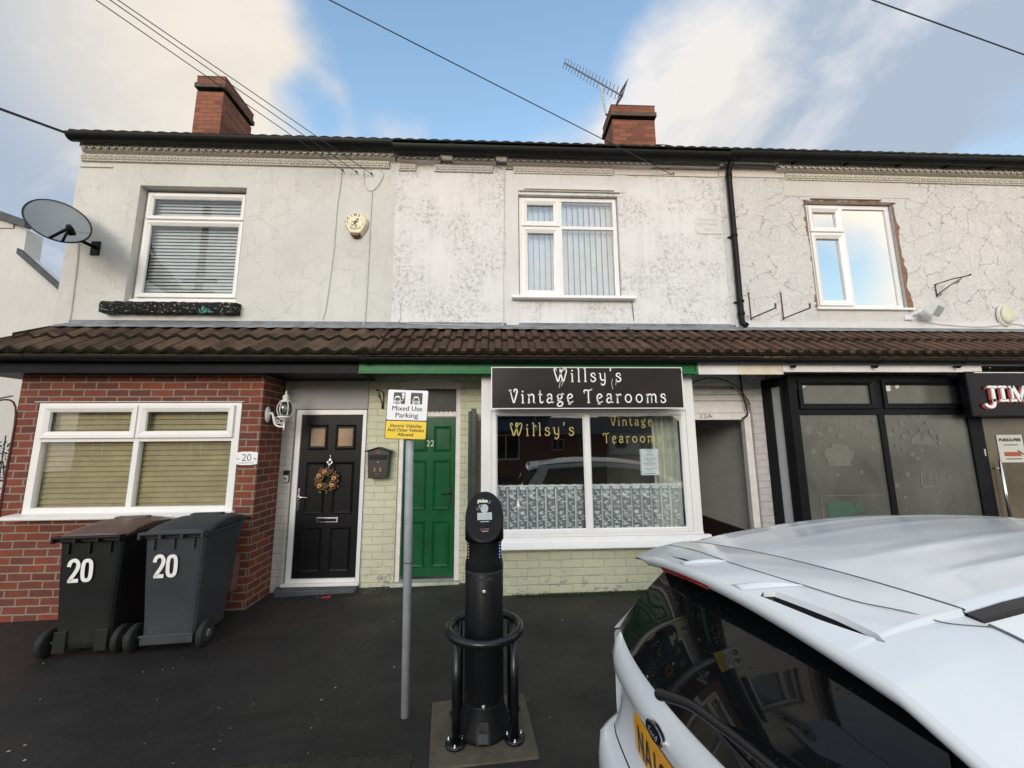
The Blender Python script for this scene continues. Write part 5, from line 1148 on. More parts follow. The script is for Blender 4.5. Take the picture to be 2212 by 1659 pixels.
# seasonal window transfers, half washed off
def star(m, cx, cz, r, P, n=5, inner=.42, rot=.3): m.poly([(cx+r*(1 if k % 2 == 0 else inner)*math.sin(rot+k*math.pi/n), cz+r*(1 if k % 2 == 0 else inner)*math.cos(rot+k*math.pi/n)) for k in range(2*n)], P)
F_ = B+.0135
def jp(px, py): q = at(px, py, F_); return q.x, q.z
class Lay:
    n = 0
    def __call__(s, a, b, d=0): return (a, F_ - .00018*(Lay.n % 30), b)
P0 = Lay()
def nxt(): Lay.n += 1
tr_ = thing('window_transfers', (4.0, F_, 1.2), 'faded white star and bauble stickers hanging in the left black framed window', 'window sticker', 'festive window stickers')
m = MB(); Z8 = lambda u, v: ((3000+u/2.1434)*.5486, (1400+v/2.1434)*.5486)
for u, v, v0 in ((395, 600, 460), (490, 650, 460), (575, 600, 460), (660, 660, 470), (745, 640, 520), (800, 620, 540), (865, 655, 450)):
    a, b = jp(*Z8(u, v)); a0, b0 = jp(*Z8(u-8, v0)); m.ribbon([(a0+(a-a0)*k/14+.004*(-1)**k, b0+(b-b0)*k/14) for k in range(15)], .006, P0)
m.build('hanging_strings', 'glass_transfer', tr_, fixn=False)
for u, v, r, kd in ((395, 625, .052, 'b'), (490, 665, .062, 's'), (575, 625, .038, 'b'), (665, 680, .06, 's'), (865, 660, .066, 's'), (435, 810, .05, 's6'), (935, 780, .038, 's6'), (838, 985, .03, 's6'), (638, 1008, .035, 's'), (760, 820, .03, 's6'), (800, 605, .03, 'b'), (940, 560, .02, 'b')):
    a, b = jp(*Z8(u, v))
    nxt(); m = MB()
    if kd == 'b': m.disc(a, b, r, P0, 12, r*1.15)
    elif kd == 's': star(m, a, b, r, P0)
    else: star(m, a, b, r, P0, 6, .6)
    m.build('sticker', 'glass_transfer', tr_, fixn=False)
nxt(); m = MB()
pts = [(545, 785), (590, 775), (592, 745), (690, 745), (692, 760), (730, 760), (735, 800), (770, 810), (768, 870), (745, 880), (755, 930), (560, 935), (555, 870), (530, 860), (525, 815)]
m.poly([jp(*Z8(*q)) for q in pts][::-1], P0)
m.build('large_sticker', 'glass_transfer', tr_, fixn=False)
nxt(); m = MB(); m.ribbon([jp(*Z8(485, 1185)), jp(*Z8(1030, 1176))], .008, P0); m.ribbon([jp(*Z8(500, 1190)), jp(*Z8(520, 1370))], .012, P0)
m.build('tape_line', 'glass_transfer', tr_, fixn=False)
m = MB(); m.poly([jp(*Z8(*q)) for q in ((550, 1240), (770, 1225), (785, 1375), (560, 1385))][::-1], P0); m.build('green_patch', 'green_transfer', tr_, fixn=False); m = MB(); nxt(); star(m, *jp(*Z8(815, 1290)), .09, P0, 3, .5, 0); m.build('tree_sticker', 'green_transfer', tr_, fixn=False)
tr_ = thing('window_transfers', (5.0, F_, 1.2), 'faded snow dot and bell stickers scattered in the middle black framed window', 'window sticker', 'festive window stickers')
random.seed(9)
for u, v, r in ((1075, 668, .035), (1120, 628, .02), (1175, 575, .03), (1195, 685, .045), (1255, 645, .024), (1328, 508, .018), (1245, 510, .02), (1338, 630, .02), (1425, 645, .026), (1385, 570, .024), (1500, 690, .035), (1495, 738, .02), (1130, 760, .02), (1188, 780, .02), (1272, 830, .04), (1315, 870, .024), (1350, 800, .02), (1140, 1092, .026), (1500, 1155, .015), (1300, 720, .045), (1210, 1195, .02), (1215, 1308, .02), (1230, 1000, .03), (1580, 1020, .03)):
    nxt(); m = MB(); a, b = jp(*Z8(u, v)); (m.disc(a, b, r, P0, 10) if random.random() < .6 else star(m, a, b, r*1.2, P0)); m.build('sticker', 'glass_transfer', tr_, fixn=False)
nxt(); m = MB(); m.poly([jp(*Z8(*q)) for q in ((1250, 750), (1265, 700), (1290, 670), (1330, 670), (1345, 720), (1360, 680), (1400, 675), (1425, 700), (1450, 730), (1440, 755))][::-1], P0)
m.build('bell_sticker', 'glass_transfer', tr_, fixn=False)
nxt(); m = MB(); m.ribbon([jp(*Z8(1350, 1110)), jp(*Z8(1345, 990)), jp(*Z8(1400, 980)), jp(*Z8(1400, 1070)), jp(*Z8(1420, 990)), jp(*Z8(1465, 1000)), jp(*Z8(1480, 1100)), jp(*Z8(1350, 1112))], .02, P0)
m.build('parcel_sticker', 'glass_transfer', tr_, fixn=False)
# papers taped in the top lights
t0 = thing('taped_paper', (3.62, B, 2.2), 'torn sheet of paper taped in the top light of the left takeaway window', 'paper'); F2 = B+.010; J2 = lambda u, v: (lambda q: (q.x, q.z))(at(*Z8(u, v), F2)); P2 = lambda a, b, d=0: (a, F2, b)
m = MB(); m.poly([J2(*q) for q in ((288, 292), (330, 285), (372, 262), (378, 233), (285, 232))], P2); m.build('sheet', 'screen_grey', t0, fixn=False)
t0 = thing('taped_paper', (4.7, B, 2.2), 'pair of pale paper strips taped in the top light of the middle takeaway window', 'paper')
m = MB(); m.poly([J2(*q) for q in ((1050, 302), (1088, 298), (1080, 234), (1042, 232))], P2); m.poly([J2(*q) for q in ((1130, 280), (1160, 270), (1152, 234), (1120, 233))], P2); m.build('sheet', 'curtain_pale', t0, fixn=False)
# sign box JIM'S
js = thing('shop_sign', (6.1, 4.2, 1.83), "projecting black sign box with raised white and red letters starting JIM", 'shop sign')
m = MB(); m.box(5.36, 7.3, 4.18, 4.262, 1.825, 2.34); m.box(5.60, 7.28, 4.263, B-.035, 1.84, 2.33); m.build('box', 'sign_black', js, bevel=.01)
m = MB(); m.box(5.45, 7.3, 4.165, 4.179, 2.318, 2.328); m.build('light_strip', 'white_fascia', js)
a_ = at(2127, 868, 4.17)
def slab(m, x, w, z, h): m.poly([(x, z), (x+w, z), (x+w, z+h), (x, z+h)], P_)
H_ = .18
def serif(m, x, w, z): slab(m, x, w, z, .026)
for dx_, dz_, y_, mt_, nm_, th_ in ((-.017, -.010, 4.172, 'red_letter', 'letter_shadow', .008), (0, 0, 4.156, 'white_letter', 'letters', .014)):
    m = MB(); P_ = plane(a_.x+dx_, a_.z+dz_, y_)
    x = 0.03     # J
    slab(m, x+.050, .036, .0, H_-.02); serif(m, x+.01, .11, H_-.026); m.ribbon(cr([(x+.0675, .03), (x+.06, -.035), (x+.02, -.06), (x-.03, -.045), (x-.04, -.02)], 5), .032, P_)
    x = .165     # I
    slab(m, x+.032, .036, .02, H_-.04); serif(m, x, .10, H_-.026); serif(m, x, .10, 0)
    x = .295     # M
    slab(m, x+.02, .020, .02, H_-.04); slab(m, x+.175, .036, .02, H_-.04); m.poly([(x+.02, H_), (x+.062, H_), (x+.125, .05), (x+.11, .0), (x+.10, .0)], P_); m.poly([(x+.175, H_), (x+.211, H_), (x+.118, .0), (x+.105, .03)], P_); serif(m, x, .07, 0); serif(m, x+.15, .085, 0); serif(m, x, .05, H_-.026); serif(m, x+.185, .05, H_-.026)
    x = .56; slab(m, x, .025, H_-.06, .06)
    m.ribbon(cr([(x+.20, H_-.06), (x+.14, H_-.01), (x+.08, H_-.05), (x+.13, .13), (x+.20, .06), (x+.14, .01), (x+.07, .06)], 5), .036, P_)
    m.build(nm_, mt_, js, fixn=False, solid=th_)
p = at(2183, 967, B+.02); t0 = thing('poster', (p.x, B+.02, p.z-.13), 'white PUKKA-PIES poster taped inside the glass door', 'poster')
m = MB(); m.box(p.x-.15, p.x+.17, B+.022, B+.0245, p.z-.17, p.z+.15); m.build('sheet', 'paper_cream', t0)
m = MB(); m.text('PUKKA-PIES', plane(p.x+.01, p.z+.075, B+.0205), w=.27, h=.034, bold=.05); m.ribbon([(-.08, .032), (.10, .032)], .009, plane(p.x, p.z, B+.0205)); m.ribbon([(-.08, -.13), (.12, -.13)], .010, plane(p.x, p.z, B+.0205)); m.ribbon([(.08, -.03), (.17, -.09)], .014, plane(p.x, p.z, B+.0203)); m.build('lettering', 'black_letter', t0, fixn=False)
m = MB(); m.poly([(-.09, -.10), (.12, -.10), (.12, -.05), (-.09, -.05)], plane(p.x, p.z, B+.0208)); m.build('picture', 'paper_red', t0, fixn=False)
# wall fittings on the takeaway house
p = at(2012, 672, 4.70)
t0 = thing('floodlight', (p.x, W, p.z), 'small white floodlight tilted on the wall below the right window', 'floodlight')
m = MB(); c, s_ = math.cos(.35), math.sin(.35)
def fl(a, b, d): v = Matrix.Rotation(.45, 4, 'Z') @ Matrix.Rotation(.55, 4, 'X') @ Vector((a, d, b)); return (p.x+v.x, 4.66+v.y, p.z+v.z)
m.prism([(-.12, -.07), (.12, -.07), (.12, .07), (-.12, .07)], lambda a, b: fl(a, b, -.04), lambda a, b: fl(a*.6, b*.6, .07)); hd = m.build('housing', 'white_metal', t0, bevel=.006)
m = MB(); m.prism([(-.105, -.055), (.105, -.055), (.105, .055), (-.105, .055)], lambda a, b: fl(a, b, -.0405), lambda a, b: fl(a, b, -.044)); m.build('lens', 'screen_grey', hd)
m = MB(); m.tube([fl(0, 0, .07), (p.x-.16, W-.03, p.z-.02), (p.x-.20, W-.01, p.z-.05)], .014, 6); m.box(p.x-.25, p.x-.14, W-.04, W-.009, p.z-.08, p.z-.02); m.build('bracket', 'white_metal', t0)
p = at(2184, 678, 4.75); t0 = thing('bulkhead_lamp', (p.x, W, p.z), 'oval cream bulkhead lamp near the right edge of the cracked wall', 'wall lamp')
m = MB(); m.lathe([(.0, 0), (.10, .0), (.115, .02), (.115, .05), (.09, .07)], (0, 0, 0), 24, (0, -1, 0)); o = m.build('base', 'moulding_cream', t0, local=True); o.matrix_local = Matrix.Translation((0, -.01, 0)) @ Matrix.Diagonal((.95, .62, 1.35, 1))
m = MB(); m.lathe([(.092, .068), (.085, .10), (.05, .125), (0, .13)], (0, 0, 0), 24, (0, -1, 0)); o = m.build('diffuser', 'lamp_cream', t0, local=True); o.matrix_local = Matrix.Translation((0, -.01, 0)) @ Matrix.Diagonal((.95, .62, 1.35, 1))
for i, (px, py, lab) in enumerate(((1622, 688, 'rusty L shaped sign bracket nearer the downpipe'), (1692, 688, 'rusty L shaped sign bracket under the left corner of the right window'))):
    q = at(px, py, W-.01); t0 = thing('sign_bracket', (q.x, W, q.z), lab, 'bracket', 'empty sign brackets on the takeaway wall')
    m = MB(); m.box(q.x-.006, q.x+.006, W-.02, W-.009, q.z-.02, q.z+.36); m.tube([(q.x, W-.02, q.z), (q.x+.10, W-.34, q.z+.03)], .009, 5); m.tube([(q.x+.10, W-.34, q.z+.03), (q.x+.10, W-.34, q.z+.09)], .011, 5)
    m.build('arm', 'iron_rust', t0)
# house name stone
p = at(1527, 487, W); t0 = thing('name_stone', (p.x, W, p.z), 'worn painted name stone reading PINFOLD COTTAGES beside the downpipe', 'name stone')
m = MB(); m.xz([(p.x-.17, p.z+.14), (p.x-.17, p.z-.08), (p.x-.13, p.z-.13), (p.x+.20, p.z-.13), (p.x+.20, p.z+.14)], W-.012, W-.0045); m.build('tablet', 'render_pale', t0, bevel=.006)
m = MB(); m.text('PINFOLD', plane(p.x+.0, p.z+.06, W-.0135), w=.26, h=.030, bold=.01); m.text('COTTAGES', plane(p.x+.0, p.z-.005, W-.0135), w=.29, h=.030, bold=.01); m.text('1872', plane(p.x+.02, p.z-.085, W-.0135), w=.12, h=.028, bold=.01); m.build('inscription', 'carved', t0, fixn=False)
# ------------------------------------------------------------------ cables on the fronts
def cable(pts, r, mat, label, name='cable', n=6, smooth=True):
    m = MB(); m.tube(cr([tuple(p) for p in pts], n) if smooth else pts, r, 5); return tag(m.build(name, mat), label, 'cable')
Y0 = W-.012
def w_(px, py, d=.012): q = at(px, py, W-d); return (q.x, W-d, q.z)
cable([w_(738, 372), w_(736, 395), w_(728, 450), w_(722, 530), w_(712, 610), w_(703, 670), w_(696, 690)], .005, 'wire_white', 'thin white cable running down the grey render left of the alarm box')
cable([w_(786, 370), w_(788, 400), w_(803, 412), w_(820, 395), w_(828, 375), w_(815, 362), w_(797, 366)], .005, 'wire_white', 'loop of white cable under the cornice at the party line')
cable([w_(804, 415), w_(800, 480), w_(796, 560), w_(792, 640), w_(788, 690), w_(782, 705)], .006, 'wire_white', 'white cable dropping along the joint between grey and mouldy render')
cable([w_(1093, 365), w_(1090, 380), w_(1089, 500), w_(1088, 600), w_(1088, 690), w_(1084, 700), (0.0, W-.012, 3.045), w_(880, 698), w_(866, 685), w_(865, 655)], .005, 'wire_white', 'white cable down the mouldy wall left of the middle window')
cable([w_(1093, 365), w_(1180, 367), w_(1300, 371), w_(1380, 376), w_(1432, 372), w_(1456, 350), w_(1458, 330), (2.35, 4.62, 5.47), (2.15, 4.64, 5.50)], .006, 'wire_black', 'slack black cable looped over the gutter above the middle window')
cable([w_(1365, 652), w_(1368, 680), w_(1369, 705), (1.66, 4.66, 2.97), (1.74, 4.45, 2.80), (1.86, 4.25, 2.62)], .005, 'wire_black', 'black cable from the middle window sill down over the tiles')
cable([w_(170, 520), w_(167, 560), w_(160, 620), w_(150, 690), w_(140, 697), w_(122, 700)], .006, 'wire_white', 'cable from the satellite dish down the left corner of the wall')
cable([w_(622, 930), w_(617, 1100), w_(612, 1180), w_(606, 1260)], .005, 'wire_white', 'thin cable down the grey painted brick beside the black door')
cable([w_(1985, 680, .03), w_(2000, 695, .03), w_(2050, 702, .03), w_(2120, 706, .03), w_(2190, 700, .03), w_(2215, 705, .03)], .008, 'wire_white', 'cable lying along the flashing from the floodlight to the oval lamp')
q = at(20, 860, B-.01); cable([(-5.6, B+.4, 2.15), (-5.3, B, 2.05), (-5.07, B-.008, 1.98), (-5.05, B-.008, 1.2), (-5.04, B-.008, .1)], .009, 'dark_red', 'dark red cable down the left end of the brick bay')
# overhead lines
P1 = Vector((-10.5, -3.9, 0))
def over(a, px, py, k, zp, r, lab, ext=None, sag=.0):
    A = Vector(a); d = ray(px, py); Q = CAM + d*(k/d.y); e = (Q-A); t_ = (zp[0]-A.x)/e.x; Z = A + e*t_
    pts = [A + (Z-A)*i/24 - Vector((0, 0, sag*4*(i/24)*(1-i/24))) for i in range(25)]
    m = MB(); m.tube(pts, r, 5); return tag(m.build('overhead_wire', 'wire_black'), lab, 'wire', 'overhead service wires')
over(w_(742, 370, .02), 208, 0, 3.17, (-10.5,), .0048, 'lowest of the three overhead wires crossing the left chimney')
over(w_(772, 373, .02), 238, 0, 3.17, (-10.5,), .0048, 'middle one of the three overhead wires passing the left chimney')
over(w_(804, 377, .02), 255, 0, 3.17, (-10.5,), .0048, 'uppermost of the three overhead wires passing the left chimney')
over(w_(1452, 377, .02), 712, 0, 3.1, (-10.5,), .0055, 'overhead wire slanting through the blue sky to the right chimney foot')
over((-5.38, 4.66, 5.46), 0, 235, 4.2, (-11.5,), .016, 'thick black overhead cable at the left end of the roof gutter')
A = CAM + ray(1885, 0)*(5.5/ray(1885, 0).y); Bq = CAM + ray(2212, 118)*(6.0/ray(2212, 118).y); e = Bq-A
m = MB(); m.tube([A - e*2.2, A, Bq, Bq + e*1.6], .011, 5); tag(m.build('overhead_wire', 'wire_black'), 'lone overhead wire across the top right corner of the sky', 'wire', 'overhead service wires')
m = MB()
for s_ in ((742, 370), (772, 373), (804, 377), (1452, 377)):
    a = w_(*s_, .0); m.tube([a, (a[0], W-.04, a[2]), (a[0], W-.045, a[2]-.03)], .007, 5)
tag(m.build('wire_hooks', 'wire_black'), 'small black hooks under the cornice holding the overhead wires', 'hooks', kind='stuff')
# ------------------------------------------------------------------ aerial on the right chimney
ae = thing('aerial', (2.2, 6.6, 7.3), 'silver rooftop television aerial on a bent pole beside the right chimney', 'aerial')
def pa(px, py, Y): return tuple(at(px, py, Y))
m = MB(); m.tube(cr([pa(1310, 248, 6.7), pa(1305, 225, 6.75), pa(1300, 200, 6.75), pa(1297, 185, 6.75)], 4), .022, 7); m.build('mast', 'galvanised', ae)
A = Vector(pa(1219, 136, 7.6)); Z = Vector(pa(1341, 205, 6.4)); m = MB(); m.tube([A, Z], .016, 6); bo = m.build('boom', 'aerial_grey', ae)
m = MB(); q = Vector(pa(1220, 128, 7.6)) - Vector(pa(1214, 146, 7.6)); q = q.normalized()
for i in range(17):
    c = A.lerp(Z, i/16*.93+.005); m.tube([c-q*.13*(1+.12*i/16), c+q*.13*(1+.12*i/16)], .0095, 5)
m.build('elements', 'aerial_grey', ae)
m = MB(); c = Z; sd = Vector((.25, -.9, .1)).normalized()
for s_ in (-1, 1):
    for k in range(4): o_ = c + sd*.02 + q*(s_*(.04+.05*k)); m.tube([o_-sd*.14, o_+sd*.14], .006, 5)
    m.tube([c+sd*.14*s_-q*.2, c+sd*.14*s_+q*.2], .006, 5)
m.build('reflector_grid', 'aerial_grey', ae)
# ------------------------------------------------------------------ neighbours
nb = thing('gabled_house', (-9.7, 8.2, 0), 'pale rendered gable with a stepped dark verge left of the terrace', 'house')
m = MB(); y = 8.0
pts = [tuple(at(*q, y)) for q in ((-420, 330), (0, 468), (58, 497), (50, 550), (133, 622))]
poly = [(-22, -1), (pts[-1][0]+2.2, -1), (pts[-1][0]+2.2, pts[-1][2]-1.9), (pts[4][0], pts[4][2]), (pts[3][0], pts[3][2]), (pts[2][0], pts[2][2]), (pts[1][0], pts[1][2]), (pts[0][0], pts[0][2]), (-22, 6.5)]
m.xz(poly, y, y+.3); m.build('wall', 'neighbour_render', nb)
m = MB(); a, b, c_ = pts[0], pts[1], pts[2]
m.xz([(pts[0][0], pts[0][2]), (pts[2][0]+.08, pts[2][2]), (pts[2][0]+.08, pts[2][2]+.16), (pts[0][0], pts[0][2]+.2)], y-.12, y-.002); m.xz([(pts[3][0]-.02, pts[3][2]-.02), (pts[4][0]+.6, pts[4][2]-.54), (pts[4][0]+.6, pts[4][2]-.44), (pts[3][0]-.02, pts[3][2]+.10)], y-.10, y-.002); m.build('verge', 'slate', nb)
q = at(20, 482, y); m = MB(); m.box(q.x-.3, q.x+.12, y-.03, y-.004, q.z-.12, q.z+.02); m.build('vent', 'moulding_cream', nb)
nw = thing('rendered_house', (-16, 3.5, -.4), 'pale rendered house with white windows further down the street', 'house')
m = MB(); wall_with_holes(m, -24, -12.2, -1, 5.6, 3.8, [(-22.5, -21, 3.0, 4.3), (-19, -17.5, 3.0, 4.3), (-15.5, -14, 3.0, 4.3), (-19, -17.5, .6, 2.0), (-15.5, -14, .6, 2.0)], .1); m.quad((-12.2, 3.8, -1), (-12.2, 9, -1), (-12.2, 9, 5.6), (-12.2, 3.8, 5.6)); m.quad((-24, 3.8, 5.6), (-12.2, 3.8, 5.6), (-12.2, 9, 5.6), (-24, 9, 5.6)); m.build('wall', 'neighbour_render', nw, fixn=False)
m = MB(); m.prism([(3.5, 5.6), (9.3, 5.6), (6.4, 7.9)], lambda a, b: (-24.2, a, b), lambda a, b: (-12, a, b)); m.build('roof', 'slate', nw)
for x_ in (-22.5, -19, -15.5):
    for z_ in ((3.0, 4.3), (.6, 2.0)):
        if x_ == -22.5 and z_[0] < 1: continue
        m = frame_mb(x_, x_+1.5, z_[0], z_[1], 3.85, .07, .06, [(x_+.7, x_+.78, z_[0]+.07, z_[1]-.07)]); o_ = m.build('window', 'white_upvc', nw); pane(o_, x_+.07, x_+1.43, z_[0]+.07, z_[1]-.07, 3.88, 'fan_glass')
# shrub at the far left
sh = thing('shrub', (-5.6, 5.0, -.15), 'dark leafy twigs of a shrub at the far left beside the brick bay', 'shrub')
random.seed(4); m = MB()
for i in range(14):
    a = Vector((-5.75, 5.1, -.15)); b = a + Vector((random.uniform(-.6, .5), random.uniform(-.3, .3), random.uniform(.7, 1.85))); m.tube(cr([tuple(a), tuple(a.lerp(b, .5)+Vector((random.uniform(-.1, .1), 0, 0))), tuple(b)], 4), .008, 4)
m.build('twigs', 'timber_pole', sh)
m = MB()
for i in range(1500):
    c = Vector((-5.75+random.gauss(0, .24), 5.1+random.gauss(0, .18), random.uniform(.2, 1.62)));  d = Vector((random.uniform(-1, 1), random.uniform(-1, 1), random.uniform(-1, 1))).normalized()*.03; s_ = d.cross(Vector((random.random(), random.random(), random.random()))).normalized()*.012
    m.quad(c-d, c+s_, c+d, c-s_)
m.build('leaves', 'foliage', sh, fixn=False)
# across the street: seen only in the glass
def opp(x0, x1, y, ze, zr, wm, label, fas=None):
    t0 = thing('opposite_building', ((x0+x1)/2, y, -.3), label, 'building'); m = MB()
    n = int((x1-x0)/3.2); hs = [(x0+1.0+3.2*i, x0+2.4+3.2*i, .7, 2.0) for i in range(n)] + ([(x0+1.0+3.2*i, x0+2.2+3.2*i, 3.2, 4.4) for i in range(n)] if ze > 4.6 else [])
    wall_with_holes(m, x0, x1, -1, ze, y, hs, -.12); m.quad((x0, y, -1), (x0, y-7, -1), (x0, y-7, ze), (x0, y, ze)); m.quad((x1, y, -1), (x1, y-7, -1), (x1, y-7, ze), (x1, y, ze)); m.build('wall', wm, t0, fixn=False)
    m = MB(); m.prism([(y+.3, ze), (y-7.3, ze), (y-3.5, zr)], lambda a, b: (x0-.2, a, b), lambda a, b: (x1+.2, a, b)); m.build('roof', 'slate', t0)
    for h_ in hs:
        m = frame_mb(h_[0], h_[1], h_[2], h_[3], y-.10, .08, -.05, [((h_[0]+h_[1])/2-.03, (h_[0]+h_[1])/2+.03, h_[2]+.08, h_[3]-.08)]); o_ = m.build('window', 'white_upvc', t0); pane(o_, h_[0], h_[1], h_[2], h_[3], y-.2, 'fan_glass')
    if fas: m = MB(); m.box(x0, x1, y+.02, y+.12, 2.15, 2.8); m.build('fascia', fas, t0)
opp(-7.5, 2.8, -11.5, 2.9, 4.3, 'far_brick', 'long low brick shop with a blue fascia across the road', 'blue_fascia')
opp(5.5, 13, -36, 2.4, 4.6, 'far_brick', 'brick house far down the side road opposite the takeaway')
opp(14, 24, -40, 2.8, 5.0, 'neighbour_render', 'pale house at the far right across the road')
opp(-28, -16, -19, 5.2, 8.0, 'far_brick', 'brick house across the road at the far left')
up_ = thing('utility_pole', (-10.5, -3.9, -.4), 'brown timber utility pole across the road carrying the overhead wires', 'utility pole')
m = MB(); m.tube([(-10.5, -3.9, -.5), (-10.5, -3.9, 10.2)], .14, 12, rs=[.16, .11]); m.build('post', 'timber_pole', up_)
m = MB(); m.box(-11.1, -9.9, -3.98, -3.86, 7.3, 7.42); m.box(-11.0, -10.0, -3.98, -3.86, 6.9, 7.0); m.build('crossarm', 'timber_pole', up_)

# ------------------------------------------------------------------ parking sign
px0, py0 = -.526, 2.61
ps = thing('parking_sign', (px0, py0, zg(px0)), 'grey pole with a white and yellow Mixed Use Parking plate', 'street sign')
tp = at(884.5, 930, 2.61)
m = MB(); m.tube([(px0, py0+.012, zg(px0)-.1), (tp.x, py0+.012, tp.z), (tp.x+.003, py0+.012, 1.86)], .0255, 20); m.build('pole', 'galvanised', ps)
pc = Vector((-.5655, 0, 1.757)); RA = R(-1.9); PF = py0-.035
PP = plane(pc.x, pc.z, PF, RA)
def rrect(x0, x1, z0, z1, r, n=5):
    out = []
    for cx, cz, a0 in ((x1-r, z1-r, 0), (x0+r, z1-r, 90), (x0+r, z0+r, 180), (x1-r, z0+r, 270)):
        out += [(cx+r*math.cos(R(a0+90*k/n)), cz+r*math.sin(R(a0+90*k/n))) for k in range(n+1)]
    return out
u = .265/580; X_ = lambda a: (a-415)*u; Z_ = lambda b: (857-b)*u*.972
m = MB(); m.prism(rrect(-.1325, .1325, -.161, .161, .012), lambda a, b: PP(a, b, 0), lambda a, b: PP(a, b, -.004)); m.build('plate', 'black_letter', ps)
m = MB(); m.box(pc.x+.0-.03, pc.x+.06, PF+.005, PF+.02, 1.82, 1.84); m.box(pc.x-.03, pc.x+.06, PF+.005, PF+.02, 1.66, 1.68); m.build('clip', 'galvanised', ps)
m = MB(); m.poly(rrect(-.1285, .1285, Z_(942), .157, .009), lambda a, b, d: PP(a, b, .0008)); m.build('white_panel', 'white_sign', ps, fixn=False)
m = MB(); m.poly(rrect(-.1285, .1285, -.157, Z_(958), .009), lambda a, b, d: PP(a, b, .0008)); m.build('yellow_panel', 'yellow_sign', ps, fixn=False)
def sub(cx, cz, d=.0016): return lambda a, b, dd=0: PP(cx+a, cz+b, d+dd)
m = MB()
for a, b, w__, h__, s in ((416, 805, 420, 60, 'Mixed Use'), (416, 905, 315, 60, 'Parking'), (415, 1047, 432, 40, 'Electric Vehicles'), (415, 1108, 510, 40, 'And Other Vehicles'), (412, 1172, 215, 40, 'Allowed')):
    for q_ in (-1, 0, 1): m.text(s, sub(X_(a)+q_*.0007, Z_(b), .0016+.0001*q_), w=w__*u, h=h__*u*1.2)
for a in (296, 538): m.poly(rrect(-.0375, .0375, -.0375, .0375, .003), sub(X_(a), Z_(623)))
m.build('lettering', 'black_letter', ps, fixn=False)
m = MB()
for a, sc in ((272, 1), (535, 1)):
    q = sub(X_(a), Z_(655), .0024)
    m.poly(rrect(-.025, .025, -.016, .004, .006), q); m.poly([(-.021, .0), (-.016, .022), (-.008, .028), (.008, .028), (.016, .022), (.021, .0)][::-1], q)
    m.poly([(-.023, -.024), (-.013, -.024), (-.013, -.012), (-.023, -.012)], q); m.poly([(.013, -.024), (.023, -.024), (.023, -.012), (.013, -.012)], q)
q = sub(X_(348), Z_(568), .0024); m.disc(0, 0, .0095, q); m.poly([(-.006, -.010), (.007, -.010), (.007, -.024), (.0, -.029), (-.006, -.024)], q); m.ribbon([(0, -.027), (.001, -.037), (-.003, -.041), (-.012, -.041)], .0025, q)
m.build('pictogram', 'white_sign', ps, fixn=False)
m = MB()
for a in (272, 535):
    q = sub(X_(a), Z_(655), .0032)
    m.poly([(-.015, .003), (.015, .003), (.012, .018), (-.012, .018)], q); m.disc(-.018, -.005, .003, q, 8); m.disc(.018, -.005, .003, q, 8); m.ribbon([(-.010, -.003), (.010, -.003)], .0022, q); m.ribbon([(-.010, -.0065), (.010, -.0065)], .0016, q); m.ribbon([(-.010, -.010), (.010, -.010)], .0022, q)
m.build('pictogram_detail', 'black_letter', ps, fixn=False)
tt = thing('cable_tie', (-.54, 2.62, .75), 'thin black cable tie round the grey sign pole', 'cable tie')
q = at(880, 1216, 2.61); m = MB(); m.tube([(q.x+.028*math.cos(k*.524), 2.622+.028*math.sin(k*.524), q.z+.003*math.sin(k)) for k in range(13)], .0022, 5); m.tube([(q.x-.026, 2.60, q.z), (q.x-.036, 2.59, q.z+.004)], .0018, 4); m.build('strap', 'black_letter', tt)

# ------------------------------------------------------------------ charging post
m = MB(); zs = .004
m.prism([(-.385, 2.72), (.186, 2.757), (.231, 2.235), (-.322, 2.205)], lambda a, b: (a, b, -.2), lambda a, b: (a, b, zg(a)+.008+(.003 if b > 2.5 else 0)))
sb = m.build('concrete_pad', 'concrete_slab', bevel=.006); tag(sb, 'brown weathered concrete pad under the charging post', 'concrete pad')
cx, cy, gz = -.060, 2.475, zg(-.06)+.010
ch = thing('charging_post', (cx, cy, gz), 'black cylindrical electric vehicle charging post with slanted oval face', 'charging post')
r0 = .112; zj = at(1042, 1240, cy-r0).z; 
m = MB(); m.lathe([(.150, .0), (.152, .012), (.146, .03), (.122, .10), (.113, .15), (.111, .158)], (cx, cy, gz), 40); bs_ = m.build('base', 'charger_black', ch)
m = MB()
arch = [(-.036, .006), (.036, .006), (.034, .075), (.025, .098), (.0, .107), (-.025, .098), (-.034, .075)]
m.prism(arch, lambda a, b: (cx+a, cy-math.sqrt(max(0, (.153-.30*b)**2-a*a))-.0035, gz+b), lambda a, b: (cx+a, cy-.09, gz+b)); m.build('base_recess', 'black_letter', bs_)
m = MB(); m.prism([(-.026, .012), (.026, .012), (.026, .052), (-.026, .052)], lambda a, b: (cx+a, cy-math.sqrt(max(0, (.153-.30*b)**2-a*a))-.0055, gz+b), lambda a, b: (cx+a, cy-.09, gz+b)); m.build('base_tab', 'bin_grey', bs_)
m = MB(); m.lathe([(.108, .150), (r0, .158), (r0, zj-gz-.006), (r0-.003, zj-gz-.002)], (cx, cy, gz), 48); bd = m.build('body', 'charger_black', ch)
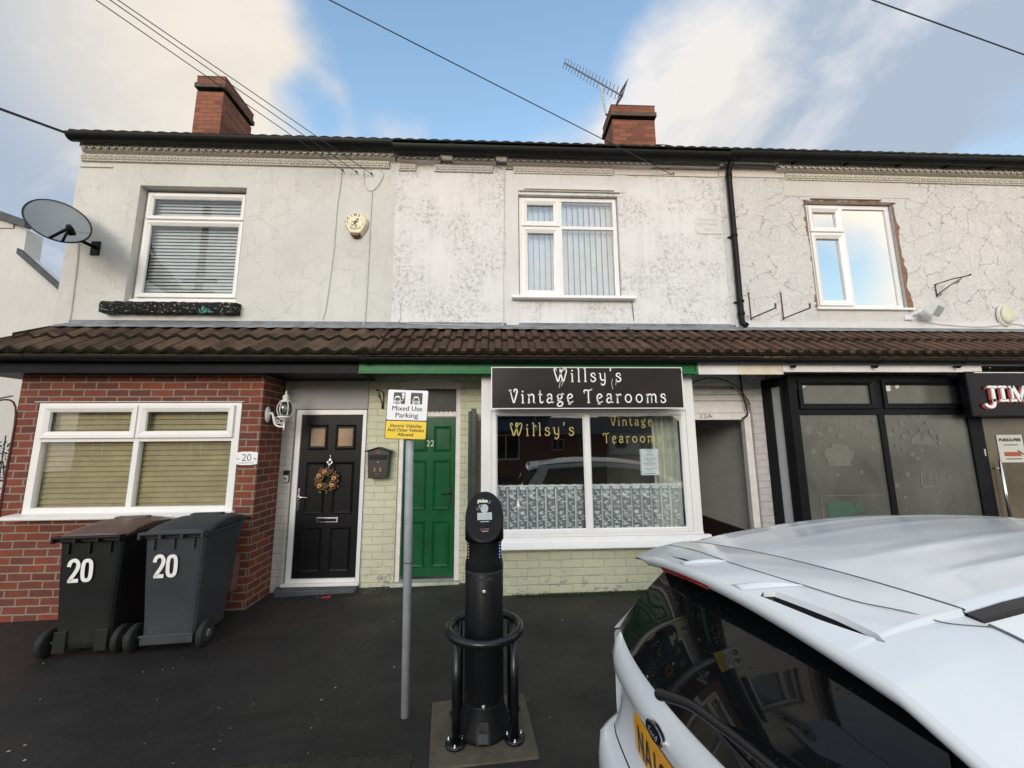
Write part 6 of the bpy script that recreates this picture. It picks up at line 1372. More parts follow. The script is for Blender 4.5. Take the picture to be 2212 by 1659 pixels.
for z_ in (at(1045, 1279, cy-r0).z, at(1047, 1528, cy-r0).z):
    m = MB(); m.lathe([(.016, .0), (.016, .004), (.013, .006), (0, .006)], (cx+.002, cy-r0+.002, z_), 20, (0, -1, 0)); lk = m.build('lock', 'black_letter', bd)
    m = MB(); m.lathe([(.0125, .0), (.0125, .0035), (.010, .005), (0, .005)], (cx+.002, cy-r0-.003, z_), 20, (0, -1, 0)); m.lathe([(.004, .0), (.004, .003), (0, .003)], (cx+.002, cy-r0-.0075, z_), 6, (0, -1, 0)); m.build('lock_barrel', 'chrome', lk)
m = MB(); z_ = zj-.032
for s_ in (-1, 1): m.prism([(-.048, .005), (-.003, .005), (-.003, -.008), (-.046, -.006)] if s_ < 0 else [(.003, .005), (.050, .007), (.048, -.004), (.003, -.008)], lambda a, b: (cx+a, cy-math.sqrt(r0*r0-a*a)-.003, z_+b), lambda a, b: (cx+a, cy-r0+.03, z_+b))
m.build('hinge_tabs', 'bin_grey', bd)
# head: waisted at the light strips then swelling to the slanted face
zf0 = at(1040, 1169, cy-r0).z; zf1 = at(1040, 1062, cy+r0-.01).z; sl_ = (zf1-zf0)/(2*r0)
m = MB(); prof = [(r0, zj), (r0+.001, zj+.02), (r0-.002, zj+.045), (r0-.010, zj+.075), (r0-.011, zj+.13), (r0-.006, zj+.158), (r0+.001, zj+.178), (r0+.003, zf0-.012)]
n = 56; rings = []
for r_, z_ in prof:
    rings.append([(cx+r_*math.cos(2*math.pi*k/n)*(1.0), cy+(r_ if abs(math.sin(2*math.pi*k/n)) < .0 else r0+(r_-r0)*abs(math.cos(2*math.pi*k/n)))*math.sin(2*math.pi*k/n), z_) for k in range(n+1)])
def cut(r_, dz): return [(cx+r_*math.cos(2*math.pi*k/n), cy+r_*math.sin(2*math.pi*k/n), zf0+(r_*math.sin(2*math.pi*k/n)+r0)*sl_+dz) for k in range(n+1)]
top = cut(r0+.003, -.010); rings.append([(a, b, max(c, zf0-.0119)) for a, b, c in top]); rings.append(cut(r0+.001, -.002)); rings.append(cut(r0-.006, .002)); rings.append(cut(r0-.016, .0)); rings.append(cut(.05, .0)); rings.append(cut(.001, .0))
m.grid(rings); m.quad((cx-.001, cy-r0-.0045, zj+.004), (cx+.001, cy-r0-.0045, zj+.004), (cx+.001, cy-r0-.0045, zf0-.015), (cx-.001, cy-r0-.0045, zf0-.015)); hd = m.build('head', 'charger_black', ch)
m = MB(); m.lathe([(r0+.0005, zj-.006), (r0+.0025, zj-.002), (r0+.0005, zj+.003)], (cx, cy, 0), 48, cap=False); m.build('joint_ring', 'bin_grey', ch)
O_ = Vector((cx, cy, zf0+r0*sl_)); U_ = Vector((0, 1, sl_)).normalized(); Nn = Vector((0, -sl_, 1)).normalized()
FP = lambda d0: (lambda a, b, d=0: tuple(O_ + Vector((1, 0, 0))*a + U_*b + Nn*(d0+d)))
hl = r0*math.sqrt(1+sl_**2)
m = MB(); oval = lambda s, dy: [(.063*s*math.cos(k*.1745), dy+hl*.60*s*math.sin(k*.1745)*(1.0)) for k in range(36)]
m.prism(oval(1, .012), FP(.0005), FP(.0035)); fp = m.build('face_panel', 'charger_black', hd, bevel=.001)
sc_ = hl*2/ (1250-185)                           # metres of the face per survey pixel along the slope
def fz(v): return hl - (v-185)*sc_
def fx(a): return (a-638)*(2*r0/840)
m = MB(); m.text('pulse', (lambda P: (lambda a, b, d: P(a+fx(590), b+fz(448))))(FP(.0042)), w=.062, h=.026, bold=.035); m.text('bp', (lambda P: (lambda a, b, d: P(a+fx(528), b+fz(388))))(FP(.0042)), w=.012, h=.006); m.build('maker_lettering', 'logo_cream', fp, fixn=False)
m = MB(); P_ = FP(.0042); m.ribbon([(fx(742)+.0065*math.cos(k*.5-3.0), fz(440)+.0095*math.sin(k*.5-3.0)) for k in range(10)], .003, P_); m.build('maker_swirl', 'charger_teal', fp, fixn=False)
m = MB(); P_ = FP(.0045); m.disc(fx(635), fz(588), .0235, P_, 24, .031); m.ribbon([(fx(485)+.008*math.cos(k*.9), fz(590)+.010*math.sin(k*.9)) for k in range(8)], .0018, P_); m.poly([(fx(485), fz(835)), (fx(812), fz(828)), (fx(803), fz(672)), (fx(476), fz(682))], P_); m.poly([(fx(552), fz(880)), (fx(748), fz(872)), (fx(748), fz(856)), (fx(552), fz(864))], P_)
m.build('screen_and_target', 'screen_grey', fp, fixn=False)
m = MB(); P_ = FP(.0052)
for r_ in (.005, .010, .0145): m.ribbon([(fx(638)+r_*math.cos(k*.33), fz(588)+r_*1.3*math.sin(k*.33)) for k in range(19)], .0009, P_, closed=True)
m.ribbon([(fx(510), fz(520)), (fx(585), fz(505)), (fx(600), fz(550)), (fx(530), fz(572)), (fx(510), fz(520))], .006, P_)
for v in (725, 748, 770, 795): m.ribbon([(fx(520), fz(v)), (fx(775), fz(v-6))], .0012, P_)
m.build('face_symbols', 'paper_ink', fp, fixn=False)
m = MB()
for v, w__, s in ((1018, .050, 'Serial Number'), (1042, .050, 'Customer Service')): m.text(s, (lambda v_: (lambda a, b, d: FP(.0012)(a+fx(655), b+fz(v_))))(v), w=w__, h=.0055)
m.ribbon([(fx(655)-.018, fz(1062)), (fx(655)+.018, fz(1062))], .004, FP(.0012)); m.build('small_print', 'print_orange', hd, fixn=False)
for nm, s_, mt in (('red', -1, 'led_red'), ('blue', 1, 'led_blue')):
    m = MB()
    for k in range(8):
        z_ = zj+.055+k*.0165; a_ = R(-29) if s_ > 0 else R(209); rw_ = r0-.0085; m.ball((cx+rw_*math.cos(a_), cy+(r0+(rw_-r0)*abs(math.cos(a_)))*math.sin(a_), z_), .0034, 4)
    m.build('light_strip', mt, hd)
gd = thing('guard_rail', (cx, cy, gz), 'black tubular hoop guard with four bolted legs round the charging post', 'guard rail')
zr = .512; rc = .205; rcx = cx+.003
m = MB(); m.tube([(rcx+rc*math.cos(2*math.pi*k/48), cy+rc*math.sin(2*math.pi*k/48), zr) for k in range(49)], .0235, 12, cap=False); m.build('hoop', 'guard_black', gd)
for (lx, ly) in ((-.205, 2.355), (.108, 2.365), (-.21, 2.60), (.10, 2.61)):
    gx = zg(lx)+.011
    m = MB(); m.tube([(lx, ly, gx), (lx, ly, zr-.005)], .0235, 14); lg = m.build('leg', 'guard_black', gd)
    m = MB(); m.lathe([(.055, .0), (.055, .010), (.028, .013)], (lx, ly, gx), 20); m.build('foot_plate', 'guard_black', lg)
    m = MB()
    for a in (.6, 2.7, 4.7): m.lathe([(.009, .010), (.009, .016), (.005, .018), (.005, .026), (0, .027)], (lx+.043*math.cos(a), ly+.043*math.sin(a), gx), 6)
    m.build('foot_bolts', 'chrome', lg)

# ------------------------------------------------------------------ wheelie bins
def wheelie(loc, rz, bodymat, lidmat, label, flip):
    t0 = thing('wheelie_bin', loc, label, 'wheelie bin', 'wheelie bins numbered 20', rz)
    m = MB()
    def ring(w, y0, y1, z, r=.045):
        return [(a, b, z) for a, b in rrect(-w/2, w/2, y0, y1, r, 3)]
    secs = [(.395, .015, .46, .055), (.40, .005, .475, .10), (.405, 0, .485, .24), (.435, -.02, .535, .55), (.465, -.035, .59, .885), (.485, -.045, .60, .887), (.49, -.048, .605, .925)]
    rr = [ring(*s) for s in secs]; rr = [q+[q[0]] for q in rr]; m.grid(rr, smooth=False)
    m.bm.faces.new([m.bm.verts.new(p) for p in rr[0][:-1]]); bmesh.ops.remove_doubles(m.bm, verts=m.bm.verts, dist=.0005)
    if flip:
        m.box(-.19, -.10, -.012, .0, .035, .20); m.box(.10, .19, -.012, .0, .035, .20)
    else: m.box(-.195, .195, -.010, .004, .055, .13)
    b = m.build('body', bodymat, t0, local=True, bevel=.006)
    m = MB()                                      # ribs beneath the rim
    for x_ in (-.15, 0, .15): m.box(x_-.008, x_+.008, -.052, -.03, .80, .885)
    m.build('rim_ribs', bodymat, b, local=True)
    m = MB(); dome = []
    for v, (yy, zz, w__) in enumerate(((-.060, .935, .48), (-.050, .955, .49), (.06, .985, .49), (.10, .995, .47), (.30, 1.015, .46), (.52, .995, .45), (.56, .975, .50), (.655, .960, .50), (.665, .935, .50))):
        dome.append([(-w__/2-.0, yy, .925), (-w__/2-.004, yy, zz-.030), (-w__/2+.02, yy, zz-.018), (-w__/2+.07, yy, zz-.004), (-.08, yy, zz+.004), (.08, yy, zz+.004), (w__/2-.07, yy, zz-.004), (w__/2-.02, yy, zz-.018), (w__/2+.004, yy, zz-.030), (w__/2, yy, .925)])
    m.grid(dome, smooth=False); m.bm.faces.new([m.bm.verts.new(p) for p in dome[0]]); m.bm.faces.new([m.bm.verts.new(p) for p in dome[-1]]); m.box(-.13, .13, .35, .42, 1.0, 1.022)
    ld = m.build('lid', lidmat, t0, local=True, bevel=.008)
    if lidmat == 'lid_brown': pass
    m = MB(); m.tube([(-.245, -.085, .935), (.245, -.085, .935)], .014, 10)
    for x_ in (-.235, -.08, .08, .235): m.box(x_-.010, x_+.010, -.098, -.03, .895, .945)
    m.build('handle', bodymat, t0, local=True, bevel=.003)
    m = MB(); m.tube([(-.27, .045, .10), (.27, .045, .10)], .010, 10); m.build('axle', 'galvanised', t0, local=True)
    for s_ in (-1, 1):
        m = MB(); m.lathe([(.05, -.022), (.092, -.026), (.103, -.016), (.104, .016), (.092, .026), (.05, .022)], (s_*.262, .045, .102), 28, (s_, 0, 0)); wl_ = m.build('wheel', 'rubber', t0, local=True)
        m = MB(); m.lathe([(.0, .012), (.018, .030), (.022, .026), (.05, .014), (.058, .024), (.062, .018)], (s_*.262, .045, .102), 24, (s_, 0, 0)); m.build('hub', 'hub_grey', wl_, local=True)
    m = MB()
    def slab2(x, z, h, P):                       # block numerals 2 and 0
        w__ = h*.40; t_ = h*.155
        pts2 = [(x-.005+w__*.06, z+h*.68), (x+w__*.12, z+h*.86), (x+w__*.35, z+h*.935), (x+w__*.65, z+h*.93), (x+w__*.87, z+h*.80), (x+w__*.86, z+h*.62), (x+w__*.60, z+h*.38), (x+w__*.32, z+h*.20), (x+w__*.12, z+h*.04)]
        m.ribbon(cr(pts2, 5), t_, P); m.poly([(x-w__*.02, z), (x+w__*1.0, z), (x+w__*1.0, z+h*.16), (x+w__*.06, z+h*.16)], P)
        x2 = x+w__*1.25; arc2 = []
        for q in range(24):
            a = 2*math.pi*q/24; ca, sa = math.cos(a), math.sin(a); arc2.append((x2+w__*.5+(w__*.40)*math.copysign(abs(ca)**.6, ca), z+h*.5+h*.42*math.copysign(abs(sa)**.7, sa)))
        m.ribbon(arc2, t_, P, closed=True)
    P_ = lambda a, b, d=0: (a, -.0045-(b-.24)*.055-.012, b)
    slab2(-.13, .575, .185, P_); m.build('numerals', 'white_letter', b, local=True, fixn=False)
    return t0
wheelie((-3.335, 3.60, zg(-3.33)), R(6.5), 'bin_black', 'lid_brown', 'black wheelie bin with a faded brown lid and white number 20', True)
wheelie((-2.675, 3.61, zg(-2.67)), R(5.5), 'bin_grey', 'bin_grey', 'dark grey wheelie bin with a grey lid, nearer the black door', False)
mb_ = thing('meter_box', (-2.70, B, .1), 'small brown meter box low on the brick bay behind the grey bin', 'meter box')
q = at(480, 1250, B-.06); m = MB(); m.box(q.x-.10, q.x+.13, B-.10, B-.002, q.z-.12, q.z+.24); m.build('case', 'brown_box', mb_, bevel=.012)
m = MB(); m.box(q.x-.09, q.x+.12, B-.106, B-.1005, q.z-.11, q.z+.23); m.build('cover', 'brown_box', mb_, bevel=.004)
# ------------------------------------------------------------------ white hatchback
Fv = Vector((.993, .116, 0)).normalized(); Lv = Vector((-.116, .993, -.055)).normalized(); Zv = Fv.cross(Lv)
CO = Vector((.44, 1.12, 0))
def K(x, u, h): return tuple(CO + Fv*x + Lv*u + Zv*h)
car = thing('parked_hatchback', (2.2, 1.2, zg(2)-.12), 'white hatchback parked at the kerb with a slotted roof spoiler, seen from its rear corner', 'car')
def interp(tab, x):
    for (a, b), (c, d) in zip(tab, tab[1:]):
        if x <= c: t_ = (x-a)/(c-a); t_ = max(0, t_); return b+(d-b)*t_
    return tab[-1][1]
EDGE = [(.36, 1.182), (.47, 1.201), (.60, 1.220), (.89, 1.247), (1.13, 1.260), (1.35, 1.262), (1.55, 1.257), (1.85, 1.240), (2.10, 1.215), (2.30, 1.185)]
def hroof(x, u): return interp(cr(EDGE, 4), x) + .020*(1-(u/.42)**2)
seamx = lambda u: .452-.085*u
us = [-.42+.84*i/56 for i in range(57)]
m = MB(); rows = []
for k in range(26):
    f = k/25; rows.append([K(seamx(u)+.006+(2.28-.10*(u/.42)**2-seamx(u))*f, u, hroof(seamx(u)+(2.28-seamx(u))*f, u) + .0045*math.exp(-((abs(u)-.30)/.022)**2)*min(1, f*5) + .003*math.exp(-((abs(u)-.13)/.03)**2)*min(1, f*5) - (.012 if abs(u) > .415 else 0)) for u in us])
m.grid(rows); m.build('roof', 'car_white', car)
for s_ in (-1, 1):
    m = MB(); m.grid([[K(x, s_*v, hroof(x, .42)+dz) for x in [.485+.1*i for i in range(18)]] for v, dz in ((.4205, -.012), (.4215, -.006), (.446, -.010), (.447, -.018))], smooth=False); m.build('roof_strip', 'car_black_trim', car)
# tailgate top strip between roof seam and spoiler
lipx = lambda u: .180+(.20 if u > 0 else .07)*u*u; liph = lambda u: 1.188-.23*u*u - (.25*(abs(u)-.5) if abs(u) > .5 else 0)
inx = lambda u: .425-.30*u*u if abs(u) < .37 else .425-.30*.1369+.45*(abs(u)-.37)
def spr(f, u):                                     # f 0 at the lip, 1 at the roof seam
    x = lipx(u)+(seamx(u)-.005-lipx(u))*f; h0 = liph(u); h1 = hroof(seamx(u), u) if abs(u) < .42 else hroof(seamx(.42), .42)-.12*(abs(u)-.42)-1.5*(abs(u)-.42)**2
    return x, h0+(h1-h0)*(f**.85) + .006*math.sin(math.pi*f)
us2 = [-.68+1.22*i/122 for i in range(123)]
fs = [0, .015, .04, .08, .14, .2, .26, .32, .38, .44, .5, .56, .62, .68, .74, .80, .82, .86, .92, 1.0]
slots = [(-.42, -.13), (.13+.06, .46)]
slots = [(-.43, -.19), (.09, .31)]
fcen = lambda u: .13 + .55*max(0, -.19-u) if u < 0 else .19
def opening(u):
    for a, b in slots:
        if a < u < b:
            near, far = (b-u, u-a) if a < 0 else (u-a, b-u)      # near = fin end, square; far = outer end, tapering
            return .075*min(1, near/.012)*min(1, far/.10)**.55
    return 0.0
def face_pt(f, u): x, h = spr(f, u); return K(x, u, h)
uf = sorted(set([-.68+1.22*i/160 for i in range(161)] + [a+d for a, b in slots for d in (0, .004, .008, .012)] + [b-d for a, b in slots for d in (0, .004, .008, .012)]))
m = MB()
m.grid([[face_pt((fcen(u)-opening(u))*q, u) for u in uf] for q in (0, .04, .1, .2, .35, .5, .65, .8, .9, 1)])
m.grid([[face_pt(fcen(u)+opening(u)+(1-fcen(u)-opening(u))*q, u) for u in uf] for q in (0, .04, .1, .2, .35, .5, .65, .8, .9, 1)])
us2 = uf
# lip front face and underside
tp = lambda u: min(1, max(.12, (.545-u)/.16))
und = lambda u: (lipx(u)+.004, liph(u)-.036*tp(u)); und2 = lambda u: (.36+.05*abs(u), 1.120-.06*abs(u))
m.grid([[K(lipx(u), u, liph(u)) for u in us2], [K(lipx(u)-.007, u, liph(u)-.007*tp(u)) for u in us2], [K(lipx(u)-.010, u, liph(u)-.016*tp(u)) for u in us2], [K(lipx(u)-.004, u, liph(u)-.028*tp(u)) for u in us2], [K(und(u)[0], u, und(u)[1]) for u in us2]])
m.build('spoiler', 'car_white', car, fixn=False)
m = MB(); m.grid([[K(und(u)[0], u, und(u)[1]) for u in us2], [K(und2(u)[0], u, und2(u)[1]) for u in us2]]); m.build('spoiler_underside', 'car_black_trim', car)
# slot wells
for a, b in slots:
    m = MB(); uu = [u for u in uf if a <= u <= b]
    def sp(f, u, dz=0): x, h = spr(f, u); return K(x, u, h+dz)
    m.grid([[sp(fcen(u)+opening(u), u) for u in uu], [sp(fcen(u)+opening(u)*.8, u, -.012) for u in uu]])
    m.build('spoiler_slot', 'car_white', car, fixn=False)
    m = MB(); m.grid([[sp(fcen(u)+opening(u)*.8, u, -.0121) for u in uu], [sp(fcen(u)+opening(u)*.7, u, -.045) for u in uu], [sp(fcen(u)-opening(u), u, -.045) for u in uu], [sp(fcen(u)-opening(u), u, -.0015) for u in uu]]); m.build('slot_floor', 'car_black_trim', car, fixn=False)
def on_top(f, u, dz=.0014): x, h = spr(f, u); return K(x, u, h+dz)
m = MB(); m.tube(cr([on_top(.56, .42), on_top(.50, .24), on_top(.43, .1), on_top(.40, -.03), on_top(.46, -.21), on_top(.53, -.32), on_top(.66, -.39), on_top(.78, -.43), on_top(.99, -.46)], 8), .0012, 5)
m.tube([K(seamx(u), u, hroof(seamx(u), u)-.001) for u in us], .0024, 5)
m.tube(cr([on_top(1, -.455), on_top(1.0, -.50), on_top(.995, -.56), on_top(.99, -.62), on_top(.98, -.67)], 6), .0035, 5)
m.build('panel_gap', 'gap_grey', car)
for u0, u1, f1 in ((-.135, -.215, .46), (.115, .025, .42)):
    m = MB(); rows = []
    for off, hh in ((-.022, 0), (-.009, .8), (.0, 1), (.009, .8), (.022, 0)):
        row = []
        for k in range(15):
            q = k/14; u_ = u0+(u1-u0)*q; x, h = spr(.02+f1*q, u_+off*(1-q*.8)); row.append(K(x, u_+off*(1-q*.8), h+.009*math.sin(math.pi*min(1, .12+q*.88))*hh+.0006))
        rows.append(row)
    m.grid(rows); m.build('spoiler_fin', 'car_white', car, fixn=False)
# brake light
m = MB(); uu = [-.03+.28*i/20 for i in range(21)]
m.grid([[K(lipx(u)-.0055, u, liph(u)-.0265) for u in uu], [K(lipx(u)-.003, u, liph(u)-.036) for u in uu], [K(lipx(u)+.006, u, liph(u)-.044) for u in uu]]); m.build('brake_light', 'tail_red', car, fixn=False)
# rear screen
gbx = lambda u: .095+.20*u*u; gtx = lambda u: .335+.18*u*u
HW0, HW1 = .44, .60
m = MB(); rows = []
for k in range(13):
    f = k/12; hw = HW1+(HW0-HW1)*f
    row = []
    for i in range(41):
        t_ = -1+2*i/40; u = t_*hw; hb = .795 + .035*abs(t_)**6; ht = 1.125
        x = gbx(u)+(gtx(u)-gbx(u))*f - .022*math.sin(math.pi*f); h = hb+(ht-hb)*f
        row.append(K(x, u, h))
    rows.append(row)
m.grid(rows); gl_ = m.build('rear_window', 'car_glass', car, fixn=False)
# side wrap glass between screen and side windows
def C_(x, u, h): return K(x, u, h)
for s_ in (-1, 1):
    m = MB(); rows = []
    for k in range(9):
        f = k/8; hw = HW1+(HW0-HW1)*f; a = (gbx(hw)+(gtx(hw)-gbx(hw))*f-.022*math.sin(math.pi*f), hw, .83+(1.125-.83)*f)
        rows.append([K(a[0]+.004, s_*(a[1]+.002), a[2]), K(a[0]+.045, s_*(a[1]+.016), a[2]), K(a[0]+.12, s_*(a[1]+.026), a[2])])
    m.grid(rows); m.build('quarter_trim', 'car_glass', car, fixn=False)
# tailgate and bumper
UH = [.0, .12, .24, .34, .44, .52, .58, .62, .65, .675, .69, .70]
def sweep(fx_, fh): return [K(fx_(u), s_*u, fh(u)) for s_ in (-1,) for u in UH[::-1]] + [K(fx_(u), u, fh(u)) for u in UH[1:]]
def bow(x0, c, e=.0): return lambda u: x0 + c*u*u + (e*max(0, u-.56)**1.5)
band = [sweep(bow(.100, .19, 2.6), lambda u: .793+.035*min(1, (u/.60))**6+.02*max(0, u-.6)), sweep(bow(.082, .19, 2.6), lambda u: .790+.030*min(1, (u/.6))**6),
        sweep(bow(.060, .20, 2.6), lambda u: .775+.02*(u/.6)**4), sweep(bow(.045, .20, 2.6), lambda u: .745), sweep(bow(.046, .20, 2.6), lambda u: .715-.02*u), sweep(bow(.060, .20, 2.6), lambda u: .70-.03*u), sweep(bow(.078, .18, 2.6), lambda u: .690-.03*u)]
m = MB(); m.grid(band); m.build('tailgate', 'car_white', car, fixn=False)
low = [sweep(bow(.0785, .18, 2.6), lambda u: .689-.03*u), sweep(bow(.088, .17, 2.6), lambda u: .64), sweep(bow(.080, .16, 2.6), lambda u: .56), sweep(bow(.050, .18, 2.6), lambda u: .515-.02*u), sweep(bow(.040, .19, 2.6), lambda u: .505-.02*u)]
m = MB(); m.grid(low); m.build('tailgate_lower', 'car_white', car, fixn=False)
bmp = [sweep(bow(.036, .19, 2.6), lambda u: .502-.02*u), sweep(bow(.0, .20, 2.4), lambda u: .495-.02*u), sweep(bow(-.028, .21, 2.4), lambda u: .475), sweep(bow(-.040, .21, 2.2), lambda u: .40), sweep(bow(-.035, .21, 2.2), lambda u: .28), sweep(bow(-.005, .20, 2.2), lambda u: .16), sweep(bow(.03, .2, 2.2), lambda u: .08)]
m = MB(); m.grid(bmp); m.build('bumper', 'car_white', car, fixn=False)
# tail lamps
for s_ in (-1, 1):
    m = MB(); m.grid([[K(bow(.0, .20, 2.6)(u)+.052+dx, s_*(u+.004), h) for u in (.615, .635, .655, .672)] for h, dx in ((.70, 0), (.76, .0), (.82, .035), (.865, .085))]); m.grid([[K(bow(.0, .20, 2.6)(.672)+.052+q*.12+dx, s_*(.677+q*.012), h) for q in (0, .4, 1)] for h, dx in ((.70, 0), (.76, .0), (.82, .035), (.865, .085))]); m.build('tail_lamp', 'tail_red', car, fixn=False)
# sides
XS = [.17, .30, .5, .8, 1.1, 1.5, 2.0, 2.5, 2.9, 3.3, 3.55]
for s_ in (-1, 1):
    def side(h, ou): return [K(x, s_*(ou-(.06*((x-2.6)/1.0)**2 if x > 2.6 else 0)-(.02 if x < .2 else 0)), h + (.0 if x < 2.6 else -.06*(x-2.6))) for x in XS]
    m = MB(); m.grid([side(.80, .672), side(.78, .69), side(.70, .70), side(.5, .715), side(.25, .71), side(.10, .69)]); m.build('side_panel', 'car_white', car, fixn=False)
    top = lambda x: K(x, s_*.448, hroof(max(x, .45), .42)-.018) if x < 2.3 else K(x, s_*(.448+.15*(x-2.3)), 1.165-.34*(x-2.3))
    m = MB(); xx_ = [.40, .50, .8, 1.2, 1.6, 2.0, 2.3]
    m.grid([[K(x, s_*.4475, hroof(max(x, .45), .42)-.018) for x in xx_], [K(x-.02, s_*.485, hroof(max(x, .45), .42)-.05) for x in xx_], [K(x-.03, s_*.500, hroof(max(x, .45), .42)-.085) for x in xx_]]); m.build('cant_rail', 'car_white', car, fixn=False)
    m = MB()
    for a, b, c, d in ((.62, .98, .80, 1.36), (1.06, 1.72, 1.44, 2.02), (1.78, 2.2, 2.10, 2.85)):
        pass
    lo = lambda x: K(x, s_*.672, .80 - (.06*(x-2.6) if x > 2.6 else 0))
    hi = lambda x: K(min(x, 2.25)-.03, s_*.500, hroof(max(min(x, 2.25), .45), .42)-.085) if x <= 2.25 else K(x, s_*(.50+.19*(x-2.25)), 1.10-.36*(x-2.25))
    m.grid([[hi(x) for x in (.62, .8, 1.2, 1.6, 2.0, 2.25)], [lo(x) for x in (.42, .8, 1.2, 1.6, 2.1, 2.75)]]); m.build('side_window', 'car_glass', car, fixn=False)
    m = MB(); m.grid([[hi(.42), hi(.52), hi(.615)], [K(.27, s_*.585, .95), K(.36, s_*.585, .95), K(.50, s_*.59, .95)], [lo(.17), lo(.30), lo(.415)]]); m.build('rear_pillar', 'car_white', car, fixn=False)
    for xw in (.62, 2.85):
        c_ = Vector(K(xw, s_*.62, .0)); zz = zg(c_.x)-.12+.29
        m = MB(); m.lathe([(.19, -.09), (.275, -.09), (.29, -.06), (.29, .06), (.275, .09), (.19, .085)], (c_.x, c_.y, zz), 36, tuple(Lv*s_)); wh = m.build('wheel', 'rubber', car)
        m = MB(); m.lathe([(.0, .06), (.05, .075), (.06, .06), (.15, .05), (.18, .08), (.195, .075)], (c_.x, c_.y, zz), 10, tuple(Lv*s_)); m.build('rim', 'galvanised', wh)
# windscreen, bonnet, nose, floor
m = MB(); m.grid([[K(2.28-.10*(u/.42)**2, u, hroof(2.28, u)) for u in us[::8]], [K(2.95-.25*(u/.42)**2, u*1.32, .86) for u in us[::8]]]); m.build('windscreen', 'car_glass', car, fixn=False)
m = MB(); m.grid([[K(2.93-.2*(u/.42)**2, u*1.5, .83) for u in us[::8]], [K(3.4-.15*(u/.42)**2, u*1.45, .76) for u in us[::8]], [K(3.72-.25*(u/.42)**2, u*1.35, .60) for u in us[::8]], [K(3.78-.3*(u/.42)**2, u*1.35, .35) for u in us[::8]], [K(3.70-.3*(u/.42)**2, u*1.35, .10) for u in us[::8]]]); m.build('bonnet', 'car_white', car, fixn=False)
m = MB(); m.grid([[K(x, u, .09) for u in (-.66, 0, .66)] for x in (.1, 2, 3.6)]); m.build('underbody', 'car_black_trim', car, fixn=False)
m = MB(); m.grid([[K(.25, u, .72) for u in (-.6, 0, .6)], [K(1.0, u, .72) for u in (-.6, 0, .6)]]); m.build('parcel_shelf', 'car_black_trim', car, fixn=False)
# number plate
PU = Vector((K(0, 0, 1))) - Vector(K(0, 0, 0)); 
def NP(d0):
    def f(a, b, d=0):
        u = .105 - a; return K(bow(.0785, .18)(u) - .012 - d0 + .05*(.60-(.60+b))*.0, u, .605+b)
    return f
m = MB(); f0 = NP(0.0)
pr = rrect(-.235, .235, -.055, .055, .008, 3); uu = [-.235+.47*i/16 for i in range(17)]
m.grid([[NP(0)(a, b) for a in uu] for b in (-.052, .052)]); m.grid([[NP(0)(a, .052) for a in uu], [NP(-.012)(a, .052) for a in uu]]); m.grid([[NP(0)(a, -.052) for a in uu], [NP(-.012)(a, -.052) for a in uu]]); m.quad(NP(0)(-.235, -.052), NP(0)(-.235, .052), NP(-.012)(-.235, .052), NP(-.012)(-.235, -.052)); npl = m.build('number_plate', 'plate_yellow', car, fixn=False)
m = MB()
def bar(pts, w__=.0125): m.ribbon([(-.235+a, -.040+b) for a, b in pts], w__, NP(.0012))
H2 = .078
x = .040; bar([(x, 0), (x, H2)]); bar([(x+.038, 0), (x+.038, H2)]); bar([(x-.002, H2), (x+.040, 0)], .013)
x = .098; bar([(x-.002, 0), (x+.020, H2)]); bar([(x+.042, 0), (x+.020, H2)]); bar([(x+.008, .024), (x+.032, .024)])
x = .168; bar([(x, 0), (x, H2)])
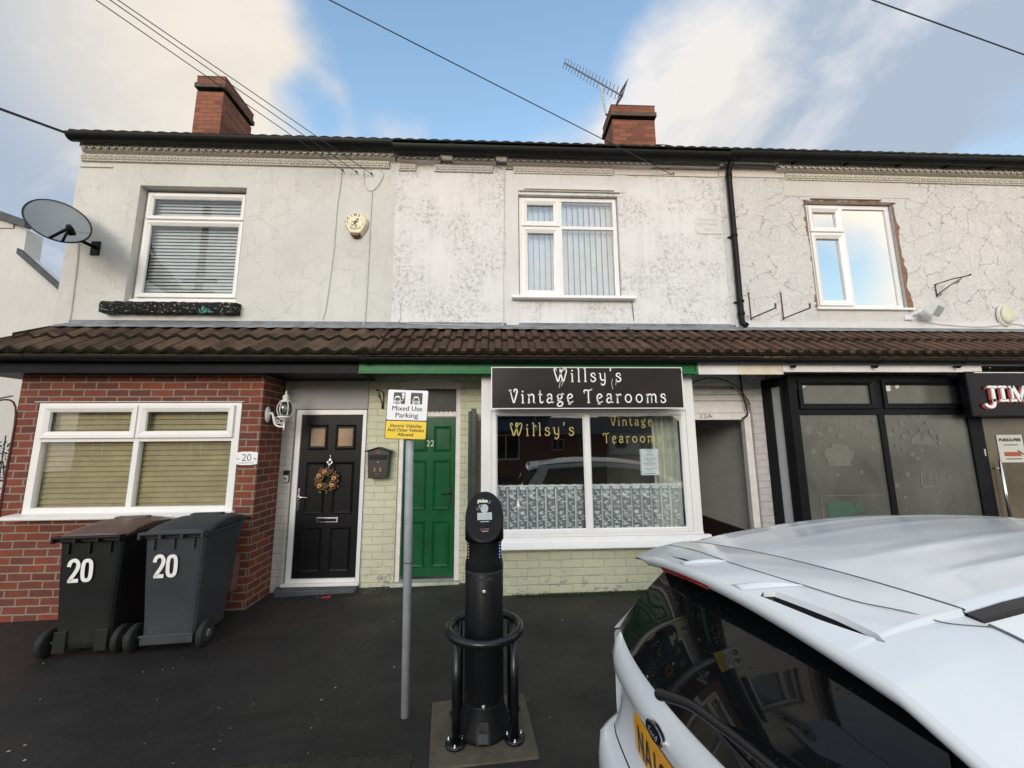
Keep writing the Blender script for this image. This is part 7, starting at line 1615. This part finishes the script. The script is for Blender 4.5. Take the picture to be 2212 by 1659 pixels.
x = .200; m.ribbon([(-.235+a, -.040+b) for a, b in cr([(x+.034, H2-.012), (x+.018, H2-.006), (x+.003, H2-.022), (x, .03), (x+.004, .008), (x+.019, .003), (x+.034, .012), (x+.035, .03), (x+.020, .043), (x+.004, .034)], 4)], .0125, NP(.0012))
m.build('registration', 'black_letter', npl, fixn=False)
# badge
def BD(d0):
    def f(a, b, d=0): u = .095 - a; return K(bow(.0455, .20)(u)-d0+.30*max(0, b)*.5, u, .742+b)
    return f
def oval2(s, n=28): return [(.052*s*math.cos(2*math.pi*k/n), .0225*s*math.sin(2*math.pi*k/n)) for k in range(n)]
m = MB(); m.prism(oval2(1), BD(.0), BD(.010)); m.prism(oval2(.93), BD(.010), BD(.013)); bdg = m.build('badge', 'chrome', car)
m = MB(); m.poly(oval2(.84), BD(.0140)); m.build('badge_field', 'badge_blue', bdg, fixn=False)
m = MB(); m.text('Ford', (lambda a, b, d: BD(.0150)(a, b-.010)), h=.019, w=.058, ital=.35, bold=-.005); m.build('badge_script', 'screen_grey', bdg, fixn=False)
# wiper
def onG(f, u, off): hw = HW1+(HW0-HW1)*f; return K(gbx(u)+(gtx(u)-gbx(u))*f-.022*math.sin(math.pi*f)-off*.9, u, .795+(1.125-.795)*f+off*.45)
def fromray(px, py, Y): return tuple(at(px, py, Y))
m = MB(); wp = cr([fromray(1424, 1500, 1.17), fromray(1445, 1506, 1.14), fromray(1495, 1525, 1.07), fromray(1555, 1568, .98), fromray(1610, 1610, .90), fromray(1680, 1668, .81), fromray(1760, 1740, .73)], 6)
n = len(wp); m.tube(wp, .012, 10, rs=[.0135-.0055*i/(n-1) for i in range(n)]); wa = m.build('wiper_arm', 'car_black_trim', car)
m = MB(); m.ball(fromray(1427, 1501, 1.17), .017, 8, (1, 1, .8)); m.build('wiper_pivot', 'car_black_trim', wa)
m = MB(); m.tube(cr([tuple(Vector(onG(.15, -.02, .007))), tuple(Vector(onG(.13, -.12, .008))), tuple(Vector(onG(.10, -.24, .008))), tuple(Vector(onG(.07, -.36, .008)))], 5), .006, 6); m.build('wiper_blade', 'car_black_trim', wa)
for o in list(D.objects):
    if o.type == 'MESH' and o.parent is None and 'kind' not in o and 'label' not in o: print('UNTAGGED', o.name)
